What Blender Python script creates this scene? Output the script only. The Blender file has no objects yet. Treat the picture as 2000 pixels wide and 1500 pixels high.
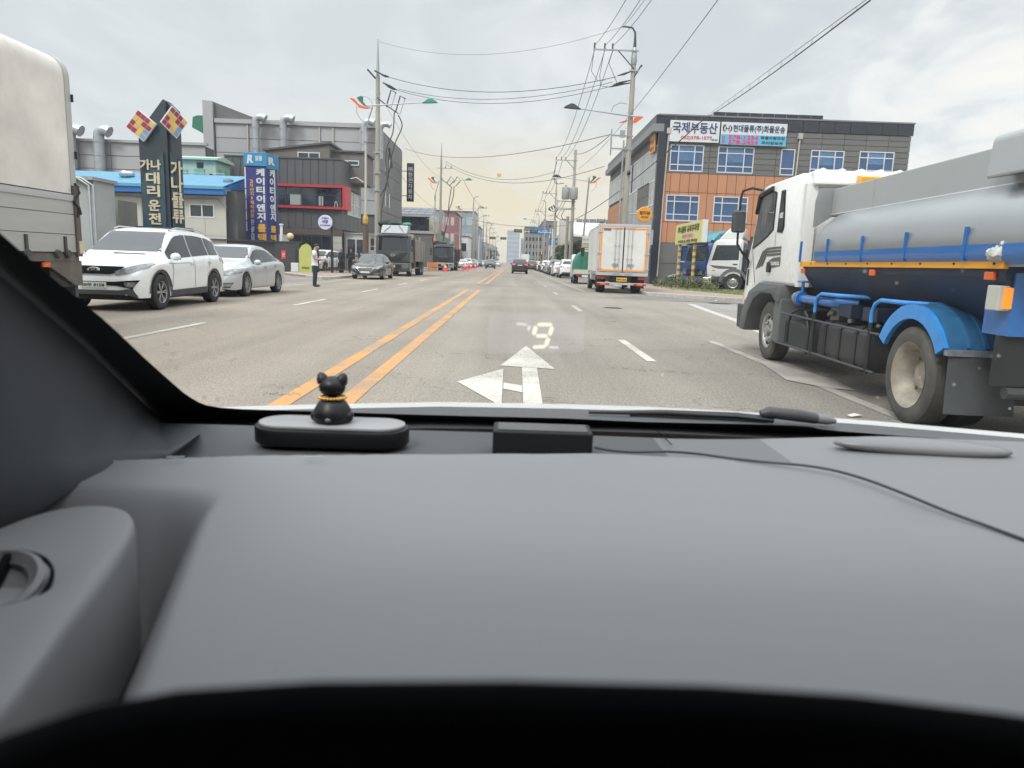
import bpy, bmesh, math, random
from mathutils import Vector, Matrix
from mathutils.bvhtree import BVHTree
from mathutils.geometry import delaunay_2d_cdt
R=math.radians
random.seed(7)
scene=bpy.context.scene
COL=scene.collection
# ---------------------------------------------------------------- camera
FPX=1387.0; CAMH=1.25
_f=Vector((0,237/FPX,-1)).normalized()
_x=Vector((1,-.035,0)); _x=(_x-_x.dot(_f)*_f).normalized()
_z=_x.cross(_f)
ROT=Matrix((_x,_f,_z))
cd=bpy.data.cameras.new('camera'); cam=bpy.data.objects.new('camera',cd); COL.objects.link(cam)
cam.matrix_world=Matrix.Translation((0,0,CAMH))@ROT.to_4x4()
cd.sensor_width=36; cd.lens=FPX/2000*36; cd.clip_start=.02; cd.clip_end=4000
cd.dof.use_dof=True; cd.dof.focus_distance=14; cd.dof.aperture_fstop=6.6
scene.camera=cam
# ---------------------------------------------------------------- sky, sun, exposure
SUN_AZ=R(215); SUN_EL=R(48)
world=bpy.data.worlds.new('World'); scene.world=world; world.use_nodes=True
nt=world.node_tree; nt.nodes.clear()
def N(t,**k):
    n=nt.nodes.new(t)
    for a,b in k.items():
        if a.startswith('i_'): n.inputs[int(a[2:])].default_value=b
        else: setattr(n,a,b)
    return n
def LK(a,b): nt.links.new(a,b)
def M(op,a,b=None,clamp=False):
    n=N('ShaderNodeMath',operation=op,use_clamp=clamp)
    for i,v in enumerate((a,b)):
        if v is None: continue
        if isinstance(v,(int,float)): n.inputs[i].default_value=v
        else: LK(v,n.inputs[i])
    return n.outputs[0]
def ramp(v,a,b,c=0.,d=1.,interp='SMOOTHSTEP'):
    n=N('ShaderNodeMapRange',interpolation_type=interp)
    LK(v,n.inputs[0])
    for i,q in enumerate((a,b,c,d)): n.inputs[i+1].default_value=q
    return n.outputs[0]
def mixc(f,a,b):
    n=N('ShaderNodeMix',data_type='RGBA')
    if isinstance(f,float): n.inputs[0].default_value=f
    else: LK(f,n.inputs[0])
    for i,v in ((6,a),(7,b)):
        if isinstance(v,tuple): n.inputs[i].default_value=v+(1,)
        else: LK(v,n.inputs[i])
    return n.outputs[2]
tc=N('ShaderNodeTexCoord'); sep=N('ShaderNodeSeparateXYZ'); LK(tc.outputs['Generated'],sep.inputs[0])
dx,dy,dz=sep.outputs
zc=M('MAXIMUM',dz,0.)
inv=M('DIVIDE',1.,M('ADD',zc,.14))
cmb=N('ShaderNodeCombineXYZ'); LK(M('MULTIPLY',dx,inv),cmb.inputs[0]); LK(M('MULTIPLY',dy,inv),cmb.inputs[1])
def noise(scale,detail,dist,off=0.):
    mp=N('ShaderNodeMapping'); LK(cmb.outputs[0],mp.inputs[0]); mp.inputs[1].default_value=(off,off*.7,off*.3); mp.inputs[3].default_value=(1.,.62,1.)
    n=N('ShaderNodeTexNoise'); LK(mp.outputs[0],n.inputs[0]); n.inputs['Scale'].default_value=scale; n.inputs['Detail'].default_value=detail; n.inputs['Roughness'].default_value=.55; n.inputs['Distortion'].default_value=dist
    return n.outputs[0]
n1=noise(.7,7,.6,3.1); n2=noise(2.1,9,.9,7.7)
cl=M('ADD',M('MULTIPLY',n1,.5),M('MULTIPLY',n2,.5))
rightish=ramp(dx,.05,.55)
cl=M('ADD',cl,M('MULTIPLY',rightish,.05))
f=ramp(cl,.44,.60)
f=M('ADD',M('MULTIPLY',f,ramp(dx,-.35,.35,.35,.95)),ramp(dx,-.35,.35,.16,.0))
cloud=mixc(f,(5.0,5.3,5.55),(6.7,6.8,6.75))
hi=ramp(cl,.53,.66); cloud=mixc(M('MULTIPLY',hi,M('MULTIPLY',rightish,.8)),cloud,(7.7,7.35,6.95))
# warm band low over the end of the road
ang=ramp(dy,.88,.992); el=M('MULTIPLY',ramp(dz,.22,.06),ramp(cl,.72,.46,.45,1.))
glow=M('MULTIPLY',M('MULTIPLY',ang,el),.95)
cloud=mixc(glow,cloud,(6.6,5.65,3.95))
low=M('MULTIPLY',ramp(dz,.075,.0),.6)
cloud=mixc(low,cloud,(6.2,5.95,5.3))
zen=ramp(dz,.34,.95,1.,3.6,'LINEAR')
sc=N('ShaderNodeVectorMath',operation='SCALE'); LK(cloud,sc.inputs[0]); LK(zen,sc.inputs[3])
sky=N('ShaderNodeTexSky',sky_type='NISHITA',sun_disc=False,sun_elevation=SUN_EL,sun_rotation=SUN_AZ)
tot=mixc(.94,sky.outputs[0],sc.outputs[0])
bg=N('ShaderNodeBackground'); LK(tot,bg.inputs[0]); bg.inputs[1].default_value=.1
ow=N('ShaderNodeOutputWorld'); LK(bg.outputs[0],ow.inputs[0])
sl=bpy.data.lights.new('sun','SUN'); sl.energy=1.5; sl.angle=R(16); sl.color=(1,.96,.9)
so=bpy.data.objects.new('sun',sl); COL.objects.link(so)
sd=Vector((math.sin(SUN_AZ)*math.cos(SUN_EL),math.cos(SUN_AZ)*math.cos(SUN_EL),math.sin(SUN_EL)))
so.rotation_euler=sd.to_track_quat('Z','Y').to_euler()
scene.view_settings.view_transform='Standard'; scene.view_settings.look='None'
scene.view_settings.exposure=0.5; scene.view_settings.gamma=1
scene.cycles.max_bounces=6; scene.cycles.diffuse_bounces=3; scene.cycles.glossy_bounces=3; scene.cycles.transmission_bounces=4; scene.cycles.transparent_max_bounces=10
scene.cycles.caustics_reflective=False; scene.cycles.caustics_refractive=False
# ---------------------------------------------------------------- materials
def lin(h):
    if isinstance(h,tuple): return h
    h=h.lstrip('#'); o=[]
    for i in (0,2,4):
        v=int(h[i:i+2],16)/255; o.append(v/12.92 if v<.04045 else ((v+.055)/1.055)**2.4)
    return tuple(o)
MATS={}
def mat(name,col,rough=.6,metal=0.,var=.12,vs=3.,bump=0.,bs=60.,spec=.5,coat=0.,emit=None,coord='Object',streak=False,alpha=None):
    if name in MATS: return MATS[name]
    m=bpy.data.materials.new(name); m.use_nodes=True; t=m.node_tree; b=t.nodes['Principled BSDF']
    c=lin(col)
    b.inputs['Roughness'].default_value=rough; b.inputs['Metallic'].default_value=metal
    b.inputs['Specular IOR Level'].default_value=spec; b.inputs['Coat Weight'].default_value=coat; b.inputs['Coat Roughness'].default_value=.04
    b.inputs['Base Color'].default_value=c+(1,)
    tcn=t.nodes.new('ShaderNodeTexCoord')
    if var>0:
        mp=t.nodes.new('ShaderNodeMapping'); t.links.new(tcn.outputs[coord],mp.inputs[0])
        if streak: mp.inputs[3].default_value=(1,1,.12)
        nn=t.nodes.new('ShaderNodeTexNoise'); nn.inputs['Scale'].default_value=vs; nn.inputs['Detail'].default_value=7; nn.inputs['Roughness'].default_value=.62
        t.links.new(mp.outputs[0],nn.inputs[0])
        mr=t.nodes.new('ShaderNodeMapRange'); mr.inputs[1].default_value=.3; mr.inputs[2].default_value=.7; mr.inputs[3].default_value=1-var; mr.inputs[4].default_value=1+var*.6
        t.links.new(nn.outputs[0],mr.inputs[0])
        oi=t.nodes.new('ShaderNodeObjectInfo'); m2=t.nodes.new('ShaderNodeMapRange'); m2.inputs[3].default_value=1-var*.5; m2.inputs[4].default_value=1+var*.5
        t.links.new(oi.outputs['Random'],m2.inputs[0])
        mu=t.nodes.new('ShaderNodeMath'); mu.operation='MULTIPLY'; t.links.new(mr.outputs[0],mu.inputs[0]); t.links.new(m2.outputs[0],mu.inputs[1])
        vm=t.nodes.new('ShaderNodeVectorMath'); vm.operation='SCALE'; vm.inputs[0].default_value=c; t.links.new(mu.outputs[0],vm.inputs[3])
        t.links.new(vm.outputs[0],b.inputs['Base Color'])
        rr=t.nodes.new('ShaderNodeMapRange'); rr.inputs[3].default_value=max(0,rough-.08); rr.inputs[4].default_value=min(1,rough+.1); t.links.new(nn.outputs[0],rr.inputs[0]); t.links.new(rr.outputs[0],b.inputs['Roughness'])
    if bump>0:
        n3=t.nodes.new('ShaderNodeTexNoise'); n3.inputs['Scale'].default_value=bs; n3.inputs['Detail'].default_value=4; t.links.new(tcn.outputs[coord],n3.inputs[0])
        bp=t.nodes.new('ShaderNodeBump'); bp.inputs['Strength'].default_value=bump; bp.inputs['Distance'].default_value=.02; t.links.new(n3.outputs[0],bp.inputs['Height']); t.links.new(bp.outputs[0],b.inputs['Normal'])
    if emit: b.inputs['Emission Color'].default_value=lin(col)+(1,); b.inputs['Emission Strength'].default_value=emit
    MATS[name]=m; return m
def paint(name,col,rough=.28,metal=0.): return mat('paint_'+name,col,rough,metal,var=.05,vs=1.2,coat=.6)
def sheet_glass():
    m=bpy.data.materials.new('windshield_glass'); m.use_nodes=True; t=m.node_tree; t.nodes.clear()
    o=t.nodes.new('ShaderNodeOutputMaterial'); mx=t.nodes.new('ShaderNodeMixShader'); tr=t.nodes.new('ShaderNodeBsdfTransparent'); gl=t.nodes.new('ShaderNodeBsdfGlossy')
    tr.inputs[0].default_value=(.97,.985,.975,1); gl.inputs['Roughness'].default_value=.02; mx.inputs[0].default_value=.03
    t.links.new(tr.outputs[0],mx.inputs[1]); t.links.new(gl.outputs[0],mx.inputs[2]); t.links.new(mx.outputs[0],o.inputs[0]); return m
def film(name,col,emit,alpha):
    m=bpy.data.materials.new(name); m.use_nodes=True; t=m.node_tree; t.nodes.clear()
    o=t.nodes.new('ShaderNodeOutputMaterial'); mx=t.nodes.new('ShaderNodeMixShader'); tr=t.nodes.new('ShaderNodeBsdfTransparent')
    e=t.nodes.new('ShaderNodeEmission'); e.inputs[0].default_value=lin(col)+(1,); e.inputs[1].default_value=emit; mx.inputs[0].default_value=alpha
    t.links.new(tr.outputs[0],mx.inputs[1]); t.links.new(e.outputs[0],mx.inputs[2]); t.links.new(mx.outputs[0],o.inputs[0]); return m
# ---------------------------------------------------------------- mesh building
class MB:
    def __init__(s): s.v=[]; s.f=[]; s.mi=[]; s.cur=0
    def add(s,vs,fs):
        o=len(s.v); s.v+=[tuple(v) for v in vs]; s.f+=[tuple(i+o for i in f) for f in fs]; s.mi+=[s.cur]*len(fs); return s
    def box(s,x0,x1,y0,y1,z0,z1):
        return s.add([(x0,y0,z0),(x1,y0,z0),(x1,y1,z0),(x0,y1,z0),(x0,y0,z1),(x1,y0,z1),(x1,y1,z1),(x0,y1,z1)],[(0,3,2,1),(4,5,6,7),(0,1,5,4),(1,2,6,5),(2,3,7,6),(3,0,4,7)])
    def prism(s,poly,a0,a1,axis='x'):
        n=len(poly)
        def q(p,a): return {'x':(a,p[0],p[1]),'y':(p[0],a,p[1]),'z':(p[0],p[1],a)}[axis]
        vs=[q(p,a0) for p in poly]+[q(p,a1) for p in poly]
        return s.add(vs,[tuple(range(n))[::-1],tuple(range(n,2*n))]+[(i,(i+1)%n,(i+1)%n+n,i+n) for i in range(n)])
    def tube(s,pts,r,n=8,cap=True):
        pts=[Vector(p) for p in pts]; m=len(pts); rr=r if isinstance(r,(list,tuple)) else [r]*m
        t0=(pts[1]-pts[0]).normalized(); up=Vector((0,0,1)) if abs(t0.z)<.9 else Vector((1,0,0)); vs=[]
        a=t0.cross(up).normalized()
        for i,p in enumerate(pts):
            t=(pts[min(i+1,m-1)]-pts[max(i-1,0)]).normalized(); a=(a-a.dot(t)*t).normalized(); b=t.cross(a)
            for k in range(n):
                w=2*math.pi*k/n; vs.append(p+(a*math.cos(w)+b*math.sin(w))*rr[i])
        fs=[(i*n+k,i*n+(k+1)%n,(i+1)*n+(k+1)%n,(i+1)*n+k) for i in range(m-1) for k in range(n)]
        if cap: fs+=[tuple(range(n))[::-1],tuple(range((m-1)*n,m*n))]
        return s.add(vs,fs)
    def lathe(s,prof,c=(0,0,0),axis='z',n=24,a0=0.,a1=360.):
        vs=[];full=abs(a1-a0)>=359.9; k=n if full else n+1
        for i in range(k):
            w=R(a0+(a1-a0)*i/n); cw,sw=math.cos(w),math.sin(w)
            for r,h in prof:
                v={'z':(r*cw,r*sw,h),'x':(h,r*cw,r*sw),'y':(r*cw,h,r*sw)}[axis]; vs.append((v[0]+c[0],v[1]+c[1],v[2]+c[2]))
        m=len(prof); fs=[]
        for i in range(n):
            j=(i+1)%k
            for q in range(m-1): fs.append((i*m+q,j*m+q,j*m+q+1,i*m+q+1))
        return s.add(vs,fs)
    def ball(s,c,r,n=12):
        rx,ry,rz=r if isinstance(r,tuple) else (r,r,r)
        vs=[];fs=[]
        m=max(4,n//2)
        for i in range(m+1):
            ph=math.pi*i/m
            for k in range(n):
                th=2*math.pi*k/n; vs.append((c[0]+rx*math.sin(ph)*math.cos(th),c[1]+ry*math.sin(ph)*math.sin(th),c[2]+rz*math.cos(ph)))
        for i in range(m):
            for k in range(n): fs.append((i*n+k,(i+1)*n+k,(i+1)*n+(k+1)%n,i*n+(k+1)%n))
        return s.add(vs,fs)
    def grid(s,rows,closed=False):
        n=len(rows[0]); vs=[p for r in rows for p in r]; fs=[]
        for i in range(len(rows)-1):
            for k in range(n if closed else n-1): fs.append((i*n+k,i*n+(k+1)%n,(i+1)*n+(k+1)%n,(i+1)*n+k))
        return s.add(vs,fs)
    def quad(s,a,b,c,d): return s.add([a,b,c,d],[(0,1,2,3)])
    def mesh(s,name,smooth=None,fix=True,bevel=0):
        me=bpy.data.meshes.new(name); me.from_pydata([tuple(v) for v in s.v],[],s.f)
        me.polygons.foreach_set('material_index',s.mi)
        bm=bmesh.new(); bm.from_mesh(me)
        bmesh.ops.remove_doubles(bm,verts=bm.verts,dist=1e-5)
        bmesh.ops.dissolve_degenerate(bm,edges=bm.edges,dist=1e-6)
        if fix: bmesh.ops.recalc_face_normals(bm,faces=bm.faces)
        if bevel: 
            es=[e for e in bm.edges if len(e.link_faces)==2 and e.calc_face_angle(0)>.5]
            bmesh.ops.bevel(bm,geom=es,offset=bevel,segments=2,affect='EDGES',profile=.5,clamp_overlap=True)
        if smooth is not None:
            for fc in bm.faces: fc.smooth=True
            th=R(smooth)
            for e in bm.edges:
                if len(e.link_faces)==2 and e.calc_face_angle(0)>th: e.smooth=False
        bm.to_mesh(me); bm.free(); return me
    def build(s,name,m,parent=None,smooth=None,loc=None,bevel=0,fix=True):
        me=s.mesh(name,smooth,fix,bevel)
        for q in (m if isinstance(m,(list,tuple)) else [m]): me.materials.append(q)
        return link(name,me,parent,loc)
def link(name,me,parent=None,loc=None):
    o=bpy.data.objects.new(name,me); COL.objects.link(o)
    if parent is not None: o.parent=parent
    if loc: o.location=loc
    return o
def tag(o,label=None,cat=None,group=None,kind=None):
    for k,v in (('label',label),('category',cat),('group',group),('kind',kind)):
        if v: o[k]=v
    return o
def thing(name,label,cat,loc=(0,0,0),rz=0.,group=None):
    o=bpy.data.objects.new(name,None); COL.objects.link(o); o.location=loc; o.rotation_euler=(0,0,rz); o.empty_display_size=.2
    return tag(o,label,cat,group)
def dup(o,parent=None,top=True,cols=None):
    c=o.copy(); COL.objects.link(c); c.parent=parent
    if cols and c.type=='MESH':
        for i,sl_ in enumerate(c.material_slots):
            nm=sl_.material.name if sl_.material else ''
            if nm in cols: sl_.link='OBJECT'; sl_.material=cols[nm]
    for ch in list(o.children): dup(ch,c,False,cols)
    return c
def copy_thing(o,label,loc,rz=None,cols=None,sc=None):
    c=dup(o,None,True,cols); c['label']=label; c.location=loc
    if rz is not None: c.rotation_euler=(0,0,rz)
    if sc: c.scale=sc
    return c
CUBE={}
def slab(name,m,parent,x0,x1,y0,y1,z0,z1,label=None):
    """a box that shares one unit-cube mesh per name and material"""
    k=(name,m.name)
    if k not in CUBE:
        me=MB().box(-.5,.5,-.5,.5,-.5,.5).mesh(name); me.materials.append(m); CUBE[k]=me
    o=link(name,CUBE[k],parent); o.location=((x0+x1)/2,(y0+y1)/2,(z0+z1)/2); o.scale=(abs(x1-x0),abs(y1-y0),abs(z1-z0))
    if label: o['label']=label
    return o
def fit_text(body,w,h,bold=.012,extrude=.01,chars=None):
    cu=bpy.data.curves.new('t','FONT'); cu.body=body; cu.size=1; cu.offset=bold; cu.extrude=extrude; cu.resolution_u=3; cu.space_line=.92
    cu.align_x='CENTER'
    o=bpy.data.objects.new('t',cu); COL.objects.link(o)
    dg=bpy.context.evaluated_depsgraph_get(); me=bpy.data.meshes.new_from_object(o.evaluated_get(dg))
    vs=[v.co.copy() for v in me.vertices]; fs=[tuple(p.vertices) for p in me.polygons]
    bpy.data.objects.remove(o); bpy.data.curves.remove(cu); bpy.data.meshes.remove(me)
    x0=min(v.x for v in vs);x1=max(v.x for v in vs);y0=min(v.y for v in vs);y1=max(v.y for v in vs)
    return [((v.x-(x0+x1)/2)/(x1-x0)*w,(v.y-(y0+y1)/2)/(y1-y0)*h,v.z) for v in vs],fs
def text(body,m,parent,o,u,v,w,h,bold=.012,ext=.012,name='lettering',vertical=False):
    """lettering of width w and height h centred on o, u to the right, v up"""
    u=Vector(u).normalized(); v=Vector(v).normalized(); n=u.cross(v); o=Vector(o); mb=MB()
    items=[(body,0,0,w,h)]
    if vertical:
        cs=body.split('|'); k=len(cs); items=[(c,0,h*(.5-(i+.5)/k),w*(.45 if c in '·-' else 1),h/k*(.2 if c in '·-' else .86)) for i,c in enumerate(cs)]
    for b,cx,cy,ww,hh in items:
        vs,fs=fit_text(b,ww,hh,bold,1.)
        mb.add([o+u*(x+cx)+v*(y+cy)+n*(ext*(z+1)*.5+.002) for x,y,z in vs],fs)
    return mb.build(name,m,parent,fix=False)
def patch(bvh,poly,axis,sgn,off,step,m,name,parent,thick=0,smooth=40):
    xs=[p[0] for p in poly]; ys=[p[1] for p in poly]; pts=[];n=len(poly)
    for i in range(n):
        a=Vector(poly[i]);b=Vector(poly[(i+1)%n]); k=max(1,int((b-a).length/step))
        pts+=[a.lerp(b,j/k) for j in range(k)]
    nb=len(pts)
    def inside(x,y):
        c=False
        for i in range(n):
            x1,y1=poly[i];x2,y2=poly[(i+1)%n]
            if (y1>y)!=(y2>y) and x<(x2-x1)*(y-y1)/(y2-y1)+x1: c=not c
        return c
    x=min(xs)+step/2
    while x<max(xs):
        y=min(ys)+step/2
        while y<max(ys):
            if inside(x,y) and min((Vector((x,y))-p).length for p in pts[:nb])>step*.35: pts.append(Vector((x,y)))
            y+=step
        x+=step
    vs,es,fs,_,_,_=delaunay_2d_cdt(pts,[(i,(i+1)%nb) for i in range(nb)],[],1,1e-5)
    out=[]
    for p in vs:
        if axis=='x': o=Vector((sgn*6,p.x,p.y)); d=Vector((-sgn,0,0))
        elif axis=='y': o=Vector((p.x,sgn*9,p.y)); d=Vector((0,-sgn,0))
        else: o=Vector((p.x,p.y,9)); d=Vector((0,0,-1))
        h=bvh.ray_cast(o,d)
        if h[0] is None: h=bvh.find_nearest(Vector((o.x if axis!='x' else sgn*.8,o.y if axis!='y' else sgn*2.2,o.z)))
        nn_=h[1] if h[1] is not None else -d
        if nn_.dot(-d)<0: nn_=-nn_
        out.append(h[0]+nn_*off-d*off*.6)
    mb=MB().add(out,fs); me=mb.mesh(name,smooth,fix=False)
    for pl in me.polygons: pass
    bm=bmesh.new(); bm.from_mesh(me)
    dd={'x':Vector((sgn,0,0)),'y':Vector((0,sgn,0)),'z':Vector((0,0,1))}[axis]
    fl=[fc for fc in bm.faces if fc.normal.dot(dd)<0]
    bmesh.ops.reverse_faces(bm,faces=fl)
    if thick:
        r=bmesh.ops.solidify(bm,geom=bm.faces[:],thickness=thick)
    bm.to_mesh(me); bm.free(); me.materials.append(m)
    return link(name,me,parent)
def lerp(a,b,t): return a+(b-a)*t
def itp(tab,x):
    if x<=tab[0][0]: return tab[0][1]
    for (a,b),(c,d) in zip(tab,tab[1:]):
        if x<=c: return lerp(b,d,(x-a)/(c-a) if c>a else 1)
    return tab[-1][1]
def smoothp(pts,k=6,closed=False):
    """Catmull-Rom through points"""
    P=[Vector(p) for p in pts]; out=[]; n=len(P)
    for i in range(n if closed else n-1):
        p0=P[(i-1)%n] if closed or i>0 else P[0]; p1=P[i]; p2=P[(i+1)%n]; p3=P[(i+2)%n] if closed or i+2<n else P[-1]
        for j in range(k):
            t=j/k; out.append(.5*((2*p1)+(p2-p0)*t+(2*p0-5*p1+4*p2-p3)*t*t+(3*p1-p0-3*p2+p3)*t**3))
    if not closed: out.append(P[-1])
    return out
def at(px,py,Y):
    d=ROT@Vector(((px-1000)/FPX,-(py-750)/FPX,-1)); return Vector((0,0,CAMH))+d*(Y/d.y)
# ---------------------------------------------------------------- palette
RUB=mat('tyre_rubber',(.022,.022,.023),.75,var=.25,vs=9)
BLK=mat('black_plastic',(.018,.018,.02),.5,var=.1)
DGP=mat('dark_grey_plastic',(.055,.058,.062),.6,var=.12)
GLS=mat('tinted_glass',(.018,.022,.026),.05,var=0,spec=.9)
GLS2=mat('dark_window_glass',(.02,.028,.035),.08,var=.3,vs=.6,spec=.9)
BGL=mat('blue_window_glass',(.035,.085,.19),.12,var=.45,vs=.45,spec=.8)
CHR=mat('chrome_trim',(.62,.62,.62),.16,1.,var=0)
RIM=mat('alloy_rim',(.42,.43,.44),.32,.9,var=.1)
STR=mat('steel_rim_dusty',(.30,.27,.22),.6,.2,var=.4,vs=6)
LMP=mat('clear_lamp',(.22,.23,.235),.12,.3,var=.55,vs=11,coat=.8)
RED=mat('red_lamp',(.42,.015,.02),.2,var=.1,coat=.7)
REDL=mat('red_lamp_lit',(.8,.03,.06),.2,var=0,emit=.9)
ORL=mat('orange_lamp',(.75,.13,.02),.25,var=.1,coat=.5)
WPL=mat('white_plate',(.62,.64,.6),.5,var=.08)
YPL=mat('yellow_plate',(.72,.42,.03),.5,var=.08)
INK=mat('black_lettering',(.02,.02,.022),.5,var=0)
GALV=mat('galvanised_steel',(.36,.38,.39),.42,.55,var=.14,vs=4)
CONC=mat('pole_concrete',(.36,.34,.30),.85,var=.2,vs=2.5,bump=.2,bs=30,streak=True)
CONCW=mat('kerb_granite',(.42,.40,.37),.8,var=.18,vs=6,bump=.2)
PIPE=mat('dark_line_hardware',(.05,.055,.055),.5,var=.1)
WIR=mat('wire_black',(.055,.057,.06),.6,var=0)
# ---------------------------------------------------------------- ground, road
def asphalt(name,base,tint,crk=1.):
    m=bpy.data.materials.new(name); m.use_nodes=True; t=m.node_tree; b=t.nodes['Principled BSDF']
    def nn(k,**a):
        n=t.nodes.new(k)
        for q,v in a.items(): setattr(n,q,v)
        return n
    tcn=nn('ShaderNodeTexCoord'); P_=tcn.outputs['Object']
    def noi(sc,de,ro=.6,mp=None):
        n=nn('ShaderNodeTexNoise'); n.inputs['Scale'].default_value=sc; n.inputs['Detail'].default_value=de; n.inputs['Roughness'].default_value=ro
        if mp:
            q=nn('ShaderNodeMapping'); q.inputs[3].default_value=mp; t.links.new(P_,q.inputs[0]); t.links.new(q.outputs[0],n.inputs[0])
        else: t.links.new(P_,n.inputs[0])
        return n.outputs[0]
    def mr(v,a,b_,c,d):
        n=nn('ShaderNodeMapRange'); t.links.new(v,n.inputs[0])
        for i,q in enumerate((a,b_,c,d)): n.inputs[i+1].default_value=q
        return n.outputs[0]
    def mul(a,b_):
        n=nn('ShaderNodeMath',operation='MULTIPLY'); t.links.new(a,n.inputs[0])
        if isinstance(b_,float): n.inputs[1].default_value=b_
        else: t.links.new(b_,n.inputs[1])
        return n.outputs[0]
    big=mr(noi(.22,4),.3,.7,.86,1.1); lane=mr(noi(1.,4,.55,(.9,.035,1)),.35,.65,.84,1.10)
    fine=mr(noi(48,3,.85),.34,.66,.52,1.5); mid=mr(noi(14,5,.7),.3,.7,.86,1.12)
    v=nn('ShaderNodeTexVoronoi',feature='DISTANCE_TO_EDGE'); v.inputs['Scale'].default_value=.42; v.inputs['Randomness'].default_value=1
    wq=nn('ShaderNodeTexNoise'); wq.inputs['Scale'].default_value=2.2; wq.inputs['Detail'].default_value=5; t.links.new(P_,wq.inputs[0])
    vs=nn('ShaderNodeVectorMath',operation='SCALE'); t.links.new(wq.outputs[1],vs.inputs[0]); vs.inputs[3].default_value=.9
    va=nn('ShaderNodeVectorMath',operation='ADD'); t.links.new(P_,va.inputs[0]); t.links.new(vs.outputs[0],va.inputs[1]); t.links.new(va.outputs[0],v.inputs['Vector'])
    crack=mr(v.outputs[0],.0,.006,1-.5*crk,1.)
    cmask=mr(noi(.5,2),.45,.55,0.,1.)
    cm=nn('ShaderNodeMix'); t.links.new(cmask,cm.inputs[0]); cm.inputs[2].default_value=1.; t.links.new(crack,cm.inputs[3])
    k=mul(mul(mul(big,lane),mul(fine,mid)),cm.outputs[0])
    sx=nn('ShaderNodeSeparateXYZ'); t.links.new(P_,sx.inputs[0]); hue=mr(sx.outputs[0],.5,-3.,0,1); cmix=nn('ShaderNodeMix',data_type='RGBA'); t.links.new(hue,cmix.inputs[0]); cmix.inputs[6].default_value=base+(1,); cmix.inputs[7].default_value=tint+(1,)
    sc_=nn('ShaderNodeVectorMath',operation='SCALE'); t.links.new(cmix.outputs[2],sc_.inputs[0]); t.links.new(k,sc_.inputs[3]); t.links.new(sc_.outputs[0],b.inputs['Base Color'])
    b.inputs['Roughness'].default_value=.9; b.inputs['Specular IOR Level'].default_value=.25
    bp=nn('ShaderNodeBump'); bp.inputs['Strength'].default_value=.5; bp.inputs['Distance'].default_value=.006; t.links.new(fine,bp.inputs['Height']); t.links.new(bp.outputs[0],b.inputs['Normal'])
    MATS[name]=m; return m
ASP=asphalt('worn_asphalt',(.248,.226,.196),(.264,.228,.190))
ASP2=asphalt('patched_asphalt',(.205,.19,.17),(.225,.2,.172),.5)
YARD=asphalt('yard_concrete',(.26,.25,.235),(.24,.22,.2),1.)
def roadpaint(name,col,wear):
    m=bpy.data.materials.new(name); m.use_nodes=True; t=m.node_tree; b=t.nodes['Principled BSDF']
    tcn=t.nodes.new('ShaderNodeTexCoord')
    def noi(s,d):
        n=t.nodes.new('ShaderNodeTexNoise'); n.inputs['Scale'].default_value=s; n.inputs['Detail'].default_value=d; n.inputs['Roughness'].default_value=.7; t.links.new(tcn.outputs['Object'],n.inputs[0]); return n.outputs[0]
    def mr(v,a,b_,c,d):
        n=t.nodes.new('ShaderNodeMapRange'); t.links.new(v,n.inputs[0])
        for i,q in enumerate((a,b_,c,d)): n.inputs[i+1].default_value=q
        return n.outputs[0]
    a=mr(noi(40,5),.5-wear*.3,.62,0,1); g=mr(noi(.8,3),.4,.6,.15,1.)
    mu=t.nodes.new('ShaderNodeMath'); mu.operation='MULTIPLY'; t.links.new(a,mu.inputs[0]); t.links.new(g,mu.inputs[1])
    v=t.nodes.new('ShaderNodeTexVoronoi'); v.feature='DISTANCE_TO_EDGE'; v.inputs['Scale'].default_value=3.1; t.links.new(tcn.outputs['Object'],v.inputs['Vector'])
    ck=mr(v.outputs[0],0,.012,.8,0.); mx2=t.nodes.new('ShaderNodeMath'); mx2.operation='MAXIMUM'; t.links.new(mu.outputs[0],mx2.inputs[0]); t.links.new(ck,mx2.inputs[1])
    mx=t.nodes.new('ShaderNodeMix'); mx.data_type='RGBA'; t.links.new(mx2.outputs[0],mx.inputs[0]); mx.inputs[6].default_value=col+(1,); mx.inputs[7].default_value=(.2,.185,.165,1)
    t.links.new(mx.outputs[2],b.inputs['Base Color']); b.inputs['Roughness'].default_value=.75; MATS[name]=m; return m
YEL=roadpaint('yellow_road_paint',(.56,.27,.075),.7)
WHP=roadpaint('white_road_paint',(.55,.52,.47),.45)
WHF=roadpaint('faded_white_road_paint',(.40,.37,.33),1.0)
def sheet(name,poly,z,m,parent=None,kind=None):
    mb=MB().add([(x,y,z) for x,y in poly],[tuple(range(len(poly)))]); o=mb.build(name,m,parent,fix=False)
    if o.data.polygons[0].normal.z<0: o.data.flip_normals()
    if kind: o['kind']=kind
    return o
gm=mat('bare_earth',(.19,.165,.13),.95,var=.3,vs=.4,bump=.2,bs=8)
sheet('ground',[(-1800,-400),(1800,-400),(1800,3000),(-1800,3000)],-.03,gm,kind='structure')
road=sheet('road',[(-9.95,-60),(6.15,-60),(6.15,900),(-9.95,900)],0,ASP,kind='structure')
sheet('side_street',[(6.15,-60),(80,-60),(80,27),(9.5,28.6),(6.15,31.5)],-.006,YARD,kind='structure')
sheet('yard',[(9.4,34.5),(80,31),(80,150),(9.4,150)],-.012,YARD,kind='structure')
sheet('factory_yard',[(-9.95,-60),(-70,-60),(-70,150),(-16,150),(-16,50),(-9.95,38.6)],-.006,YARD,kind='structure')
PAV=mat('pavement_blocks',(.27,.215,.175),.9,var=.22,vs=5,bump=.2,bs=30)
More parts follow.
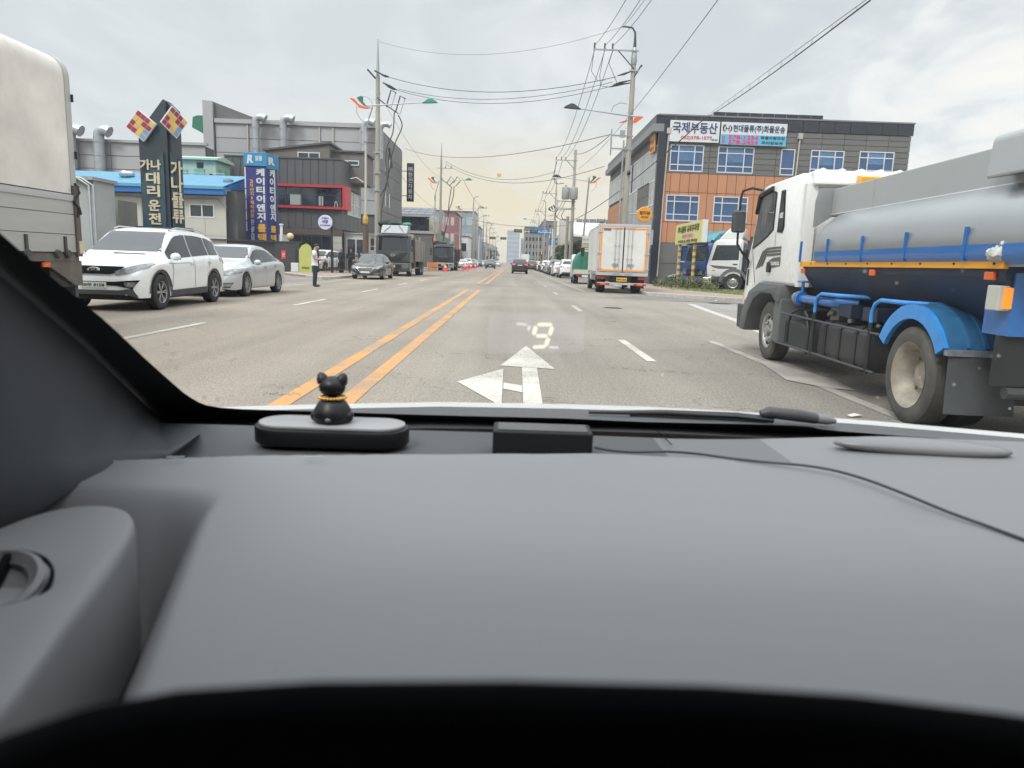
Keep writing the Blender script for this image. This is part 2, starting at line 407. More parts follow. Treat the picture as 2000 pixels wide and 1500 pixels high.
def raised(name,poly,z,m):
    mb=MB().prism(poly,-.02,z,'z'); return tag(mb.build(name,m),kind='structure')
raised('pavement_left',[(-10.15,39.1),(-10.15,400),(-15.2,400),(-15.2,46.6)],.12,PAV)
raised('pavement_right',[(6.35,32.6),(9.1,29.6),(24,27.9),(24,30.2),(10.6,34.0),(9.6,38.5),(9.6,400),(6.35,400)],.12,PAV)
def kerb_run(name,pts,w,z):
    """kerb of separate granite stones"""
    root=thing(name,None,None); root['kind']='structure'; n=0
    for (a,b) in zip(pts,pts[1:]):
        a=Vector(a+(0,));b=Vector(b+(0,)); L=(b-a).length; d=(b-a).normalized(); q=Vector((-d.y,d.x,0)); s=0
        while s<L and n<120:
            e=min(s+(1.0 if a.y<75 else 4.),L); p0=a+d*(s+.008);p1=a+d*(e-.008)
            vs=[p0,p1,p1+q*w,p0+q*w]; mb=MB().prism([(v.x,v.y) for v in vs],-.02,z+random.uniform(-.004,.004),'z'); mb.build('kerb_stone',CONCW,root,bevel=.012); s=e; n+=1
    return root
kerb_run('kerb_left',[(-14.9,46.7),(-10.3,39.0),(-9.93,39.4),(-9.93,110)],.2,.14)
kerb_run('kerb_right',[(6.15,110),(6.15,32.4),(9.0,29.35),(24,27.7)],-.2 if False else .2,.14)
sheet('asphalt_patch',[(3.3,28.2),(9.2,27.2),(15,25.5),(15,28.3),(9.4,29.2),(6.1,32)],.004,ASP2,road)
sheet('asphalt_patch',[(-5.1,60),(-2.2,60),(-2.2,61.4),(-5.1,61.2)],.004,ASP2,road)
def strip(name,x,w,y0,y1,m,z=.005,x1=None):
    x1=x if x1 is None else x1
    return sheet(name,[(x-w/2,y0),(x+w/2,y0),(x1+w/2,y1),(x1-w/2,y1)],z,m,road)
for a,b in ((-2,31.8),(41,400)): 
    strip('centre_line',-1.92,.17,a,b,YEL); strip('centre_line',-1.41,.17,a,b,YEL)
for k in range(-2,26):
    y=9.7+k*8.3
    strip('lane_dash',-5.46,.13,y,y+3.0,WHP if k<6 else WHF)
for y in (9.5,19.5,29.5,39.5,49.5,59.5,69.5): strip('lane_dash',1.93,.13,y,y+2.7,WHP if y<15 else WHF)
strip('edge_line',3.44,.14,-4,12.6,WHF,x1=3.56); strip('edge_line',3.50,.12,34,300,WHF)
strip('edge_line',-9.3,.12,24,38,WHF,x1=-8.95)
sheet('wide_marking',[(3.51,9.95),(3.64,9.88),(3.90,8.4),(3.78,7.6),(3.5,7.75),(3.26,8.2)],.009,WHF,road)
sheet('gutter_strip',[(6.35,25.8),(5.95,22.0),(5.62,18.0),(4.9,13.2),(5.15,13.1),(5.86,17.9),(6.2,21.9),(6.62,25.7)],.003,CONCW,road)
# arrow: straight ahead and left
def apoly(name,p): sheet(name,p,.006,WHP,road)
apoly('arrow_marking',[(-.10,8.60),(.56,8.46),(.26,10.80)])
apoly('arrow_marking',[(.13,4.6),(.30,4.6),(.345,8.52),(.165,8.56)])
apoly('arrow_marking',[(-.53,7.33),(-.06,8.35),(-.05,6.1)])
apoly('arrow_marking',[(-.045,7.36),(.145,7.22),(.145,6.82),(-.045,7.0)])
rg_=random.Random(21); mb=MB()
for i in range(300):
    x=rg_.gauss(3.5,.55) if i<180 else rg_.uniform(3,9); y=rg_.uniform(5.2,16) if i<180 else rg_.uniform(14,31); s_=rg_.uniform(.004,.013)
    mb.box(x,x+s_*rg_.uniform(.6,1.6),y,y+s_*rg_.uniform(.6,1.6),.001,s_*.6)
tag(mb.build('gravel',mat('gravel_grey',(.24,.22,.19),.9,var=.3,vs=30)),'loose grit and small stones on the asphalt beside the tanker','grit',kind='stuff')
mh=mat('manhole_iron',(.10,.095,.09),.7,.4,var=.3,vs=20)
def manhole(x,y,r,lab):
    t=thing('manhole_cover',lab,'manhole',(x,y,0)); MB().lathe([(0,.012),(r*.86,.012),(r*.86,.008),(r,.008),(r,.003)],n=28).build('rim',mh,t)
    for k in range(-3,4): slab('rib',mh,t,-r*.7,r*.7,k*r*.2-.02,k*r*.2+.02,.010,.018)
manhole(7.9,27.0,.42,'flat iron drain cover set in the side street asphalt before the weeds')
manhole(3.1,21.6,.3,'small round manhole cover in the right lane')
for i,(x,y,s,l) in enumerate(((3.05,6.15,.09,'flattened white litter scrap beside the white line near the wiper'),(8.3,29.0,.1,'white paper scrap on the side street in front of the pavement'),(9.25,32.4,.12,'white litter lying at the edge of the weeds'))):
    o=MB().add([(0,0,0),(s,.02,.012),(s*1.5,s*.7,.004),(s*.6,s*.8,.02),(-.02,s*.5,.006)],[(0,1,3),(1,2,3),(0,3,4)]).build('litter',mat('paper',(.62,.6,.57),.8)); o.location=(x,y,.01 if y<30 else .14); tag(o,l,'litter')
# ---------------------------------------------------------------- vehicles
WM={}
def wheel_meshes(Rr,w,rimr,style):
    k=(round(Rr,3),w,rimr,style)
    if k in WM: return WM[k]
    h=w/2
    t=MB().lathe([(rimr,-h*.8),(rimr+.02,-h*.95),(lerp(rimr,Rr,.5),-h),(Rr-.03,-h*.96),(Rr-.004,-h*.8),(Rr,-h*.4),(Rr-.006,-h*.36),(Rr,-h*.3),(Rr,h*.3),(Rr-.006,h*.36),(Rr,h*.4),(Rr-.004,h*.8),(Rr-.03,h*.96),(lerp(rimr,Rr,.5),h),(rimr+.02,h*.95),(rimr,h*.8)],axis='x',n=36)
    tm=t.mesh('wheel',35); tm.materials.append(RUB)
    r=MB()
    if style=='dish':     # deep rear truck wheel, seen dish side (+x side out)
        r.lathe([(rimr+.012,h*.93),(rimr+.02,h*.98),(rimr,h*.9),(rimr-.03,h*.55),(rimr-.06,-h*.1),(rimr-.09,-h*.35),(rimr*.52,-h*.45),(rimr*.5,-h*.2),(rimr*.42,0),(.0,.02)],axis='x',n=36)
        for i in range(8):
            a=i*math.pi/4; r.lathe([(0,-h*.2),(.016,-h*.2),(.016,-h*.45)],c=(0,rimr*.68*math.cos(a),rimr*.68*math.sin(a)),axis='x',n=6)
        ms=[STR]
    elif style=='truck':
        r.lathe([(rimr+.01,h*.95),(rimr-.02,h*.85),(rimr-.04,h*.5),(rimr*.8,h*.55),(rimr*.62,h*.8),(rimr*.5,h*.85),(rimr*.46,h*.7),(rimr*.34,h*.7),(rimr*.32,h*1.1),(0,h*1.15)],axis='x',n=32)
        for i in range(8):
            a=i*math.pi/4; r.lathe([(0,h*1.0),(.018,h*1.0),(.02,h*.7)],c=(0,rimr*.56*math.cos(a),rimr*.56*math.sin(a)),axis='x',n=6)
        r.cur=1
        for i in range(8):
            a=(i+.5)*math.pi/4; r.ball((h*.62,rimr*.8*math.cos(a),rimr*.8*math.sin(a)),(.02,.032,.032),8)
        ms=[mat('steel_rim_silver',(.40,.40,.39),.4,.6,var=.2,vs=6),BLK]
    else:
        r.cur=1; r.lathe([(rimr*.98,h*.2),(0,h*.2)],axis='x',n=24); r.cur=0
        r.lathe([(rimr,h*.95),(rimr*.94,h*.9),(rimr*.92,h*.45),(rimr*.9,0)],axis='x',n=28)
        r.lathe([(rimr*.2,h*.5),(rimr*.19,h*.78),(0,h*.82)],axis='x',n=14)
        ns=6 if style=='suv' else 9
        for i in range(ns):
            a=2*math.pi*i/ns
            for da in (-.13,.13):
                p=[];
                for rr,wd,xx in ((rimr*.15,.012,h*.74),(rimr*.95,.017 if style=='suv' else .012,h*.82)):
                    aa=a+da*(rr/rimr if style=='suv' else 1)
                    c=Vector((xx,rr*math.cos(aa),rr*math.sin(aa))); t_=Vector((0,-math.sin(aa),math.cos(aa))); p.append((c-t_*wd,c+t_*wd))
                d=Vector((.03,0,0)); vs=[p[0][0],p[0][1],p[1][1],p[1][0]]; vs+=[v-d for v in vs]
                r.add(vs,[(0,1,2,3),(4,7,6,5),(0,4,5,1),(1,5,6,2),(2,6,7,3),(3,7,4,0)])
        ms=[RIM,BLK]
    rm=r.mesh('rim',35)
    for q in ms: rm.materials.append(q)
    WM[k]=(tm,rm); return WM[k]
def wheel(parent,x,y,Rr,w,rimr,style,z=None):
    tm,rm=wheel_meshes(Rr,w,rimr,style)
    o=link('wheel',tm,parent,(x,y,Rr if z is None else z))
    if x<0: o.rotation_euler=(0,0,math.pi)
    link('rim',rm,o); return o
def loft_body(S,res=1.):
    yf,yr,ra=S['yf'],S['yr'],S['ra']; y0,y1=S['tops'][0][0],S['tops'][-1][0]
    ys=set()
    n=int((y1-y0)/(.1*res))
    for i in range(n+1): ys.add(round(y0+(y1-y0)*i/n,4))
    for d in (.01,.03,.07,.13): ys.add(y0+d); ys.add(y1-d)
    for c in (yf,yr):
        for i in range(13 if res<1.5 else 9):
            a=math.pi*i/(12 if res<1.5 else 8); ys.add(round(c-ra*math.cos(a),4))
        ys.add(c-ra-.002); ys.add(c+ra+.002)
    ys=sorted(ys); rows=[]; Hm=max(z for _,z in S['tops'])
    for y in ys:
        T=itp(S['tops'],y); B=min(itp(S['belt'],y),T-.015); W=itp(S['wid'],y); zl=itp(S['sill'],y)
        for c in (yf,yr):
            if abs(y-c)<ra: zl=max(zl,S['wz']+math.sqrt(ra*ra-(y-c)**2))
        zl=min(zl,B-.05); k=max(0,min(1,(T-B)/(Hm-B))); h=B-zl
        Wt=lerp(W*.86,W*S.get('rr',.72),k); rd=min(.07,.45*(T-B))
        half=[(W*.955,zl),(W*.985,zl+.22*h),(W*.995,zl+.5*h),(W,zl+.74*h),(W*.985,zl+.9*h),(W*.955,B),(lerp(W*.935,Wt,.12),B+(T-B)*.06),(lerp(W*.93,Wt,.55),B+(T-B-rd)*.5),(Wt,T-rd),(Wt*.955,T-rd*.45),(Wt*.86,T-rd*.12),(Wt*.5,T+.012*k),(0,T+.02*k)]
        rows.append([(x,y,z) for x,z in half]+[(-x,y,z) for x,z in half[:-1][::-1]])
    mb=MB().grid(rows)
    n=len(rows[0]); 
    mb.f.append(tuple(range(n))); mb.mi.append(0); o=(len(rows)-1)*n; mb.f.append(tuple(range(o,o+n))[::-1]); mb.mi.append(0)
    return mb
def make_car(S,name,label,cat,group=None,detail=1):
    t=thing(name,label,cat,group=group)
    mb=loft_body(S,1. if detail else 1.9); body=mb.build('body',S['paint'],t,smooth=38)
    bvh=BVHTree.FromPolygons(mb.v,mb.f)
    y0,y1=S['tops'][0][0],S['tops'][-1][0]; W=max(w for _,w in S['wid']); yf,yr,ra,wz=S['yf'],S['yr'],S['ra'],S['wz']
    st=.055 if detail else .13
    # dark floor
    MB().box(-W*.74,W*.74,y0+.5,y1-.5,.2,.7).build('underbody',BLK,t)
    for x,y in ((W-.01,yf),(-(W-.01),yf),(W-.01,yr),(-(W-.01),yr)):
        wheel(t,x-math.copysign(S['ww']/2,x),y,S['wr'],S['ww'],S['rim'],S['style'])
    # side glass
    def edge(y,lo): return itp(S['belt'],y)+.045 if lo else itp(S['tops'],y)-.105-.02
    yb=[S['gl'][0]]+S['pil']+[S['gl'][1]]
    for sg in (1,-1):
        for a,b in zip(yb,yb[1:]):
            a2,b2=a+.025,b-.025; n=7; ys=[lerp(a2,b2,i/n) for i in range(n+1)]
            lo=[(y,edge(y,1)) for y in ys]; hi=[(y,max(edge(y,0),edge(y,1)+.02)) for y in ys]
            patch(bvh,lo+hi[::-1],'x',sg,.004,st,GLS,'side_window',t)
    # windscreen and rear glass
    zt=itp(S['tops'],S['ws'][0])-.03; zb=itp(S['tops'],S['ws'][1])+.03
    patch(bvh,[(-W*.80,zb),(-W*.66,lerp(zb,zt,.75)),(-W*.63,zt),(W*.63,zt),(W*.66,lerp(zb,zt,.75)),(W*.80,zb)],'y',1,.004,st,GLS,'windshield',t)
    zt=itp(S['tops'],S['rw'][1])-.03; zb=itp(S['tops'],S['rw'][0])+.03
    patch(bvh,[(-W*.74,zb),(-W*.62,zt),(W*.62,zt),(W*.74,zb)],'y',-1,.004,st,GLS,'rear_window',t)
    for nm,pl,ax_,sg,m,off in S['patches']:
        if not detail and nm in ('door_seam','badge'): continue
        patch(bvh,pl,ax_,sg,off+.002,st*(.8 if detail else 1),m,nm,t)
    for sg in (1,-1):
        my=S['ws'][1]-.28; mz=itp(S['belt'],my)+.07
        o=MB().ball((0,0,0),(.115,.06,.085),14).build('door_mirror',S['paint'],t,smooth=60,loc=(sg*(W+.07),my,mz+.03)); 
        if detail:
            MB().box(-.09,.09,-.062,-.05,-.06,.06).build('mirror_glass',GLS,o)
            for dy in S['handles']:
                zz=itp(S['belt'],dy)-.10; xx=bvh.ray_cast(Vector((sg*6,dy,zz)),Vector((-sg,0,0)))[0].x
                slab('door_handle',S['handle'],t,xx-.01,xx+sg*.03,dy-.1,dy+.1,zz-.018,zz+.018)
    for nm,y,z,m in S.get('plates',[]):
        sg=1 if y>0 else -1; h=bvh.ray_cast(Vector((0,sg*9,z)),Vector((0,-sg,0)))[0]
        slab(nm,m,t,-.26,.26,h.y-.01,h.y+sg*.022,z-.055,z+.055)
        S.setdefault('py',{})[nm]=h.y+sg*.022
    return t,bvh
def mir(p): return [(-x,z) for x,z in p][::-1]
def arch_trim(c,ra,wz,w,zb):
    a=[(c+(ra+w)*math.cos(q),wz+(ra+w)*math.sin(q)) for q in [math.pi*i/12 for i in range(13)]]
    b=[(c+(ra+.004)*math.cos(q),wz+(ra+.004)*math.sin(q)) for q in [math.pi*i/12 for i in range(13)]][::-1]
    a=[(x,max(z,zb)) for x,z in a]; b=[(x,max(z,zb)) for x,z in b]
    return a+b
WHITE=paint('white',(.76,.77,.77),.22); SILV=paint('silver',(.46,.48,.49),.3,.25); DARK=paint('dark_grey',(.028,.032,.036),.22); BLACKP=paint('black',(.012,.013,.016),.2)
GRB=mat('grille_mesh_black',(.012,.012,.013),.9,var=.3,vs=40,spec=.1); SEAM=mat('panel_gap',(.16,.16,.16),.8,var=0)
def suv_spec(p):
    S=dict(paint=p,yf=1.46,yr=-1.46,ra=.43,wz=.36,wr=.375,ww=.24,rim=.235,style='suv',handle=p,
     tops=[(-2.36,.60),(-2.34,.95),(-2.31,1.10),(-2.22,1.22),(-2.02,1.50),(-1.86,1.63),(-1.5,1.70),(-.8,1.745),(-.1,1.74),(.25,1.70),(.45,1.63),(1.0,1.30),(1.26,1.165),(1.6,1.13),(2.0,1.06),(2.2,.98),(2.33,.84),(2.37,.62)],
     belt=[(-2.36,.58),(-2.3,.98),(-2.0,1.14),(-1.2,1.13),(0,1.07),(1.0,1.02),(1.6,.99),(2.05,.90),(2.3,.74),(2.37,.56)],
     wid=[(-2.36,.76),(-2.3,.86),(-2.1,.93),(-1.5,.955),(0,.94),(1.5,.955),(1.9,.93),(2.15,.87),(2.28,.79),(2.37,.66)],
     sill=[(-2.36,.42),(-2.1,.34),(-1.9,.27),(1.9,.27),(2.2,.27),(2.37,.34)],gl=(-1.92,.96),pil=[-1.28,-.28],ws=(.30,1.22),rw=(-2.2,-1.9),handles=[-.15,-1.12],plates=[('number_plate',2.3,.53,WPL),('rear_plate',-2.3,.98,WPL)])
    hl=[(.42,.80),(.86,.98),(.93,1.00),(.90,.88),(.70,.77),(.45,.72)]
    fg=[(.46,.60),(.86,.66),(.80,.48),(.62,.44)]
    tl=[(.52,1.10),(.90,1.16),(.95,1.08),(.90,.98),(.60,.98)]
    S['patches']=[('grille',[(-.58,.90),(.56,.90),(.50,.79),(.34,.74),(-.34,.74),(-.50,.79)],'y',1,GRB,.006),
     ('grille_trim',[(-.52,.765),(-.34,.725),(.34,.725),(.52,.765),(.50,.785),(.34,.742),(-.34,.742),(-.50,.785)],'y',1,CHR,.009),
     ('lower_bumper',[(-.74,.47),(-.5,.43),(.5,.43),(.74,.47),(.80,.30),(-.80,.30)],'y',1,DGP,.006),
     ('air_intake',[(-.84,.64),(-.4,.60),(.4,.60),(.84,.64),(.74,.46),(.45,.52),(-.45,.52),(-.74,.46)],'y',1,GRB,.007),
     ('headlight',hl,'y',1,LMP,.008),('headlight',mir(hl),'y',1,LMP,.008),
     ('fog_lamp',[(.60,.585),(.80,.60),(.76,.50),(.64,.49)],'y',1,LMP,.012),('fog_lamp',mir([(.60,.585),(.80,.60),(.76,.50),(.64,.49)]),'y',1,LMP,.012),
     ('taillight',tl,'y',-1,RED,.006),('taillight',mir(tl),'y',-1,RED,.006),
     ('rear_bumper',[(-.8,.55),(.8,.55),(.85,.36),(-.85,.36)],'y',-1,DGP,.006)]
    for sg in (1,-1):
        S['patches']+=[('arch_trim',arch_trim(1.46,.43,.36,.065,.30),'x',sg,DGP,.008),('arch_trim',arch_trim(-1.46,.43,.36,.065,.30),'x',sg,DGP,.008),
          ('sill_trim',[(-.98,.27),(.98,.27),(.98,.40),(-.98,.42)],'x',sg,DGP,.008),
          ('door_seam',[(-.285,.43),(-.27,.43),(-.27,1.10),(-.285,1.10)],'x',sg,SEAM,.002),('door_seam',[(.93,.45),(.945,.45),(.87,1.04),(.855,1.04)],'x',sg,SEAM,.002),
          ('door_seam',[(-1.09,.85),(-1.075,.85),(-1.2,1.12),(-1.215,1.12)],'x',sg,SEAM,.002),('taillight',[(-2.30,1.02),(-2.02,1.15),(-2.10,1.0),(-2.3,.94)],'x',sg,RED,.006)]
    return S
def sedan_spec(p,dark=False):
    S=dict(paint=p,yf=1.45,yr=-1.45,ra=.39,wz=.34,wr=.35,ww=.23,rim=.235,style='sedan',handle=CHR if not dark else p,
     tops=[(-2.50,.62),(-2.47,.92),(-2.36,1.05),(-2.0,1.11),(-1.7,1.17),(-1.2,1.37),(-.75,1.48),(-.2,1.515),(.15,1.49),(.4,1.43),(.8,1.22),(1.15,1.05),(1.5,1.0),(2.0,.90),(2.25,.80),(2.40,.68),(2.44,.5)],
     belt=[(-2.50,.60),(-2.4,.90),(-2.0,1.0),(-1.2,.99),(0,.93),(1.0,.88),(1.6,.85),(2.1,.74),(2.35,.62),(2.44,.46)],
     wid=[(-2.50,.70),(-2.42,.82),(-2.2,.89),(-1.5,.93),(0,.92),(1.5,.93),(1.9,.9),(2.2,.82),(2.34,.73),(2.44,.55)],
     sill=[(-2.5,.40),(-2.2,.27),(-1.9,.22),(1.9,.22),(2.2,.20),(2.44,.24)],gl=(-1.62,.78),pil=[-1.15,-.22],rr=.70,ws=(.25,1.10),rw=(-1.66,-.9),handles=[-.1,-1.05],plates=[('number_plate',2.4,.42,WPL),('rear_plate',-2.4,.78,WPL)])
    hl=[(.44,.70),(.72,.79),(.90,.82),(.90,.68),(.70,.61),(.50,.61)]
    tl=[(.42,.92),(.86,.96),(.87,.80),(.46,.80)]
    S['patches']=[('headlight',hl,'y',1,LMP,.006),('headlight',mir(hl),'y',1,LMP,.006),('taillight',tl,'y',-1,RED,.005),('taillight',mir(tl),'y',-1,RED,.005),
      ('fog_lamp',[(.5,.36),(.78,.40),(.74,.31),(.54,.29)],'y',1,LMP,.006),('fog_lamp',mir([(.5,.36),(.78,.40),(.74,.31),(.54,.29)]),'y',1,LMP,.006)]
    if dark:
        g=[(-.50,.68),(.50,.68),(.46,.58),(.30,.38),(-.30,.38),(-.46,.58)]
        S['patches']+=[('grille_frame',g,'y',1,CHR,.005),('grille',[(x*.90,lerp(z,.55,.1)) for x,z in g],'y',1,BLK,.009),('bumper_trim',[(-.72,.26),(.72,.26),(.72,.23),(-.72,.23)],'y',1,CHR,.008)]
        for k in range(4): S['patches'].append(('grille_bar',[(-.40+.03*k,.63-.05*k),(.40-.03*k,.63-.05*k),(.40-.03*k,.617-.05*k),(-.40+.03*k,.617-.05*k)],'y',1,CHR,.012))
    else:
        g=[(-.34,.66),(.34,.66),(.28,.52),(-.28,.52)]
        S['patches']+=[('grille',g,'y',1,BLK,.006),('air_intake',[(-.8,.42),(-.45,.40),(.45,.40),(.8,.42),(.72,.27),(-.72,.27)],'y',1,DGP,.003)]
    for sg in (1,-1):
        S['patches']+=[('door_seam',[(-.225,.30),(-.213,.30),(-.213,.94),(-.225,.94)],'x',sg,SEAM,.002),('door_seam',[(.90,.32),(.912,.32),(.85,.90),(.838,.90)],'x',sg,SEAM,.002),('door_seam',[(-1.02,.75),(-1.008,.75),(-1.14,.98),(-1.152,.98)],'x',sg,SEAM,.002),
          ('sill_trim',[(-.95,.235),(.95,.235),(.95,.26),(-.95,.26)],'x',sg,CHR if not dark else DGP,.006)]
    return S
def compact_spec(p):
    S=suv_spec(p); 
    k=.9
    S.update(style='suv')
    return S
# nearest white SUV, facing us
S=suv_spec(WHITE); SUV,_=make_car(S,'parked_car','white compact crossover SUV parked facing us behind the grey-sided cargo truck','suv'); SUV.location=(-8.42,16.72,0); SUV.rotation_euler=(0,0,math.pi+R(1.5))
py=S['py']['number_plate']
text('50무 8158',INK,SUV,(0,py+.001,.53),(-1,0,0),(0,0,1),.44,.07,ext=.003)
bd=MB().lathe([(0,.012),(.95,.010),(1.0,0)],axis='y',n=24).build('badge',CHR,SUV,loc=(0,2.335,.825)); bd.scale=(.125,1,.06)
text('KIA',BLK,SUV,(0,2.352,.825),(-1,0,0),(0,0,1),.17,.06,bold=.03,ext=.003)
MB().tube([(.62,-1.7,1.70),(.64,-1.2,1.76),(.64,0,1.765),(.61,.3,1.70)],.02,6).build('roof_rail',CHR,SUV,smooth=40)
MB().tube([(-.62,-1.7,1.70),(-.64,-1.2,1.76),(-.64,0,1.765),(-.61,.3,1.70)],.02,6).build('roof_rail',CHR,SUV,smooth=40)
MB().tube([(-.55,1.30,1.165),(0,1.33,1.17),(.1,1.33,1.17)],.012,5).build('wiper',BLK,SUV)
SED,_=make_car(sedan_spec(SILV),'parked_car','silver four door sedan parked facing us right behind the white SUV','sedan'); SED.location=(-8.68,22.55,0); SED.rotation_euler=(0,0,math.pi+R(.5))
S=sedan_spec(DARK,True); BSED,_=make_car(S,'parked_car','dark grey sedan with chrome framed grille parked in front of the big dump truck','sedan'); BSED.location=(-8.45,43.9,0); BSED.rotation_euler=(0,0,math.pi)
# ---- copies: lower detail
sv=suv_spec(WHITE); SV0,_=make_car(sv,'parked_car','white crossover SUV parked behind the small green truck, nearest car of the right hand row','suv','cars parked along the right kerb',0); SV0.location=(5.35,68.6,0)
sd_=sedan_spec(SILV); SD0,_=make_car(sd_,'parked_car','white sedan parked right after the orange cones','sedan','cars parked along the left kerb',0); SD0.location=(-8.6,128,0); SD0.rotation_euler=(0,0,math.pi)
PN={'paint_white':None,'paint_silver':None}
cols={'white':WHITE,'silver':SILV,'dark':DARK,'black':BLACKP,'grey':paint('mid_grey',(.12,.125,.13)),'champ':paint('champagne',(.30,.28,.24),.3,.3),'blue':paint('deep_blue',(.02,.05,.12)),'brown':paint('brown',(.09,.05,.04))}
def cset(k): return {'paint_white':cols[k],'paint_silver':cols[k]}
for ch in SD0.children:
    for s_ in ch.material_slots:
        if s_.material and s_.material.name=='paint_silver': s_.link='OBJECT'; s_.material=WHITE
row=[('sedan','white',76.5,'white sedan parked bumper to bumper with the near white crossover'),('suv','grey',84,'grey crossover, third car of the right hand row'),('sedan','silver',92,'silver sedan between two grey cars on the right'),('sedan','dark',99,'dark sedan in the right hand row below the tall lamp'),('suv','white',107,'white crossover half way along the right hand row'),
     ('suv','dark',116,'dark crossover beyond the half way white crossover'),('sedan','white',125,'white sedan in the far part of the right hand row'),('sedan','grey',134,'mid grey sedan far down the right kerb'),('suv','silver',144,'silver crossover far down the right kerb'),('sedan','black',156,'black sedan far down the right kerb'),('suv','white',170,'far white crossover before the crossing'),('sedan','silver',186,'last silver sedan before the crossing'),]
for k,c,y,l in row:
    o=copy_thing(SV0 if k=='suv' else SD0,l,(5.25+random.uniform(-.1,.1),y,0),0 if k=='suv' else random.choice((0,0)),cset(c)); o['group']='cars parked along the right kerb'; o['category']='suv' if k=='suv' else 'sedan'
row=[('suv','white',137,'white crossover parked second after the orange cones'),('sedan','dark',145,'dark sedan parked behind the two white cars on the left'),('suv','silver',154,'silver crossover far down the left kerb'),('sedan','white',165,'far white sedan on the left kerb'),('suv','dark',180,'far dark crossover on the left kerb'),('sedan','silver',198,'far silver sedan on the left kerb'),('suv','white',220,'farthest white crossover on the left kerb')]
for k,c,y,l in row:
    o=copy_thing(SV0 if k=='suv' else SD0,l,(-8.5+random.uniform(-.1,.1),y,0),math.pi,cset(c)); o['group']='cars parked along the left kerb'; o['category']='suv' if k=='suv' else 'sedan'
def solo(src,c,x,y,rz,l,cat,nm='car'):
    o=copy_thing(src,l,(x,y,0),rz,cset(c)); o.name=nm; o['category']=cat
    if 'group' in o: del o['group']
    return o
ah=solo(SV0,'black',.93,86,0,'black SUV driving ahead of us in our lane with its tail lights lit','suv')
for ch in ah.children:
    if ch.name.startswith('taillight'):
        ch.material_slots[0].link='OBJECT'; ch.material_slots[0].material=REDL
solo(SV0,'dark',-4.1,138,math.pi,'dark SUV coming towards us in the left lane near the yellow centre lines','suv')
solo(SD0,'silver',-4.2,200,math.pi,'small silver car far away coming towards us','sedan')
solo(SV0,'white',3.4,150,0,'white car driving away far ahead in the right lane','suv')
solo(SV0,'brown',3.5,128,0,'brownish SUV ahead beside the parked row, beyond the black SUV','suv')
# in the factory yard behind the wall and the fence
solo(SV0,'white',-16.6,29.5,R(205),'white hatchback behind the white SUV, only its sloping roof showing','suv','parked_car')
solo(SV0,'dark',-16.9,36.5,R(170),'dark wagon with silver roof rails behind the silver sedan','suv','parked_car')
solo(SV0,'white',-15.2,57.5,R(172),'white SUV facing us inside the yard behind the black fence','suv','parked_car')
solo(SD0,'white',-18.0,57.2,R(182),'white car behind the granite gate wall beside the green board','sedan','parked_car')
solo(SD0,'black',13.4,50.6,R(78),'black sedan parked side on between the white box truck and the yellow signboard','sedan','parked_car')
solo(SD0,'dark',15.2,46.8,R(140),'dark car with bright headlights behind the striped sign posts','sedan','parked_car')
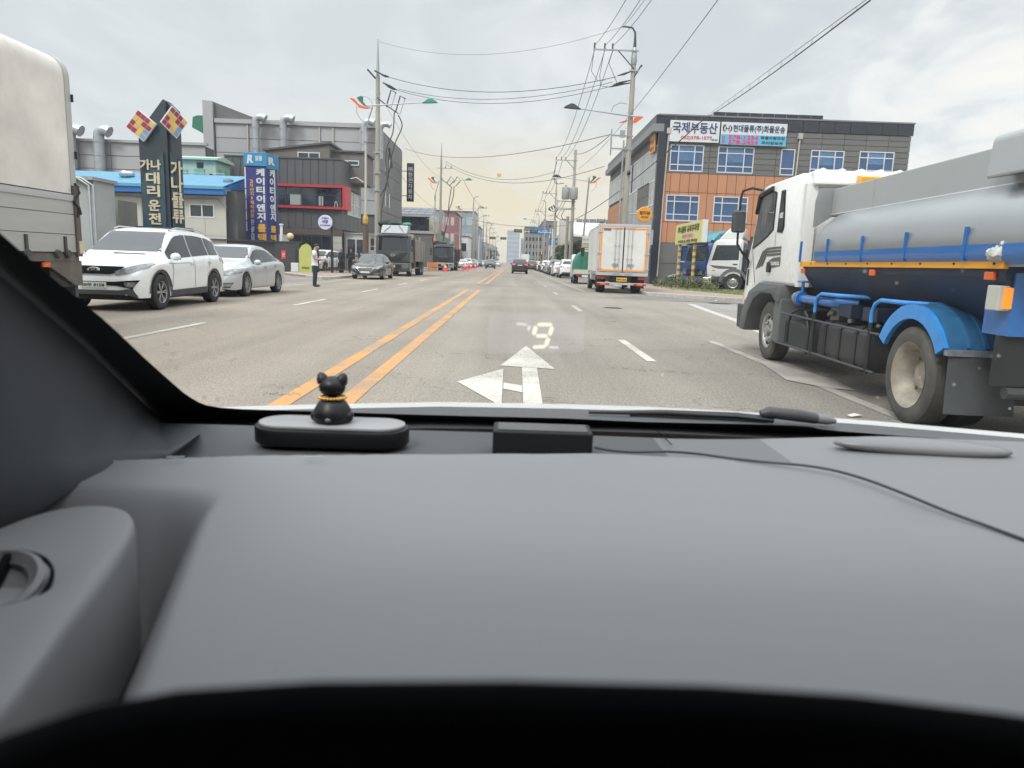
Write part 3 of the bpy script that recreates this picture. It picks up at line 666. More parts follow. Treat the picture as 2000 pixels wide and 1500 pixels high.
# ---------------------------------------------------------------- trucks
def cab(parent,prof,hw,m,bev=.07,cx=0.,name='cab'):
    mb=MB().prism(prof,cx-hw,cx+hw,'x'); me=mb.mesh(name,50,True,bev); me.materials.append(m); o=link(name,me,parent)
    bm=bmesh.new(); bm.from_mesh(me); b=BVHTree.FromBMesh(bm); bm.free(); return o,b
def quadp(x0,x1,z0,z1,ch=0):
    return [(x0+ch,z0),(x1-ch,z0),(x1,z0+ch),(x1,z1-ch),(x1-ch,z1),(x0+ch,z1),(x0,z1-ch),(x0,z0+ch)] if ch else [(x0,z0),(x1,z0),(x1,z1),(x0,z1)]
def dump_truck(name,label,loc,rz,paintm,light,badge,deflector=True,load=True):
    t=thing(name,label,'dump truck',loc,rz,None); hw=1.22
    prof=[(2.1,.95),(4.15,.95),(4.22,1.3),(4.2,1.75),(4.05,2.9),(3.9,3.0),(2.2,3.05),(2.1,2.9)]
    o,b=cab(t,prof,hw,paintm); st=.3
    patch(b,[(-1.05,1.80),(1.05,1.80),(1.0,2.72),(-1.0,2.72)],'y',1,.006,st,GLS,'windshield',t)
    MB().tube([(-1.05,4.12,2.86),(0,4.2,2.88),(1.05,4.12,2.86)],.10,8).build('sun_visor',DGP,t,smooth=50)
    for sx in (-.85,.85): slab('marker_lamp',LMP,t,sx-.14,sx+.14,4.2,4.31,2.84,2.92)
    patch(b,[(-1.1,1.68),(-.6,1.68),(0,1.28),(.6,1.68),(1.1,1.68),(.7,1.22),(.5,1.1),(-.5,1.1),(-.7,1.22)],'y',1,.008,st,BLK,'grille',t)
    for k in range(3): slab('grille_bar',paintm,t,-.5+.06*k,.5-.06*k,4.2,4.25,1.42-.11*k,1.45-.11*k)
    MB().prism([(3.5,.32),(4.3,.36),(4.34,.55),(4.3,.95),(3.5,.95)],-1.24,1.24,'x').build('bumper',paintm if not light else GALV,t,bevel=.05)
    slab('lower_grille',BLK,t,-.62,.62,4.3,4.352,.5,.82); slab('number_plate',YPL,t,-.20,.20,4.36,4.375,.62,.80)
    for sx in (-.92,.92): slab('headlight',LMP,t,sx-.2,sx+.2,4.28,4.36,.62,.86)
    if badge=='oval':
        e=MB().lathe([(.82,.0),(.86,.02),(1.,.02),(1.04,0)],axis='y',n=24).build('badge',CHR,t,loc=(0,4.24,1.50)); e.scale=(.19,1,.105)
        text('H',CHR,t,(0,4.25,1.50),(-1,0,.0),(.25,0,1),.2,.13,bold=.03,ext=.02)
    else: text(badge,CHR,t,(0,4.225,1.68),(-1,0,0),(0,0,1),1.1,.10,ext=.02)
    for sg in (1,-1):
        patch(b,[(2.95,1.75),(3.95,1.72),(3.85,2.65),(2.95,2.65)],'x',sg,.006,st,GLS,'side_window',t)
        m_=MB().tube([(sg*1.15,4.1,2.75),(sg*1.45,4.3,2.7),(sg*1.45,4.3,1.9)],.022,6).build('mirror_arm',BLK,t); 
        slab('mirror',BLK,t,sg*1.33,sg*1.57,4.24,4.32,2.1,2.6); slab('mirror',BLK,t,sg*1.33,sg*1.57,4.24,4.32,1.78,2.02)
        MB().lathe([(.62,-.2),(.66,-.2),(.66,.2),(.62,.2)],c=(sg*1.03,2.95,.55),axis='x',n=16,a0=0,a1=180).build('fender',DGP,t)
        for y in (2.95,-2.2,-3.5):
            wheel(t,sg*1.0,y,.52,.42 if y<0 else .3,.28,'truck' if y>0 else 'dish')
    if deflector:
        MB().prism([(2.2,3.05),(3.9,3.03),(3.2,3.62),(2.2,3.7)],-.95,.95,'x').build('roof_deflector',mat('deflector_grey',(.33,.34,.35),.4,var=.15),t,bevel=.06)
        for sx in (-1,1): MB().tube([(sx*.72,3.82,3.12),(sx*.3,3.3,3.58)],.02,5).build('deflector_rib',DGP,t)
    else: MB().prism([(2.3,3.05),(3.8,3.05),(3.6,3.2),(2.3,3.2)],-1.0,1.0,'x').build('roof_deck',DGP,t,bevel=.03)
    # tipping body
    bodym=mat('dump_body_beige',(.30,.27,.23),.75,var=.3,vs=1.5,bump=.1) if not light else DGP
    mb=MB(); x1,y0,y1,z0,z1=1.24,-4.6,1.75,1.15,2.75
    mb.prism([(y0,z0),(y1,z0),(y1,z1),(y0,z1-.1)],-x1,-x1+.06,'x'); mb.prism([(y0,z0),(y1,z0),(y1,z1),(y0,z1-.1)],x1-.06,x1,'x'); mb.box(-x1,x1,y0,y1,z0-.04,z0+.04); mb.box(-x1,x1,y1-.06,y1,z0,z1+.2); mb.box(-x1,x1,y0,y0+.06,z0,z1-.1)
    mb.build('tipping_body',bodym,t)
    for y in (-4.3,-3.3,-2.3,-1.3,-.3,.7,1.5):
        for sg in (1,-1): slab('body_rib',bodym,t,sg*1.24,sg*1.30,y-.05,y+.05,1.12,2.62)
    for sg in (1,-1): MB().box(sg*1.1,sg*1.14,-1.2,1.9,.55,.62).build('side_guard',GALV,t); 
    MB().box(-.45,.45,-4.4,3.9,.6,1.0).build('chassis',BLK,t); MB().box(.55,1.05,.3,1.4,.55,1.1).build('fuel_tank',GALV,t,bevel=.08)
    MB().box(-1.15,-.6,.3,1.4,.55,1.1).build('battery_box',DGP,t,bevel=.04)
    MB().box(-1.15,1.15,1.75,2.08,1.0,3.1).build('exhaust_stack',BLK,t)
    if load:
        for i,(x,y,z,r,c) in enumerate(((-.8,2.7,3.75,(.35,.3,.12),(.05,.3,.22)),(.1,2.5,3.78,(.45,.4,.14),(.025,.05,.045)),(.9,2.4,3.72,(.5,.5,.26),(.015,.015,.017)),(.6,1.9,3.6,(.6,.4,.3),(.015,.015,.017)))):
            mb=MB().ball((0,0,0),r,14); rr=random.Random(i); mb.v=[(v[0]*(1+rr.uniform(-.15,.15)),v[1]*(1+rr.uniform(-.15,.15)),v[2]*(1+rr.uniform(-.3,.3))) for v in mb.v]
            mb.build('tarpaulin_roll',mat('tarp_%d'%i,c,.7,var=.3),t,smooth=50,loc=(x,y,z if deflector else z-.45))
    return t
DT=dump_truck('dump_truck','big dark grey dump truck facing us with beige tipping body and tarps on its roof',(-8.55,55.9,0),math.pi,paint('truck_grey',(.05,.06,.064),.35),False,'oval')
DT2=dump_truck('dump_truck','smaller black and silver dump truck facing us behind an orange barrier',(-8.3,91,0),math.pi,paint('truck_black',(.03,.034,.036),.35),True,'DAEWOO',False,True)
# box truck, rear towards us
BT=thing('box_truck','white box truck seen from behind with orange striped rear doors parked at the right kerb','truck',(5.12,33.35,0),R(-1.5))
boxw=mat('box_panel_white',(.64,.635,.60),.45,var=.1,vs=1.5); alu=mat('aluminium_trim',(.50,.51,.52),.38,.35,var=.1)
ORT=mat('orange_reflective',(.85,.30,.02),.4,var=.05)
MB().box(-1.17,1.17,.06,5.2,.86,3.12).build('cargo_box',alu,BT,bevel=.03)
for i in range(6): slab('side_panel',boxw,BT,-1.19,-1.165,.2+i*.83,.2+(i+1)*.83-.02,1.0,3.0)
MB().box(-1.2,1.2,-.0,.12,3.03,3.16).build('top_rail',alu,BT,bevel=.015); MB().box(-1.2,1.2,.0,.12,.82,.98).build('bottom_rail',alu,BT,bevel=.015)
for sx in (-1,1): MB().box(sx*1.2,sx*1.1,.0,.12,.98,3.03).build('corner_post',alu,BT,bevel=.015)
for sx in (-1,1):
    d=MB().box(min(sx*.02,sx*1.09),max(sx*.02,sx*1.09),-.03,.03,1.0,3.02).build('door',boxw,BT,bevel=.01)
    for q in ((sx*1.0,sx*1.07,1.03,3.0),(sx*.05,sx*1.0,2.93,3.0),(sx*.05,sx*1.0,1.03,1.10)):
        slab('reflective_strip',ORT,d,min(q[0],q[1]),max(q[0],q[1]),-.042,-.032,q[2],q[3])
    slab('door_gasket',BLK,BT,sx*.0,sx*.025,-.05,.0,1.0,3.02)
    for xx in (.2,.38):
        MB().tube([(sx*xx*1.0,-.06,.92),(sx*xx,-.06,3.06)],.014,6).build('lock_rod',alu,d)
        for zz in (.95,1.6,2.2,3.0): slab('rod_bracket',alu,d,sx*xx-.05,sx*xx+.05,-.075,-.035,zz-.025,zz+.025)
    slab('lock_handle',GALV,d,min(sx*.2,sx*.5),max(sx*.2,sx*.5),-.10,-.07,1.32,1.37); slab('lock_plate',GALV,d,min(sx*.32,sx*.42),max(sx*.32,sx*.42),-.085,-.04,1.22,1.4)
    for zz in (1.15,1.85,2.8): slab('hinge',alu,BT,min(sx*.98,sx*1.21),max(sx*.98,sx*1.21),-.06,-.03,zz-.03,zz+.03)
    MB().box(min(sx*.78,sx*1.14),max(sx*.78,sx*1.14),.1,.2,.66,.80).build('taillight',RED,BT,bevel=.01)
    for k in range(3): slab('bumper_reflector',ORL if k%2 else RED,BT,sx*(1.05-.2*k)-.09,sx*(1.05-.2*k)+.09,.02,.04,.38,.47)
    wheel(BT,sx*.86,1.4,.40,.42,.22,'truck'); wheel(BT,sx*.95,4.9+1.2,.40,.24,.22,'truck')
    MB().box(sx*.98-.18,sx*.98+.18,.75,.78,.25,.75).build('mudflap',BLK,BT)
    MB().tube([(sx*1.0,5.9,2.1),(sx*1.38,6.9,2.1),(sx*1.38,6.9,1.7)],.02,6).build('mirror_arm',BLK,BT); slab('mirror',BLK,BT,sx*1.28,sx*1.48,6.84,6.9,1.75,2.2)
MB().box(-.45,.45,.2,6.5,.5,.86).build('chassis',BLK,BT); MB().box(-1.12,1.12,.05,.13,.40,.50).build('rear_bumper',alu,BT,bevel=.01)
slab('number_plate',YPL,BT,-.24,.24,.04,.06,.56,.74); text('80아 2202',INK,BT,(0,.036,.65),(1,0,0),(0,0,1),.4,.09,ext=.003)
slab('sticker',mat('sticker_blue',(.10,.12,.30),.5),BT,-.95,-.62,-.045,-.035,2.86,2.96)
cab(BT,[(5.35,.5),(7.2,.5),(7.25,1.1),(7.0,1.9),(6.7,2.15),(5.35,2.15)],1.0,WHITE)
# small green truck
GT=thing('small_truck','small light truck with a green tarpaulin tank body parked ahead of the white box truck','truck',(5.0,47.6,0),R(-1))
GRN=mat('green_tarp',(.03,.17,.11),.6,var=.25,vs=2.5)
MB().prism([(-.85,.92),(.85,.92),(.82,1.5),(.62,1.95),(.3,2.15),(-.3,2.15),(-.62,1.95),(-.82,1.5)],.05,2.9,'y').build('tarpaulin',GRN,GT,bevel=.04)
slab('tarp_rib',GRN,GT,-.05,.0,.0,.06,.95,2.1); slab('tarp_rib',GRN,GT,-.45,-.42,.0,.06,.95,2.0)
for k in range(1): MB().box(-.9,.9,-.02,.06,.66,.95).build('tailboard',mat('tailboard_cream',(.52,.48,.44),.6,var=.15),GT,bevel=.015)
MB().box(-.9,.9,.06,3.0,.6,.92).build('load_bed',mat('bed_grey',(.38,.37,.36),.6),GT); slab('number_plate',WPL,GT,-.35,.05,-.05,-.02,.45,.6)
for sx in (-1,1):
    slab('taillight',RED,GT,sx*.6-.12,sx*.6+.12,-.06,-.02,.5,.62); wheel(GT,sx*.7,.75,.31,.32,.18,'truck'); wheel(GT,sx*.72,3.6,.31,.2,.18,'truck')
MB().box(-.3,.3,.1,4,.4,.62).build('chassis',BLK,GT); o,b=cab(GT,[(3.05,.4),(4.7,.4),(4.75,.9),(4.4,1.6),(4.0,1.95),(3.05,1.97)],.85,WHITE)
patch(b,[(-.7,1.3),(.7,1.3),(.65,1.8),(-.65,1.8)],'y',-1,.005,.3,GLS,'rear_window',GT)
MB().ball((.72,-.02,1.35),(.22,.2,.35),12).build('black_sack',BLK,GT,smooth=60)
# cargo truck at the left edge, facing us: grey drop-side body with a white box above
CT=thing('cargo_truck','large cargo truck at the left edge with dirty white box over grey drop sides','truck',(-8.6,12.2,0),math.pi)
dirty=mat('dirty_white_panel',(.65,.62,.57),.6,var=.22,vs=.9,bump=.04); gside=mat('grey_drop_side',(.40,.40,.385),.55,var=.12,vs=1.5); rust=mat('dusty_underframe',(.13,.115,.10),.85,var=.3,vs=3)
# box with rounded roof edge; rear end is at local y=0, nose towards +y
mb=MB(); xs=1.28
sec=[(-xs,2.12),(-xs,3.95)]+[(-xs+.32*(1-math.cos(a)),3.95+.34*math.sin(a)) for a in [math.pi/2*i/6 for i in range(1,7)]]
sec+= [(-x,z) for x,z in sec[::-1]]
mb.prism(sec,.10,7.2,'y'); mb.build('cargo_box',dirty,CT,smooth=30)
sec2=[(x*1.012,lerp(2.1,z,1.005)) for x,z in sec]; MB().prism(sec2,-.03,.10,'y').build('rear_frame',mat('rear_frame_grey',(.42,.42,.40),.5,var=.1),CT,smooth=30)
for zz in (3.65,2.75,2.2): slab('hinge',BLK,CT,-xs-.02,-xs+.02,-.06,-.03,zz-.06,zz+.06); slab('hinge',BLK,CT,xs-.03,xs+.05,-.05,-.03,zz-.06,zz+.06)
for a,b_ in ((.10,3.4),(3.42,7.2)):
    for z0,z1 in ((1.17,1.45),(1.46,1.78),(1.79,2.0)): slab('drop_side',gside,CT,1.22,1.30,a,b_,z0,z1); slab('drop_side',gside,CT,-1.30,-1.22,a,b_,z0,z1)
    slab('side_rail',alu,CT,1.22,1.315,a,b_,2.0,2.10); slab('side_rail',alu,CT,-1.315,-1.22,a,b_,2.0,2.10)
MB().box(-1.22,1.22,0,7.2,1.15,2.1).build('load_bed',gside,CT)
slab('rear_post',rust,CT,1.2,1.33,-.03,.10,1.1,2.25); slab('rear_post',rust,CT,-1.33,-1.2,-.03,.10,1.1,2.25)
MB().box(-1.28,1.28,0,7.2,1.02,1.15).build('bed_frame',rust,CT)
MB().prism([(-.08,.62),(.12,.62),(.95,1.03),(-.08,1.03)],1.22,1.27,'x').build('rear_skirt',rust,CT)
for y in (.35,.62,1.35): MB().lathe([(0,.03),(.06,.03),(.07,0)],c=(1.315,y,1.14),axis='x',n=12).build('side_latch',DGP,CT); 
for y in (.4,1.35): slab('latch_bar',DGP,CT,1.3,1.33,y-.025,y+.025,1.16,1.42)
slab('side_lamp',ORL,CT,1.255,1.285,.78,.95,.93,1.0)
MB().tube([(1.3,.02,2.3),(1.34,-.03,2.15),(1.33,.12,2.0),(1.34,.02,1.88),(1.33,.06,1.75)],.02,6).build('rope',BLK,CT,smooth=60)
MB().tube([(1.31,.10,1.98),(1.34,.02,1.9),(1.33,-.03,1.8)],.03,6).build('rope',BLK,CT,smooth=60)
slab('corner_protector',mat('cream_block',(.6,.5,.36),.6),CT,1.29,1.34,-.05,.06,1.15,1.36)
MB().box(-.45,.45,.1,8.5,.62,1.02).build('chassis',BLK,CT); MB().box(-1.2,1.2,-.05,.03,.42,.62).build('rear_bumper',DGP,CT); slab('tail_box',BLK,CT,.6,1.22,.0,.7,.6,1.0)
for sg in (1,-1):
    for y in (1.75,7.6): wheel(CT,sg*.98,y,.50,.4 if y<3 else .28,.27,'dish' if y<3 else 'truck')
MB().tube([(1.22,.5,.84),(1.24,.3,.72),(1.24,.05,.72),(1.22,-.05,.84)],.012,5).build('air_hose',BLK,CT)
CT.scale=(-1,1,1)
o,b=cab(CT,[(7.3,.5),(9.3,.5),(9.35,1.4),(9.1,2.6),(8.9,2.75),(7.3,2.75)],1.2,WHITE); patch(b,quadp(-1.05,1.05,1.6,2.5),'y',1,.005,.4,GLS,'windshield',CT)
# ---------------------------------------------------------------- tanker, right foreground. local frame: x right from its left side, y forward from the rear axle
TK=thing('tanker_truck','silver and blue tanker truck with white cab stopped on our right','tanker truck',(3.41,5.96,0),-.047)
TW=paint('cab_white',(.80,.80,.79),.25)
BLU=paint('tank_blue',(.015,.13,.40),.3); BLF=mat('fender_blue',(.035,.25,.64),.4,var=.2,vs=7,coat=.3); NAV=mat('shaded_blue_underside',(.009,.022,.050),.5,var=.25,vs=2)  # underside navy is the hull blue with its shade put into the colour
ALT=mat('brushed_tank_metal',(.38,.395,.40),.32,.6,var=.07,vs=1.2); ALW=mat('walkway_metal',(.40,.42,.425),.5,.2,var=.05,vs=1.)
GFD=mat('grey_plastic_fender',(.115,.12,.125),.55,var=.1)
YST=mat('yellow_stripe',(.80,.36,.02),.4,var=.06)
cp=[(3.3,1.07),(4.7,1.07),(5.15,.93),(5.44,.62),(5.52,.34),(5.72,.34),(5.78,.72),(5.68,1.0),(5.60,1.5),(5.44,1.78),(5.20,2.38),(5.08,2.50),(4.85,2.52),(3.55,2.52),(3.36,2.47),(3.30,2.3)]
cabo,cb=cab(TK,cp,1.03,TW,.055,1.13)
def side(poly,m,name,off=.006,st=.12): return patch(cb,poly,'x',-1,off,st,m,name,TK)
# (x<0 side faces us) windows
wg=[(5.38,1.58),(5.33,1.80),(5.16,2.22),(5.05,2.36),(4.55,2.40),(4.38,2.36),(4.40,1.84),(4.62,1.76),(5.0,1.66)]
side(wg,BLK,'window_seal',.004); 
cx_,cz_=4.87,2.0
side([(lerp(cx_,y,.95),lerp(cz_,z,.94)) for y,z in wg],mat('cab_window_glass',(.10,.11,.11),.06,var=.5,vs=2.2,spec=.8),'side_window',.008)
side([(4.24,1.80),(4.20,2.36),(4.02,2.36),(3.94,1.86),(4.0,1.78)],BLK,'window_seal',.004)
side([(4.22,1.83),(4.18,2.33),(4.04,2.33),(3.965,1.88),(4.02,1.81)],GLS2,'quarter_window',.008)
MB().tube([(.085,5.26,2.12),(.085,5.10,2.38),(.085,4.55,2.43)],[.03,.045,.035],6).build('rain_visor',BLK,TK)
MB().ball((.13,4.8,2.05),(.05,.14,.3),10).build('sun_blind',mat('blind_olive',(.13,.12,.09),.8),TK)
side([(5.08,1.07),(5.10,1.07),(5.40,1.62),(5.38,1.62)],BLK,'door_seam',.003,.3); side([(4.245,1.10),(4.258,1.10),(4.30,1.8),(4.287,1.8)],mat('seam_grey',(.25,.25,.25),.6),'door_seam',.003,.3)
slab('door_handle',BLK,TK,.07,.115,4.36,4.50,1.24,1.38); slab('side_grille',BLK,TK,.085,.105,5.47,5.51,1.02,1.28)
DEC=mat('grey_decal',(.10,.10,.10),.5)
for k in range(3):
    side([(5.12-.13*k,1.28+.02*k),(5.03-.13*k,1.29+.02*k),(4.80-.10*k,1.50-.0*k),(4.58,1.56-.045*k),(3.98,1.57-.045*k),(3.98,1.60-.045*k),(4.60,1.595-.045*k),(4.84-.10*k,1.54-.0*k)],DEC,'decal',.004,.2)
side([(4.60,1.29),(3.98,1.33),(3.98,1.46),(4.35,1.44),(4.56,1.38)],DEC,'decal',.004,.2)
text('MEGATRUCK',mat('decal_white',(.7,.7,.7),.5),TK,(.093,4.20,1.365),(0,-1,0),(0,0,1),.42,.05,ext=.004)
text('1A2E',mat('decal_white',(.7,.7,.7),.5),TK,(.088,4.075,2.02),(0,-1,0),(0,0,1),.13,.07,ext=.006)
slab('side_lamp',ORL,TK,.07,.10,5.40,5.50,.72,.80); MB().ball((.09,5.42,.80),(.02,.05,.04),8).build('turn_lamp',ORL,TK)
MB().prism([(3.72,.84),(3.72,1.085),(4.65,1.095),(5.16,.95),(5.46,.64),(5.54,.33),(5.28,.33),(5.14,.62),(4.9,.83),(4.55,.94),(4.05,.94),(3.9,.86)],.03,.55,'x').build('wheel_arch',GFD,TK,bevel=.025,smooth=40)
MB().prism([(5.34,.34),(5.80,.34),(5.84,.72),(5.46,.72)],.06,.16,'x').build('bumper_corner',DGP,TK,bevel=.02)
MB().prism([(3.70,.30),(3.95,.30),(3.95,.86),(3.70,.90)],.06,.6,'x').build('step_panel',GFD,TK,bevel=.02)
MB().prism([(2.75,.28),(3.72,.26),(3.72,.62),(3.2,.62),(2.75,.55)],.16,.6,'x').build('step_box',mat('worn_black',(.035,.036,.038),.6,var=.3,vs=4),TK,bevel=.02)
for sx in (.08,2.18):
    fl_=math.pi if sx<1 else 0
    wheel(TK,sx+(.13 if sx<1 else -.13),4.27,.415,.24,.24,'truck').rotation_euler=(0,0,fl_)
    wheel(TK,(.13 if sx<1 else 2.10),.07,.418,.24,.265,'dish').rotation_euler=(0,0,fl_)
    wheel(TK,(.42 if sx<1 else 1.82),.07,.418,.24,.24,'dish').rotation_euler=(0,0,fl_)
DTY=mat('dusty_tyre',(.085,.08,.072),.85,var=.45,vs=5); WM[(.418,.24,.265,'dish')][0].materials[0]=DTY; WM[(.415,.24,.24,'truck')][0].materials[0]=DTY
# cab rear: roof lip, ribs, orange tip, recesses
MB().prism([(3.14,2.34),(3.34,2.30),(3.36,2.51),(3.2,2.52)],.16,2.1,'x').build('roof_lip',TW,TK,bevel=.03)
for k in range(8): MB().tube([(.28+k*.235,4.9,2.49),(.28+k*.235,4.0,2.50),(.28+k*.235,3.24,2.50)],[.03,.05,.052],8).build('roof_rib',TW,TK,smooth=50)
MB().prism([(3.0,2.30),(3.14,2.36),(3.14,2.46),(2.98,2.42)],.66,.98,'x').build('roof_tip',YST,TK)
for z,w in ((2.16,.14),(1.42,.2)): MB().ball((.42,3.30,z),(.11,.03,.02),10).build('rear_recess',mat('recess_grey',(.38,.38,.38),.6),TK)
for q in (.62,.68): MB().ball((q,3.29,2.12),(.01,.01,.01),6).build('bolt_hole',BLK,TK)
slab('cab_corner_trim',TW,TK,.10,.24,3.22,3.32,1.07,2.36)
# mirrors
MB().tube([(.10,5.12,2.46),(-.02,5.25,2.50),(-.14,5.32,2.46),(-.16,5.34,2.34),(-.16,5.34,2.12)],.02,8).build('mirror_arm',BLK,TK,smooth=60)
MB().tube([(-.16,5.34,1.90),(-.15,5.36,1.66),(-.04,5.42,1.52),(.08,5.50,1.42),(.10,5.54,1.30)],.018,8).build('mirror_arm',BLK,TK,smooth=60)
MB().box(-.27,-.06,5.28,5.38,1.83,2.17).build('door_mirror',mat('mirror_shell',(.04,.045,.045),.45),TK,bevel=.04,smooth=60)
MB().box(-.255,-.075,5.268,5.282,1.85,2.15).build('mirror_glass',mat('mirror_face',(.05,.06,.06),.12,.0,var=.2,spec=1.),TK,bevel=.006)
MB().ball((.02,5.46,1.53),(.05,.05,.08),10).build('lower_mirror',BLK,TK,smooth=60)
# tank
half=[(.05,1.34),(.0,1.44),(.005,1.56),(.03,1.68),(.09,1.79),(.19,1.89),(.34,1.98),(.55,2.06),(.8,2.11),(1.1,2.13)]
def ring(y,s=1.,zc=1.66):
    pts=[(1.1+(x-1.1)*s,y,zc+(z-zc)*s) for x,z in half]; return pts+[(2.2-x,yy,z) for x,yy,z in pts[:-1][::-1]]
rows=[ring(y) for y in (-1.35,-.5,.5,1.5,2.35)]+[ring(2.55,.985),ring(2.70,.93),ring(2.80,.83),ring(2.87,.6),ring(2.90,.25)]
mb=MB().grid(rows,False); mb.f.append(tuple(range(len(rows[0])))); mb.mi.append(0)
mb.f.append(tuple(range(len(mb.v)-len(rows[0]),len(mb.v)))); mb.mi.append(0); mb.build('tank_shell',ALT,TK,smooth=40)
rows=[]
bz=[(.045,1.352),(-.006,1.40),(-.008,1.45),(-.0065,1.495)]
MB().grid([[(x,y,z) for x,z in bz] for y in (-1.35,0,1.4,2.45)]).build('blue_band',BLU,TK,smooth=60)
MB().prism([(.055,1.35),(.055,1.27),(.16,1.12),(.34,.93),(.7,.86),(1.5,.86),(1.86,.93),(2.04,1.12),(2.14,1.27),(2.14,1.35)],-.98,2.95,'y').build('tank_cradle',NAV,TK,smooth=30)
MB().box(.02,.06,-1.0,2.98,1.325,1.39).build('yellow_rail',YST,TK,bevel=.004)
for y in (-.9,-.4,.1,.6,1.1,1.6,2.1,2.6): MB().lathe([(0,.0),(.009,0),(.009,.02)],c=(.012,y,1.36),axis='x',n=8).build('rivet',BLK,TK)
for y in (2.93,2.10,1.22,.35,-.55): MB().box(-.014,.008,y-.014,y+.014,1.38,1.63).build('band_stake',BLU,TK)
for y in (2.9,1.02,-.83): MB().box(.03,.06,y-.055,y+.055,1.245,1.305).build('side_lamp',ORL,TK,bevel=.008)
# walkway box on top
MB().prism([(.30,1.93),(.30,2.255),(1.9,2.255),(1.9,1.93)],-1.35,2.92,'y').build('walkway_side',ALW,TK,bevel=.008)
MB().prism([(.12,1.80),(.31,1.93),(.31,2.265),(.15,2.265),(.12,2.12)],2.88,2.95,'y').build('walkway_end',mat('walkway_end_grey',(.26,.28,.28),.5,.2,var=.05),TK)
MB().prism([(.10,1.98),(.12,2.26),(.15,2.30),(1.9,2.32),(1.9,2.0),(.33,2.02)],-1.2,-.50,'y').build('catwalk_box',ALW,TK,bevel=.02)
MB().tube([(.296,2.9,1.952),(.296,1,1.952),(.296,-1.2,1.952)],.007,6).build('weld_seam',mat('weld_bead',(.62,.62,.62),.5,.3),TK)
MB().box(.29,.31,1.78,1.80,1.93,2.25).build('walkway_joint',ALW,TK)
# underside: chassis, pipes, fuel tank, rails
MB().box(.72,1.48,-1.1,5.3,.52,.86).build('chassis',BLK,TK); 
MB().box(.4,1.8,3.3,5.2,.6,1.06).build('engine_bay',BLK,TK)
MB().prism([(.10,.66),(.10,.34),(.20,.27),(.62,.27),(.66,.34),(.66,.66),(.58,.72),(.18,.72)],1.15,2.38,'y').build('fuel_tank',mat('fuel_tank_grey',(.045,.043,.046),.5,var=.25,vs=4),TK,bevel=.03,smooth=45)
for y in (1.35,1.75,2.15): MB().prism([(.09,.67),(.09,.33),(.19,.26),(.63,.26),(.67,.33),(.67,.67),(.585,.73),(.175,.73)],y-.03,y+.03,'y').build('tank_strap',BLK,TK)
MB().lathe([(0,.03),(.045,.03),(.05,.0),(.05,-.03)],c=(.3,1.95,.735),n=12).build('filler_cap',GALV,TK)
MB().tube([(.05,2.55,.28),(.05,2.55,.55),(.05,2.62,.74),(.05,2.72,.78),(.2,2.76,.78)],.02,8).build('rail_post',BLK,TK,smooth=60)
for y,zt,mm in ((2.38,1.0,BLF),(.92,1.0,BLF)):
    MB().tube([(.04,y,.80),(.04,y,.90),(.04,y-.05,.98),(.04,y-.16,1.02),(.05,y-.6,1.02),(.3,y-.9,1.02)],.022,8).build('blue_guard_bar',mm,TK,smooth=60)
    MB().tube([(.04,y,.30),(.04,y,.56),(.04,y,.80)],.022,8).build('rail_post',BLK,TK)
MB().tube([(.04,3.55,.72),(.04,2.2,.705),(.04,.70,.70)],.014,6).build('guard_rail',DGP,TK); MB().tube([(.04,3.75,.31),(.04,2.2,.325),(.04,.75,.33)],.014,6).build('guard_rail',DGP,TK)
MB().tube([(.04,3.25,.36),(.04,3.25,.6),(.06,3.2,.74),(.1,3.05,.80),(.4,2.95,.80)],.018,8).build('pipe_bracket',BLK,TK,smooth=60)
MB().tube([(.10,2.98,.93),(.10,2.6,.93),(.10,2.0,.93),(.3,1.8,.93)],.052,12).build('discharge_pipe',BLU,TK,smooth=60)
MB().tube([(.10,2.99,.93),(.10,3.06,.93)],.085,16).build('valve_body',BLU,TK,smooth=40)
MB().tube([(.10,3.06,.93),(.10,3.085,.93)],.095,16).build('flange',GALV,TK,smooth=40); MB().tube([(.10,3.085,.93),(.10,3.2,.94)],.052,14).build('coupling',GALV,TK,smooth=40); MB().tube([(.10,3.2,.94),(.10,3.22,.94)],.062,14).build('coupling',GALV,TK,smooth=40)
MB().tube([(.10,3.02,1.0),(.10,3.02,1.14)],.02,8).build('valve_stem',BLU,TK)
MB().lathe([(.06,.0),(.075,.012),(.06,.024)],c=(.10,3.02,1.13),n=14).build('valve_handwheel',BLU,TK); MB().box(.03,.17,3.0,3.04,1.138,1.15).build('valve_spoke',BLU,TK)
for y in (1.7,1.1): MB().box(.1,.5,y-.16,y+.16,.8,.93).build('hose_box',NAV,TK)
MB().box(.35,.55,2.45,2.7,.62,1.1).build('bracket',mat('worn_beige_metal',(.22,.20,.17),.6,.2,var=.3,vs=6),TK)
MB().tube([(.2,2.35,.78),(.2,2.28,.82),(.2,2.2,.80)],.03,8).build('tap',GALV,TK)
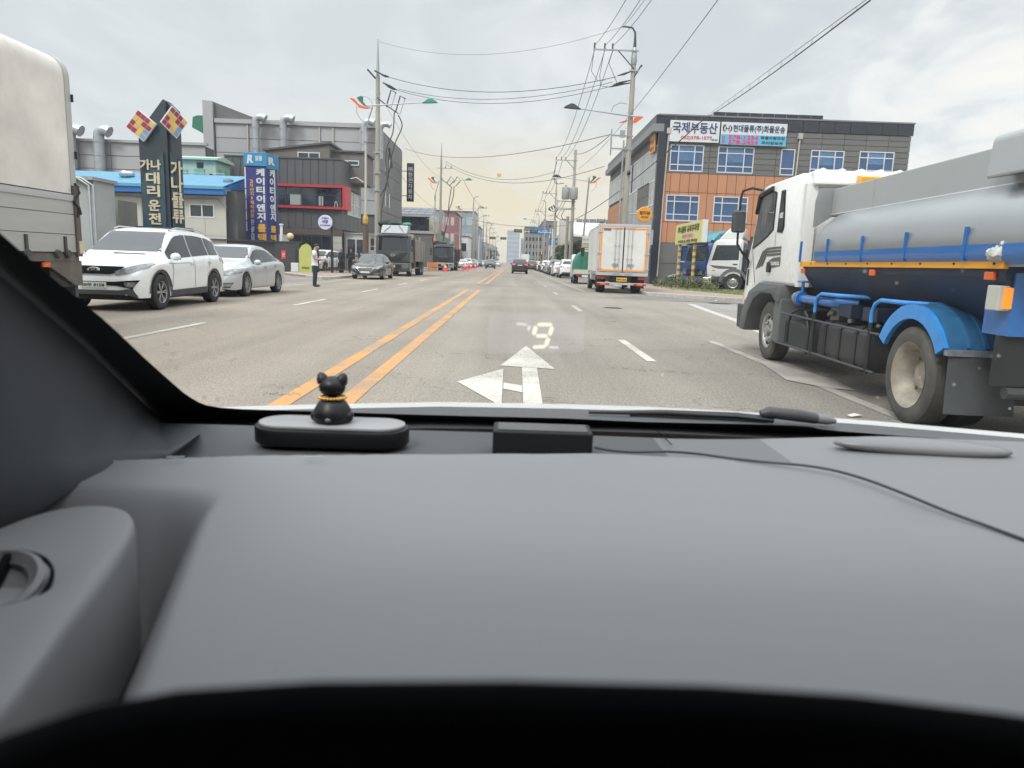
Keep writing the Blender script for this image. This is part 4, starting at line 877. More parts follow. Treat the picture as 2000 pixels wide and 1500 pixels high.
# rear fender: rim flange plus curved sheet with ribs
import itertools
def arc(r,a0,a1,n,c=(.07,.40)): return [(c[0]+r*math.cos(R(lerp(a0,a1,i/n))),c[1]+r*math.sin(R(lerp(a0,a1,i/n)))) for i in range(n+1)]
MB().prism(arc(.62,28,150,16)+arc(.50,150,28,16)[::1],-.01,.03,'x').build('fender_flange',BLF,TK,smooth=30)
for x0,x1,m in ((.0,.60,BLF),):
    MB().prism(arc(.625,30,152,20)+arc(.605,152,30,20),.03,.62,'x').build('fender_sheet',mat('fender_sheet_blue',(.025,.13,.28),.45,var=.3,vs=5),TK,smooth=30)
for x in (.16,.30,.44): MB().prism(arc(.64,60,150,14)+arc(.62,150,60,14),x,x+.03,'x').build('fender_rib',mat('fender_sheet_blue',(.025,.13,.28),.45),TK,smooth=30)
MB().box(.0,.62,-.52,-.46,.655,.70).build('fender_edge',mat('scuffed_metal',(.2,.22,.24),.6,.2,var=.4,vs=12),TK)
mb=MB().grid([[(x,-.49-.02*math.sin(x*6)-.03*(1-k/4),.20+k*.115) for x in [.02+i*.06 for i in range(10)]] for k in range(5)]); mb.build('mudflap',mat('mudflap_rubber',(.06,.065,.07),.7,var=.2,vs=5),TK,smooth=60)
MB().box(.55,1.0,-.3,.5,.25,.8).build('axle_housing',BLK,TK); MB().box(.1,2.1,-.95,-.9,.5,.86).build('rear_crossbar',BLK,TK)
MB().box(.12,2.1,-1.0,-.7,.86,1.30).build('rear_box',BLU,TK)
lf=MB().box(.03,.32,-.98,-.84,1.035,1.21).build('taillight_housing',mat('lamp_housing_cream',(.5,.5,.44),.5),TK,bevel=.008)
slab('amber_lens',mat('amber_lamp_lit',(.95,.25,.02),.2,var=.2,vs=14,emit=.5),lf,.065,.235,-.995,-.975,1.05,1.195); slab('red_lens',RED,lf,.24,.32,-.995,-.975,1.05,1.195)
rg=random.Random(4); mb=MB().ball((.02,-.93,1.43),(.07,.10,.055),14); mb.v=[(x+rg.uniform(-.012,.012),y+rg.uniform(-.014,.014),z+rg.uniform(-.014,.014)) for x,y,z in mb.v]
mb.build('cloth_wrap',mat('wrapped_cloth',(.55,.55,.52),.8,var=.35,vs=16),TK,smooth=40)
MB().tube([(.02,-.86,1.40),(.03,-.90,1.44),(.0,-1.0,1.50)],.02,6).build('nozzle',GALV,TK)
MB().tube([(.55,-.93,.45),(.2,-.93,.45)],.045,12).build('pipe_end',mat('dark_pipe',(.05,.05,.055),.5),TK)
# ---------------------------------------------------------------- white and blue cab trucks in the lot
def lot_truck(label,loc,rz,m,second,txt):
    t=thing('cargo_truck',label,'truck',loc,rz); hw=1.15; t.scale=(1.1,1.1,1.1)
    prof=[(-1.0,.75),(.75,.75),(.80,1.3),(.74,1.6),(.52,2.55),(.3,2.72),(-.9,2.78),(-1.0,2.6)]
    o,b=cab(t,prof,hw,m,.07); st=.25
    patch(b,[(-1.02,1.62),(1.02,1.62),(.95,2.45),(-.95,2.45)],'y',1,.006,st,GLS2,'windshield',t)
    MB().tube([(-1.0,.62,2.62),(0,.70,2.64),(1.0,.62,2.62)],.09,8).build('sun_visor',BLK,t,smooth=50)
    MB().prism([(-.95,2.76),(.32,2.72),(-.2,3.30),(-.5,3.38),(-.95,3.36)],-.95,.95,'x').build('roof_deflector',second,t,bevel=.09,smooth=50)
    for sg in (1,-1):
        patch(b,[(-.82,1.68),(.56,1.62),(.36,2.42),(-.82,2.45)],'x',sg,.006,st,GLS2,'side_window',t)
        patch(b,[(-.9,1.0),(-.885,1.0),(-.885,2.55),(-.9,2.55)],'x',sg,.003,st,BLK,'door_seam',t)
        patch(b,[(.62,1.38),(-.75,1.30),(-.75,1.22),(.2,1.2),(.5,1.28)],'x',sg,.005,st,DEC,'decal',t)
        slab('door_handle',BLK,t,sg*1.14-.02,sg*1.16+.02,-.78,-.55,1.42,1.48)
        MB().tube([(sg*1.1,.6,2.55),(sg*1.4,.85,2.45),(sg*1.4,.85,1.7)],.02,6).build('mirror_arm',BLK,t); slab('mirror',BLK,t,sg*1.3,sg*1.5,.80,.87,1.8,2.35)
        slab('headlight',LMP,t,sg*.85-.2,sg*.85+.2,.80,.86,.82,1.02)
        MB().prism([(-.62+.60*math.cos(R(a)),.50+.60*math.sin(R(a))) for a in range(165,-5,-15)]+[(-.62+.74*math.cos(R(a)),.50+.74*math.sin(R(a))) for a in range(0,170,15)],sg*1.14-.05,sg*1.14+.05,'x').build('fender',GFD,t)
        wheel(t,sg*1.02,-.62,.50,.28,.27,'truck'); wheel(t,sg*.98,-4.6,.50,.42,.27,'dish')
        slab('side_lamp',ORL,t,sg*1.14-.02,sg*1.15+.02,.35,.5,1.08,1.13)
    MB().prism([(.5,.34),(.92,.36),(.95,.72),(.5,.76)],-1.18,1.18,'x').build('bumper',m,t,bevel=.04)
    slab('grille',BLK,t,-.62,.62,.80,.86,.84,1.14); slab('fog_lamp',LMP,t,.8,1.0,.92,.96,.45,.58)
    text(txt,BLK,t,(0,.30,2.98),(-1,0,0),(0,-.6,.8),.8,.12,ext=.01)
    MB().box(-.45,.45,-6,-.9,.65,.95).build('chassis',BLK,t); MB().box(-1.2,1.2,-6.4,-1.3,1.1,2.9).build('cargo_body',mat('cargo_dark',(.05,.055,.06),.6),t)
    return t
lot_truck('white cab truck with dark rear body parked among the weeds in the lot',(12.75,43.1,0),R(66),paint('lot_white',(.66,.67,.67),.3),paint('lot_white',(.66,.67,.67),.3),'Dongwha')
lot_truck('blue cab truck with teal roof deflector behind the white cab truck',(12.6,47.2,0),R(110),paint('cab_blue',(.02,.07,.22),.3),paint('teal',(.03,.22,.28),.4),'')if False else lot_truck('blue cab truck with teal roof deflector behind the white cab truck',(12.7,47.4,0),R(108),paint('cab_blue',(.02,.07,.22),.3),paint('teal',(.03,.22,.28),.4),'HD')
# ---------------------------------------------------------------- buildings
def cutrects(x0,x1,z0,z1,holes):
    """rectangle minus holes"""
    for h in holes:
        if h[0]<x1-1e-4 and h[1]>x0+1e-4 and h[2]<z1-1e-4 and h[3]>z0+1e-4:
            out=[]; a,b,c,d=max(x0,h[0]),min(x1,h[1]),max(z0,h[2]),min(z1,h[3])
            for r in ((x0,x1,z0,c),(x0,x1,d,z1),(x0,a,c,d),(b,x1,c,d)):
                if r[1]-r[0]>.03 and r[3]-r[2]>.03: out+=cutrects(*r,[q for q in holes if q is not h])
            return out
    return [(x0,x1,z0,z1)]
def cladding(parent,m,axis,pos,xs,zs,holes=(),gap=.03,th=.06,name='panel',out=-1):
    """panels on a wall plane. axis 'y': wall at y=pos seen from out side, xs along x; axis 'x': wall at x=pos, xs along y"""
    for a,b in zip(xs,xs[1:]):
        for c,d in zip(zs,zs[1:]):
            for r in cutrects(a+gap/2,b-gap/2,c+gap/2,d-gap/2,list(holes)):
                if axis=='y': slab(name,m,parent,r[0],r[1],pos,pos+out*th,r[2],r[3])
                else: slab(name,m,parent,pos,pos+out*th,r[0],r[1],r[2],r[3])
def frange(a,b,n): return [lerp(a,b,i/n) for i in range(n+1)]
def window(parent,axis,pos,x0,x1,z0,z1,cols,rows,fm,gm,out=-1,bar=.07,depth=.10,name='window'):
    """window with outer frame, mullions and one pane per light. cols/rows: fractions"""
    f=MB(); y0,y1=(pos,pos+out*depth)
    def bx(a,b,c,d,e=0):
        if axis=='y': f.box(a,b,min(y0,y1-e*out),max(y0,y1-e*out),c,d)
        else: f.box(min(y0,y1-e*out),max(y0,y1-e*out),a,b,c,d)
    bx(x0,x1,z0,z0+bar);bx(x0,x1,z1-bar,z1);bx(x0,x0+bar,z0+bar,z1-bar);bx(x1-bar,x1,z0+bar,z1-bar)
    for c in cols[1:-1]: q=lerp(x0,x1,c); bx(q-bar/2,q+bar/2,z0+bar,z1-bar,.01)
    for r in rows[1:-1]: q=lerp(z0,z1,r); bx(x0+bar,x1-bar,q-bar/2,q+bar/2,.02)
    w=f.build(name,fm,parent)
    for a,b in zip(cols,cols[1:]):
        for c,d in zip(rows,rows[1:]):
            xa,xb,za,zb=lerp(x0,x1,a)+bar/2,lerp(x0,x1,b)-bar/2,lerp(z0,z1,c)+bar/2,lerp(z0,z1,d)-bar/2
            if axis=='y': slab('pane',gm,w,xa,xb,pos+out*.02,pos+out*.05,za,zb)
            else: slab('pane',gm,w,pos+out*.02,pos+out*.05,xa,xb,za,zb)
    return w
ANT=mat('anthracite_panel',(.082,.084,.090),.5,var=.12,vs=.8); GRYP=mat('grey_stone_panel',(.135,.135,.13),.6,var=.12,vs=.8); ORP=mat('orange_panel',(.46,.215,.115),.55,var=.1,vs=.7); DKP=mat('black_blue_panel',(.03,.034,.045),.35,var=.15)
LGT=mat('light_steel_cladding',(.36,.36,.37),.5,.15,var=.10,vs=.5); MGT=mat('mid_grey_cladding',(.13,.132,.13),.55,var=.08,vs=.5); WFR=mat('white_window_frame',(.62,.64,.66),.45,var=.05); BRW=mat('grey_brick_render',(.17,.155,.145),.8,var=.15,vs=2.)
CONB=mat('building_core',(.10,.10,.10),.8)
PGR=mat('pale_grey_render',(.40,.40,.37),.75,var=.1,vs=.8); DUCT=mat('duct_galvanised',(.40,.43,.45),.35,.5,var=.08,vs=1.5)
SGW=mat('sign_white',(.62,.64,.66),.5,var=.04); NVY=mat('letter_navy',(.03,.045,.14),.5,var=0); REDT=mat('letter_red',(.55,.03,.05),.5,var=0); PNK=mat('letter_magenta',(.70,.03,.16),.5,var=0); CYN=mat('sign_cyan',(.10,.42,.62),.5,var=.04)
# --- right building
RB=thing('office_building','three storey office block of grey and orange panels with blue windows and rooftop signs','building',(0,0,0))
X0,X1,Y0,Y1,HT=10.6,29.3,55.,82.,12.3
MB().box(X0+.1,X1-.05,Y0+.12,Y1,0,HT-.3).build('wall_core',CONB,RB)
W3=[(11.5,14.0,8.42,10.32),(15.05,17.75,8.42,10.30),(19.76,20.8,8.40,10.28),(21.98,24.47,8.45,10.28),(25.6,28.2,8.5,10.32)]
W2=[(11.45,13.93,4.80,6.70),(15.02,17.6,4.80,6.70),(19.76,20.8,4.8,6.7),(21.98,24.47,4.8,6.7),(25.6,28.2,4.8,6.7)]
W1=[(12.6,16.9,.5,3.05),(18,22,.5,3.05)]
xs=frange(11.15,X1,11)
cladding(RB,GRYP,'y',Y0+.06,xs,frange(8.28,11.5,8),W3,gap=.03)
cladding(RB,ORP,'y',Y0+.06,frange(10.95,X1,26),[3.15,4.7,6.9,8.28],W2,gap=.035)
cladding(RB,GRYP,'y',Y0+.06,frange(10.95,X1,9),[0,1.6,3.15],W1,gap=.03,name='base_panel')
cladding(RB,DKP,'y',Y0+.06,frange(10.55,X1+.1,16),[11.5,12.35],(),gap=.03,th=.12,name='parapet_panel')
MB().box(10.55,11.12,Y0-.08,Y0+.3,0,11.5).build('corner_column',DKP,RB)
MB().box(10.45,X1+.15,Y0-.1,Y0+.3,12.35,12.45).build('coping',mat('coping_grey',(.2,.2,.21),.5),RB)
cladding(RB,DKP,'y',57,frange(15.,23.4,9),[12.3,13.15],(),name='roof_screen_panel'); MB().box(13.6,24.9,57,60,12.2,12.75).build('roof_screen',DKP,RB)
for w in W3+W2: 
    if w[1]-w[0]>1.5: window(RB,'y',Y0+.10,*w,(0,.25,.73,1),(0,.25,.75,1),WFR,BGL)
    else: window(RB,'y',Y0+.10,*w,(0,1),(0,.25,1),WFR,BGL)
window(RB,'y',Y0+.10,*W1[0],(0,.34,.67,1),(0,.5,1),WFR,BGL); window(RB,'y',Y0+.10,*W1[1],(0,.5,1),(0,.5,1),WFR,BGL)
for w in W3[:2]+W3[3:]:      # roller blinds behind some panes
    a=lerp(w[0],w[1],.27); b=lerp(w[0],w[1],.71); slab('blind',mat('blue_blind',(.10,.20,.36),.5,var=.2,vs=3),RB,a,b,Y0+.07,Y0+.045,lerp(w[2],w[3],.42 if w[0]<24 else .5),lerp(w[2],w[3],.95))
for px_,pz in ((11.27,11.05),(21.0,11.0)):
    MB().tube([(px_,Y0-.12,pz),(px_-.1,Y0-.12,pz-5),(px_-.15,Y0-.12,.6)],.055,8).build('downpipe',mat('downpipe_beige',(.45,.42,.38),.5),RB,smooth=50); slab('rain_head',mat('downpipe_beige',(.45,.42,.38),.5),RB,px_-.16,px_+.16,Y0-.25,Y0-.0,pz,pz+.4)
# street side
cladding(RB,GRYP,'x',X0+.1,frange(Y0+.5,Y1,10),[10.3,11.2],(),th=.06); cladding(RB,GRYP,'x',X0+.1,frange(Y0+3,70,4),[6.0,6.9,7.8],(),th=.06)
MB().box(X0-.5,X0+.3,Y0-.1,Y1+.3,11.2,11.75).build('eave',mat('eave_grey',(.22,.23,.24),.5),RB); MB().box(X0-.3,X0+.2,Y0,Y1,11.75,12.4).build('parapet',DKP,RB)
glz=mat('frosted_curtain_glass',(.33,.36,.38),.25,var=.3,vs=.8)
for z0,z1,ya,yb in ((7.8,10.3,55.6,66),(7.8,10.3,67,82),(2.6,6.0,55.6,63),(.4,7.8,63.2,70),(6.0,7.8,55.6,57.8)):
    n=int((yb-ya)/.75); 
    for i in range(n):
        a,b=ya+(yb-ya)*i/n+.03,ya+(yb-ya)*(i+1)/n-.03; slab('pane',glz,RB,X0+.06,X0+.0,a,b,z0+.05,z1-.05)
    MB().box(X0-.02,X0+.09,ya,yb,z1-.05,z1+.05).build('transom',WFR,RB)
slab('panel',ORP,RB,X0+.08,X0-.0,71,82,3.6,7.6)
for i in range(10): slab('louvre',mat('brown_louvre',(.14,.075,.055),.6),RB,X0+.1,X0-.15,71.2+i*1.0,71.6+i*1.0,0,3.8)
MB().box(X0-.2,X0-.1,55.7,57.5,9.9,11.2).build('yellow_wall_sign',mat('sign_ochre',(.62,.42,.14),.5,var=.1),RB)
text('현대물류',REDT,RB,(X0-.22,56.6,10.7),(0,-1,0),(0,0,1),1.5,.4); text('화물운송',REDT,RB,(X0-.22,56.6,10.2),(0,-1,0),(0,0,1),1.5,.35)
def board(name,label,x0,x1,y,z0,z1,m,th=.14,cat='sign',parent=None):
    if parent: return slab(name,m,parent,x0,x1,y,y-th,z0,z1)
    t=thing(name,label,cat,((x0+x1)/2,y,z0)); MB().box(x0-(x0+x1)/2,x1-(x0+x1)/2,-th,0,0,z1-z0).build('board',m,t,bevel=.01); return t
s1=board('shop_sign','white rooftop wall sign with navy lettering and a red phone number',11.32,14.98,Y0-.08,10.50,12.0,SGW)
text('국제부동산',NVY,s1,(0,-.15,1.0),(1,0,0),(0,0,1),3.3,.78,bold=.02); text('032)578-1577',REDT,s1,(.15,-.15,.28),(1,0,0),(0,0,1),2.3,.30); text('출장 상담',NVY,s1,(1.5,-.15,.2),(1,0,0),(0,0,1),.45,.12)
s2=board('shop_sign','white and cyan wall sign with two magenta phone numbers',15.10,19.95,Y0-.08,10.42,12.0,SGW)
slab('cyan_field',CYN,s2,-2.42,2.42,-.145,-.14,.02,.72)
text('현대물류(주)화물운송',NVY,s2,(.35,-.15,1.12),(1,0,0),(0,0,1),3.85,.58,bold=.02); 
MB().tube([(-2.3,-.15,1.0),(-2.32,-.15,1.35),(-2.1,-.15,1.4)],.02,4).build('emblem',INK,s2); text('H',INK,s2,(-1.98,-.15,1.12),(1,0,0),(0,0,1),.28,.36,bold=0); text('( )',INK,s2,(-1.98,-.15,1.12),(1,0,0),(0,0,1),.7,.5,bold=0)
text('578-1234',PNK,s2,(-.75,-.15,.53),(1,0,0),(0,0,1),2.2,.28,bold=.03); text('578-2424',PNK,s2,(-.75,-.15,.19),(1,0,0),(0,0,1),2.2,.28,bold=.03)
text('032',PNK,s2,(-2.22,-.15,.36),(0,0,1),(-1,0,0),.5,.22,bold=.02); text('화물차량모집',INK,s2,(1.4,-.15,.55),(1,0,0),(0,0,1),1.75,.22); text('주차장보유',INK,s2,(1.4,-.15,.2),(1,0,0),(0,0,1),1.6,.22)
rs=thing('round_sign','orange round sign on a bracket beside the concrete pole above small lettering','sign',(9.55,53.2,5.05)); MB().lathe([(0,-.1),(.52,-.1),(.55,-.05),(.55,.05),(.52,.1),(0,.1)],axis='y',n=32).build('disc',mat('sign_orange',(.72,.30,.03),.5),rs)
text('청다방',mat('letter_brown',(.12,.04,.02),.5),rs,(0,-.11,.1),(1,0,0),(0,0,1),.8,.26,bold=.03); text('커피',mat('letter_brown',(.12,.04,.02),.5),rs,(0,-.11,-.2),(1,0,0),(0,0,1),.5,.18); MB().tube([(-1.1,0,.0),(-.5,0,.02)],.04,6).build('bracket',GALV,rs)
rs2=thing('shop_sign','small grey glass sign with dark lettering under the orange round sign','sign',(9.6,53.6,3.4)); MB().box(-.75,.75,-.05,.05,-.5,.6).build('board',mat('sign_grey_glass',(.36,.39,.4),.3,var=.15),rs2); text('국제|부동산'.replace('|','\n'),INK,rs2,(.1,-.06,.1),(1,0,0),(0,0,1),.95,.7)
# --- left charcoal office
CB=thing('office_building','charcoal metal clad two storey office with red framed ribbon window','building')
X0,X1,Y0,Y1,ZT,ZB=-25.2,-15.1,64.,72.,9.5,3.6
MB().box(X0+.1,X1-.1,Y0+.1,Y1,0,ZT-.15).build('wall_core',CONB,CB)
rw=(-23.4,-14.4,5.43,7.28)
cladding(CB,ANT,'y',Y0+.06,frange(X0,X1,15),[ZB,5.43,7.28,ZT],[(rw[0],X1+1,rw[2],rw[3])],gap=.05,th=.08)
for x in frange(X0,X1,15): 
    for z0,z1 in ((ZB,5.40),(7.32,ZT)): slab('seam',ANT,CB,x-.02,x+.02,Y0-.02,Y0-.07,z0,z1)
cladding(CB,ANT,'x',X1-.06,frange(Y0,Y1,5),[ZB,5.43,7.28,ZT],[(Y0-.1,Y0+1.5,5.43,7.28),(Y0+1.8,Y1-.5,5.0,7.1)],gap=.05,th=.08,out=1)
REDF=mat('red_frame',(.45,.03,.045),.45,var=.06)
fr=MB(); fr.box(rw[0],-14.7,Y0-.35,Y0+.05,rw[3]-.15,rw[3]+.05); fr.box(rw[0],-14.7,Y0-.35,Y0+.05,rw[2]-.12,rw[2]+.06); fr.box(rw[0],rw[0]+.22,Y0-.35,Y0+.05,rw[2]+.06,rw[3]-.15)
fr.box(-14.95,-14.7,Y0-.35,Y0+2.0,rw[2]+.06,rw[3]-.15); fr.box(-15.1,-14.7,Y0+.05,Y0+2.0,rw[3]-.15,rw[3]+.05); fr.box(-15.1,-14.7,Y0+.05,Y0+2.0,rw[2]-.12,rw[2]+.06); fr.build('red_window_frame',REDF,CB)
window(CB,'y',Y0+.06,rw[0]+.22,-15.1,rw[2]+.06,rw[3]-.15,(0,.2,.40,.56,.78,1),(0,.62,1),mat('dark_frame',(.04,.04,.045),.5),GLS2,bar=.06)
slab('blind',mat('pale_blind',(.30,.34,.34),.6),CB,-19.6,-18.6,Y0+.02,Y0-.01,5.6,6.5); slab('blind',mat('pale_blind',(.30,.34,.34),.6),CB,-17.1,-16.7,Y0+.02,Y0-.01,5.6,6.4); slab('ceiling_light',mat('lit_ceiling_lamp',(.9,.9,.85),.5,var=0,emit=1.2),CB,-21.2,-20.9,Y0-.02,Y0-.0,6.85,6.9)
MB().tube([(-15.7,Y0-.1,5.5),(-15.62,Y0-.1,6.0),(-15.5,Y0-.1,6.0),(-15.42,Y0-.1,5.5)],.03,4).build('step_ladder',WFR,CB)
window(CB,'x',X1,Y0+1.8,Y1-.5,5.0,7.1,(0,.5,1),(0,.5,1),WFR,glz,out=1)
MB().box(X0-.05,X1+.05,Y0-.1,Y1,ZT,ZT+.12).build('coping',ANT,CB); MB().box(X0+1,X1,Y0-.05,Y0+.1,ZB-.55,ZB).build('fascia',mat('brown_fascia',(.09,.07,.065),.6),CB)
window(CB,'y',Y0+.06,-19.5,-16.0,.1,3.0,(0,.25,.5,.75,1),(0,1),mat('dark_frame',(.04,.04,.045),.5),GLS2,bar=.07)
cladding(CB,PGR,'y',Y0+.06,[-24.3,-22.0,-19.6],frange(0,3.05,4),(),gap=.03,name='render_block'); cladding(CB,PGR,'y',Y0+.06,[-16,-15.1],frange(0,3.05,5),(),gap=.03,name='render_block')
slab('door_recess',BLK,CB,-25.0,-24.3,Y0+.08,Y0+.0,0,3.2)
MB().box(X1,X1+2.2,Y0+1,Y1,0,3.3).build('annex',PGR,CB); window(CB,'y',Y0+1,-14.9,-13.2,1.5,2.9,(0,.5,1),(0,1),WFR,GLS2,bar=.08)
MB().box(X1,X1+2.3,Y0+.9,Y1,3.3,3.4).build('annex_roof',PGR,CB)
# brick penthouse behind
PH=thing('rooftop_block','grey brick upper storey behind the charcoal office roof','building'); MB().prism([(-22.5,9.4),(-22.5,10.4),(-16.8,11.2),(-16.8,9.4)],66.5,71,'y').build('wall',BRW,PH); MB().box(-16.8,-13.9,67.5,72,8,10.65).build('wall',BRW,PH); MB().box(-17,-13.7,67.3,72,10.65,10.8).build('coping',ANT,PH); MB().prism([(-22.7,10.4),(-22.7,10.55),(-16.6,11.38),(-16.6,11.2)],66.3,71,'y').build('coping',ANT,PH)
window(PH,'y',66.5,-19.6,-17.6,9.5,10.4,(0,.5,1),(0,1),WFR,GLS2,bar=.08); window(PH,'y',67.5,-16.4,-14.3,9.5,9.95,(0,.5,1),(0,1),WFR,GLS2,bar=.08)
# --- big grey factory
FB=thing('factory_building','tall light grey factory hall with ducts on its wall and a dark street side','building')
MB().box(-34.0,-15.3,82.1,99,0,15.6).build('wall_core',CONB,FB)
xs=[-33.2,-29.6,-25.6,-21.7,-20.2,-17.2,-15.25]
cladding(FB,LGT,'y',82,xs,frange(6,15.3,6),(),gap=.06,th=.08,name='cladding_panel')
for x in xs[1:-1]: slab('downpipe',mat('downpipe_beige',(.45,.42,.38),.5),FB,x-.07,x+.07,81.9,81.75,9.5,15.2)
MB().box(-33.2,-15.2,81.7,82.2,15.3,15.75).build('eave_gutter',LGT,FB)
MB().prism([(-34.4,7),(-34.4,17.6),(-33.3,17.5),(-33.3,7)],81.6,84,'y').build('end_pier',LGT,FB); MB().prism([(-33.3,15.7),(-33.3,17.5),(-28.2,15.75)],82,82.4,'y').build('gable_screen',MGT,FB)
cladding(FB,MGT,'x',-15.3,[82,88,93.5,99],frange(0,15.4,7),[(86.2,86.9,7.3,9.1),(88.9,89.6,7.3,9.1),(86.2,86.9,11.3,13.0),(88.9,89.6,11.3,13.0)],gap=.05,th=.1,out=1,name='cladding_panel')
for y in (86.2,88.9):
    for z in (7.3,11.3): slab('window',WFR,FB,-15.3,-15.22,y,y+.7,z,z+1.75)
def duct(parent,x,y,z0,z1,r=.45,hook=1):
    MB().tube([(x,y,z0),(x,y,z1-.6),(x+.05,y-.0,z1-.2),(x+.3*hook,y,z1+.1),(x+.75*hook,y,z1+.12),(x+1.1*hook,y,z1-.05)],[r,r,r,r*1.05,r*1.1,r*1.15],12).build('duct',DUCT,parent,smooth=60)
    for z in frange(z0+1,z1-1,3): MB().lathe([(r,-.05),(r+.05,-.05),(r+.05,.05),(r,.05)],c=(x,y,z),n=12).build('duct_collar',DUCT,parent)
duct(FB,-28.4,80.9,10.5,15.75,.40); duct(FB,-25.4,80.9,10.5,15.75,.40); duct(FB,-16.6,80.9,10,15.7,.36); duct(FB,-14.9,81.5,12,15.6,.28)
LF=thing('factory_building','lower light grey factory wing behind the blue roof on the left','building')
MB().box(-55,-33.5,74.1,90,0,11.6).build('wall_core',CONB,LF); cladding(LF,LGT,'y',74,frange(-50,-31,6),frange(4,11.7,6),(),gap=.06,th=.08,name='cladding_panel'); MB().box(-55,-30.8,73.7,74.2,11.7,11.95).build('eave_gutter',LGT,LF)
MB().box(-33.5,-31,74.1,76,0,11.6).build('wall_core',CONB,LF)
duct(LF,-44.0,73.2,6.8,12.6,.5); duct(LF,-41.2,73.2,6.8,12.6,.5); slab('vent_box',DUCT,LF,-38.3,-37.4,73.9,73.3,8.2,8.8)
fp=thing('flag_panel','green plastic canopy edge sticking out beside the factory pier','panel',(-35.1,81.8,15.0)); MB().prism([(-.6,-.3),(-.5,.8),(0,1.0),(.6,1.0),(.6,-.9)],0,.4,'y').build('panel',GRN,fp)
# --- blue roofed shed
BR=thing('shed','cream walled low building with a bright blue metal roof behind the dark pylon','building')
BLR=mat('blue_roof_metal',(.10,.30,.46),.45,.1,var=.1,vs=1.,); BLE=mat('blue_gutter',(.02,.14,.42),.45,var=.08)
MB().box(-34,-20.6,52.1,60,0,5.4).build('wall_core',CONB,BR)
cladding(BR,mat('cream_panel',(.46,.45,.40),.7,var=.08,vs=.7),'y',52,frange(-34,-20.5,9),[0,2.4,5.2],[(-27.9,-26.9,3.7,4.55),(-23.1,-21.3,3.65,4.6)],gap=.02,th=.06,name='wall_panel')
window(BR,'y',52.05,-27.9,-26.9,3.7,4.55,(0,1),(0,1),WFR,GLS2,bar=.09,depth=.14); window(BR,'y',52.05,-23.1,-21.3,3.65,4.6,(0,.5,1),(0,1),WFR,GLS2,bar=.09,depth=.14)
for i in range(40):
    x0=-34.2+i*.345; MB().prism([(51.4,5.75),(56.5,7.0),(56.5,7.07),(51.4,5.82)],x0,x0+.30,'x').build('roof_panel',BLR,BR)
MB().prism([(51.45,5.68),(56.5,6.9),(60,6.4),(51.45,5.6)],-34.2,-20.4,'x').build('roof_deck',BLE,BR)
MB().box(-34.3,-20.3,51.2,51.5,5.22,5.60).build('gutter',BLE,BR); MB().box(-34.3,-20.3,51.1,51.45,5.60,5.80).build('gutter_cap',BLR,BR)
MB().box(-20.6,-19.9,52.5,58,0,5.6).build('side_passage',mat('shade_panel',(.10,.10,.10),.8),BR)
MB().tube([(-30,51.8,5.0),(-25,51.8,4.9),(-21,51.8,4.95),(-20.4,51.8,4.4)],.05,6).build('drain_pipe',GALV,BR)
vt=thing('roof_ventilator','silver spinning ventilator on the blue roof','ventilator',(-28.6,54.2,6.2)); MB().lathe([(.25,-.1),(.25,.2),(.5,.35),(.55,.5),(.45,.68),(0,.75)],n=16).build('turbine',CHR,vt,smooth=50); MB().lathe([(.45,-.25),(.35,.0),(.25,.02)],n=12).build('base',BLR,vt)
vt=thing('roof_ventilator','small silver ventilator at the right end of the blue roof','ventilator',(-20.9,53.6,6.05)); MB().lathe([(.2,-.1),(.2,.15),(.36,.3),(.36,.45),(0,.55)],n=14).build('turbine',CHR,vt,smooth=50)
# mint cabin
MC=thing('rooftop_cabin','pale mint green cabin with railings standing behind the blue roof','building')
MNT=mat('mint_panel',(.36,.50,.40),.6,var=.1,vs=1.5); MNT2=mat('mint_door',(.16,.42,.30),.6,var=.1)
MB().box(-27.6,-24.4,60,63,4.5,8.6).build('wall',MNT,MC); MB().prism([(59.7,8.6),(63.2,8.6),(63.2,8.8),(61,9.0),(59.7,8.75)],-27.9,-24.1,'x').build('roof',MNT,MC)
for a,b,c,d,m in ((-27.2,-26.7,6.7,7.8,MNT2),(-26.1,-25.3,6.7,7.9,MNT2),(-25.9,-25.4,8.0,8.4,BLK),(-24.9,-24.7,7.4,7.6,BLK)): slab('hatch',m,MC,a,b,60,59.93,c,d)
for y in (60.6,61.8): slab('hatch',MNT2,MC,-24.4,-24.35,y,y+.5,7.0,8.0)
for z in (7.0,7.5): MB().tube([(-28.2,59.5,z),(-23.5,59.5,z)],.03,5).build('railing',GALV,MC)
for x in frange(-28.2,-23.5,6): MB().tube([(x,59.5,6.4),(x,59.5,7.5)],.03,5).build('railing_post',GALV,MC)
# grey container office and fence
CO=thing('container_office','pale grey container office with a white door behind the spiked fence','building')
MB().box(-19.0,-15.5,27.0,28.4,0,3.7).build('wall',mat('pale_blue_render',(.36,.385,.38),.75,var=.15,vs=1.),CO); slab('door',WFR,CO,-16.75,-16.2,27,26.94,0,2.65); slab('door_glass',GLS2,CO,-16.68,-16.3,26.94,26.92,1.0,2.5)
MB().box(-19.1,-15.4,26.8,28.5,3.7,3.82).build('roof',mat('roof_edge_grey',(.3,.3,.3),.6),CO); 
for x in (-15.55,-15.4): MB().tube([(x,26.8,0),(x,26.8,3.5),(x-.4,26.8,3.75),(-18.8,26.8,4.0)],.05,8).build('drain_pipe',GALV,CO,smooth=50)
MB().box(-17.2,-16.0,29.5,31,0,3.2).build('annex',mat('olive_grey',(.22,.22,.2),.8,var=.1),CO)
FN=thing('fence','black spiked iron fence between the cargo truck and the white SUV','fence')
IRN=mat('black_iron',(.015,.016,.018),.5)
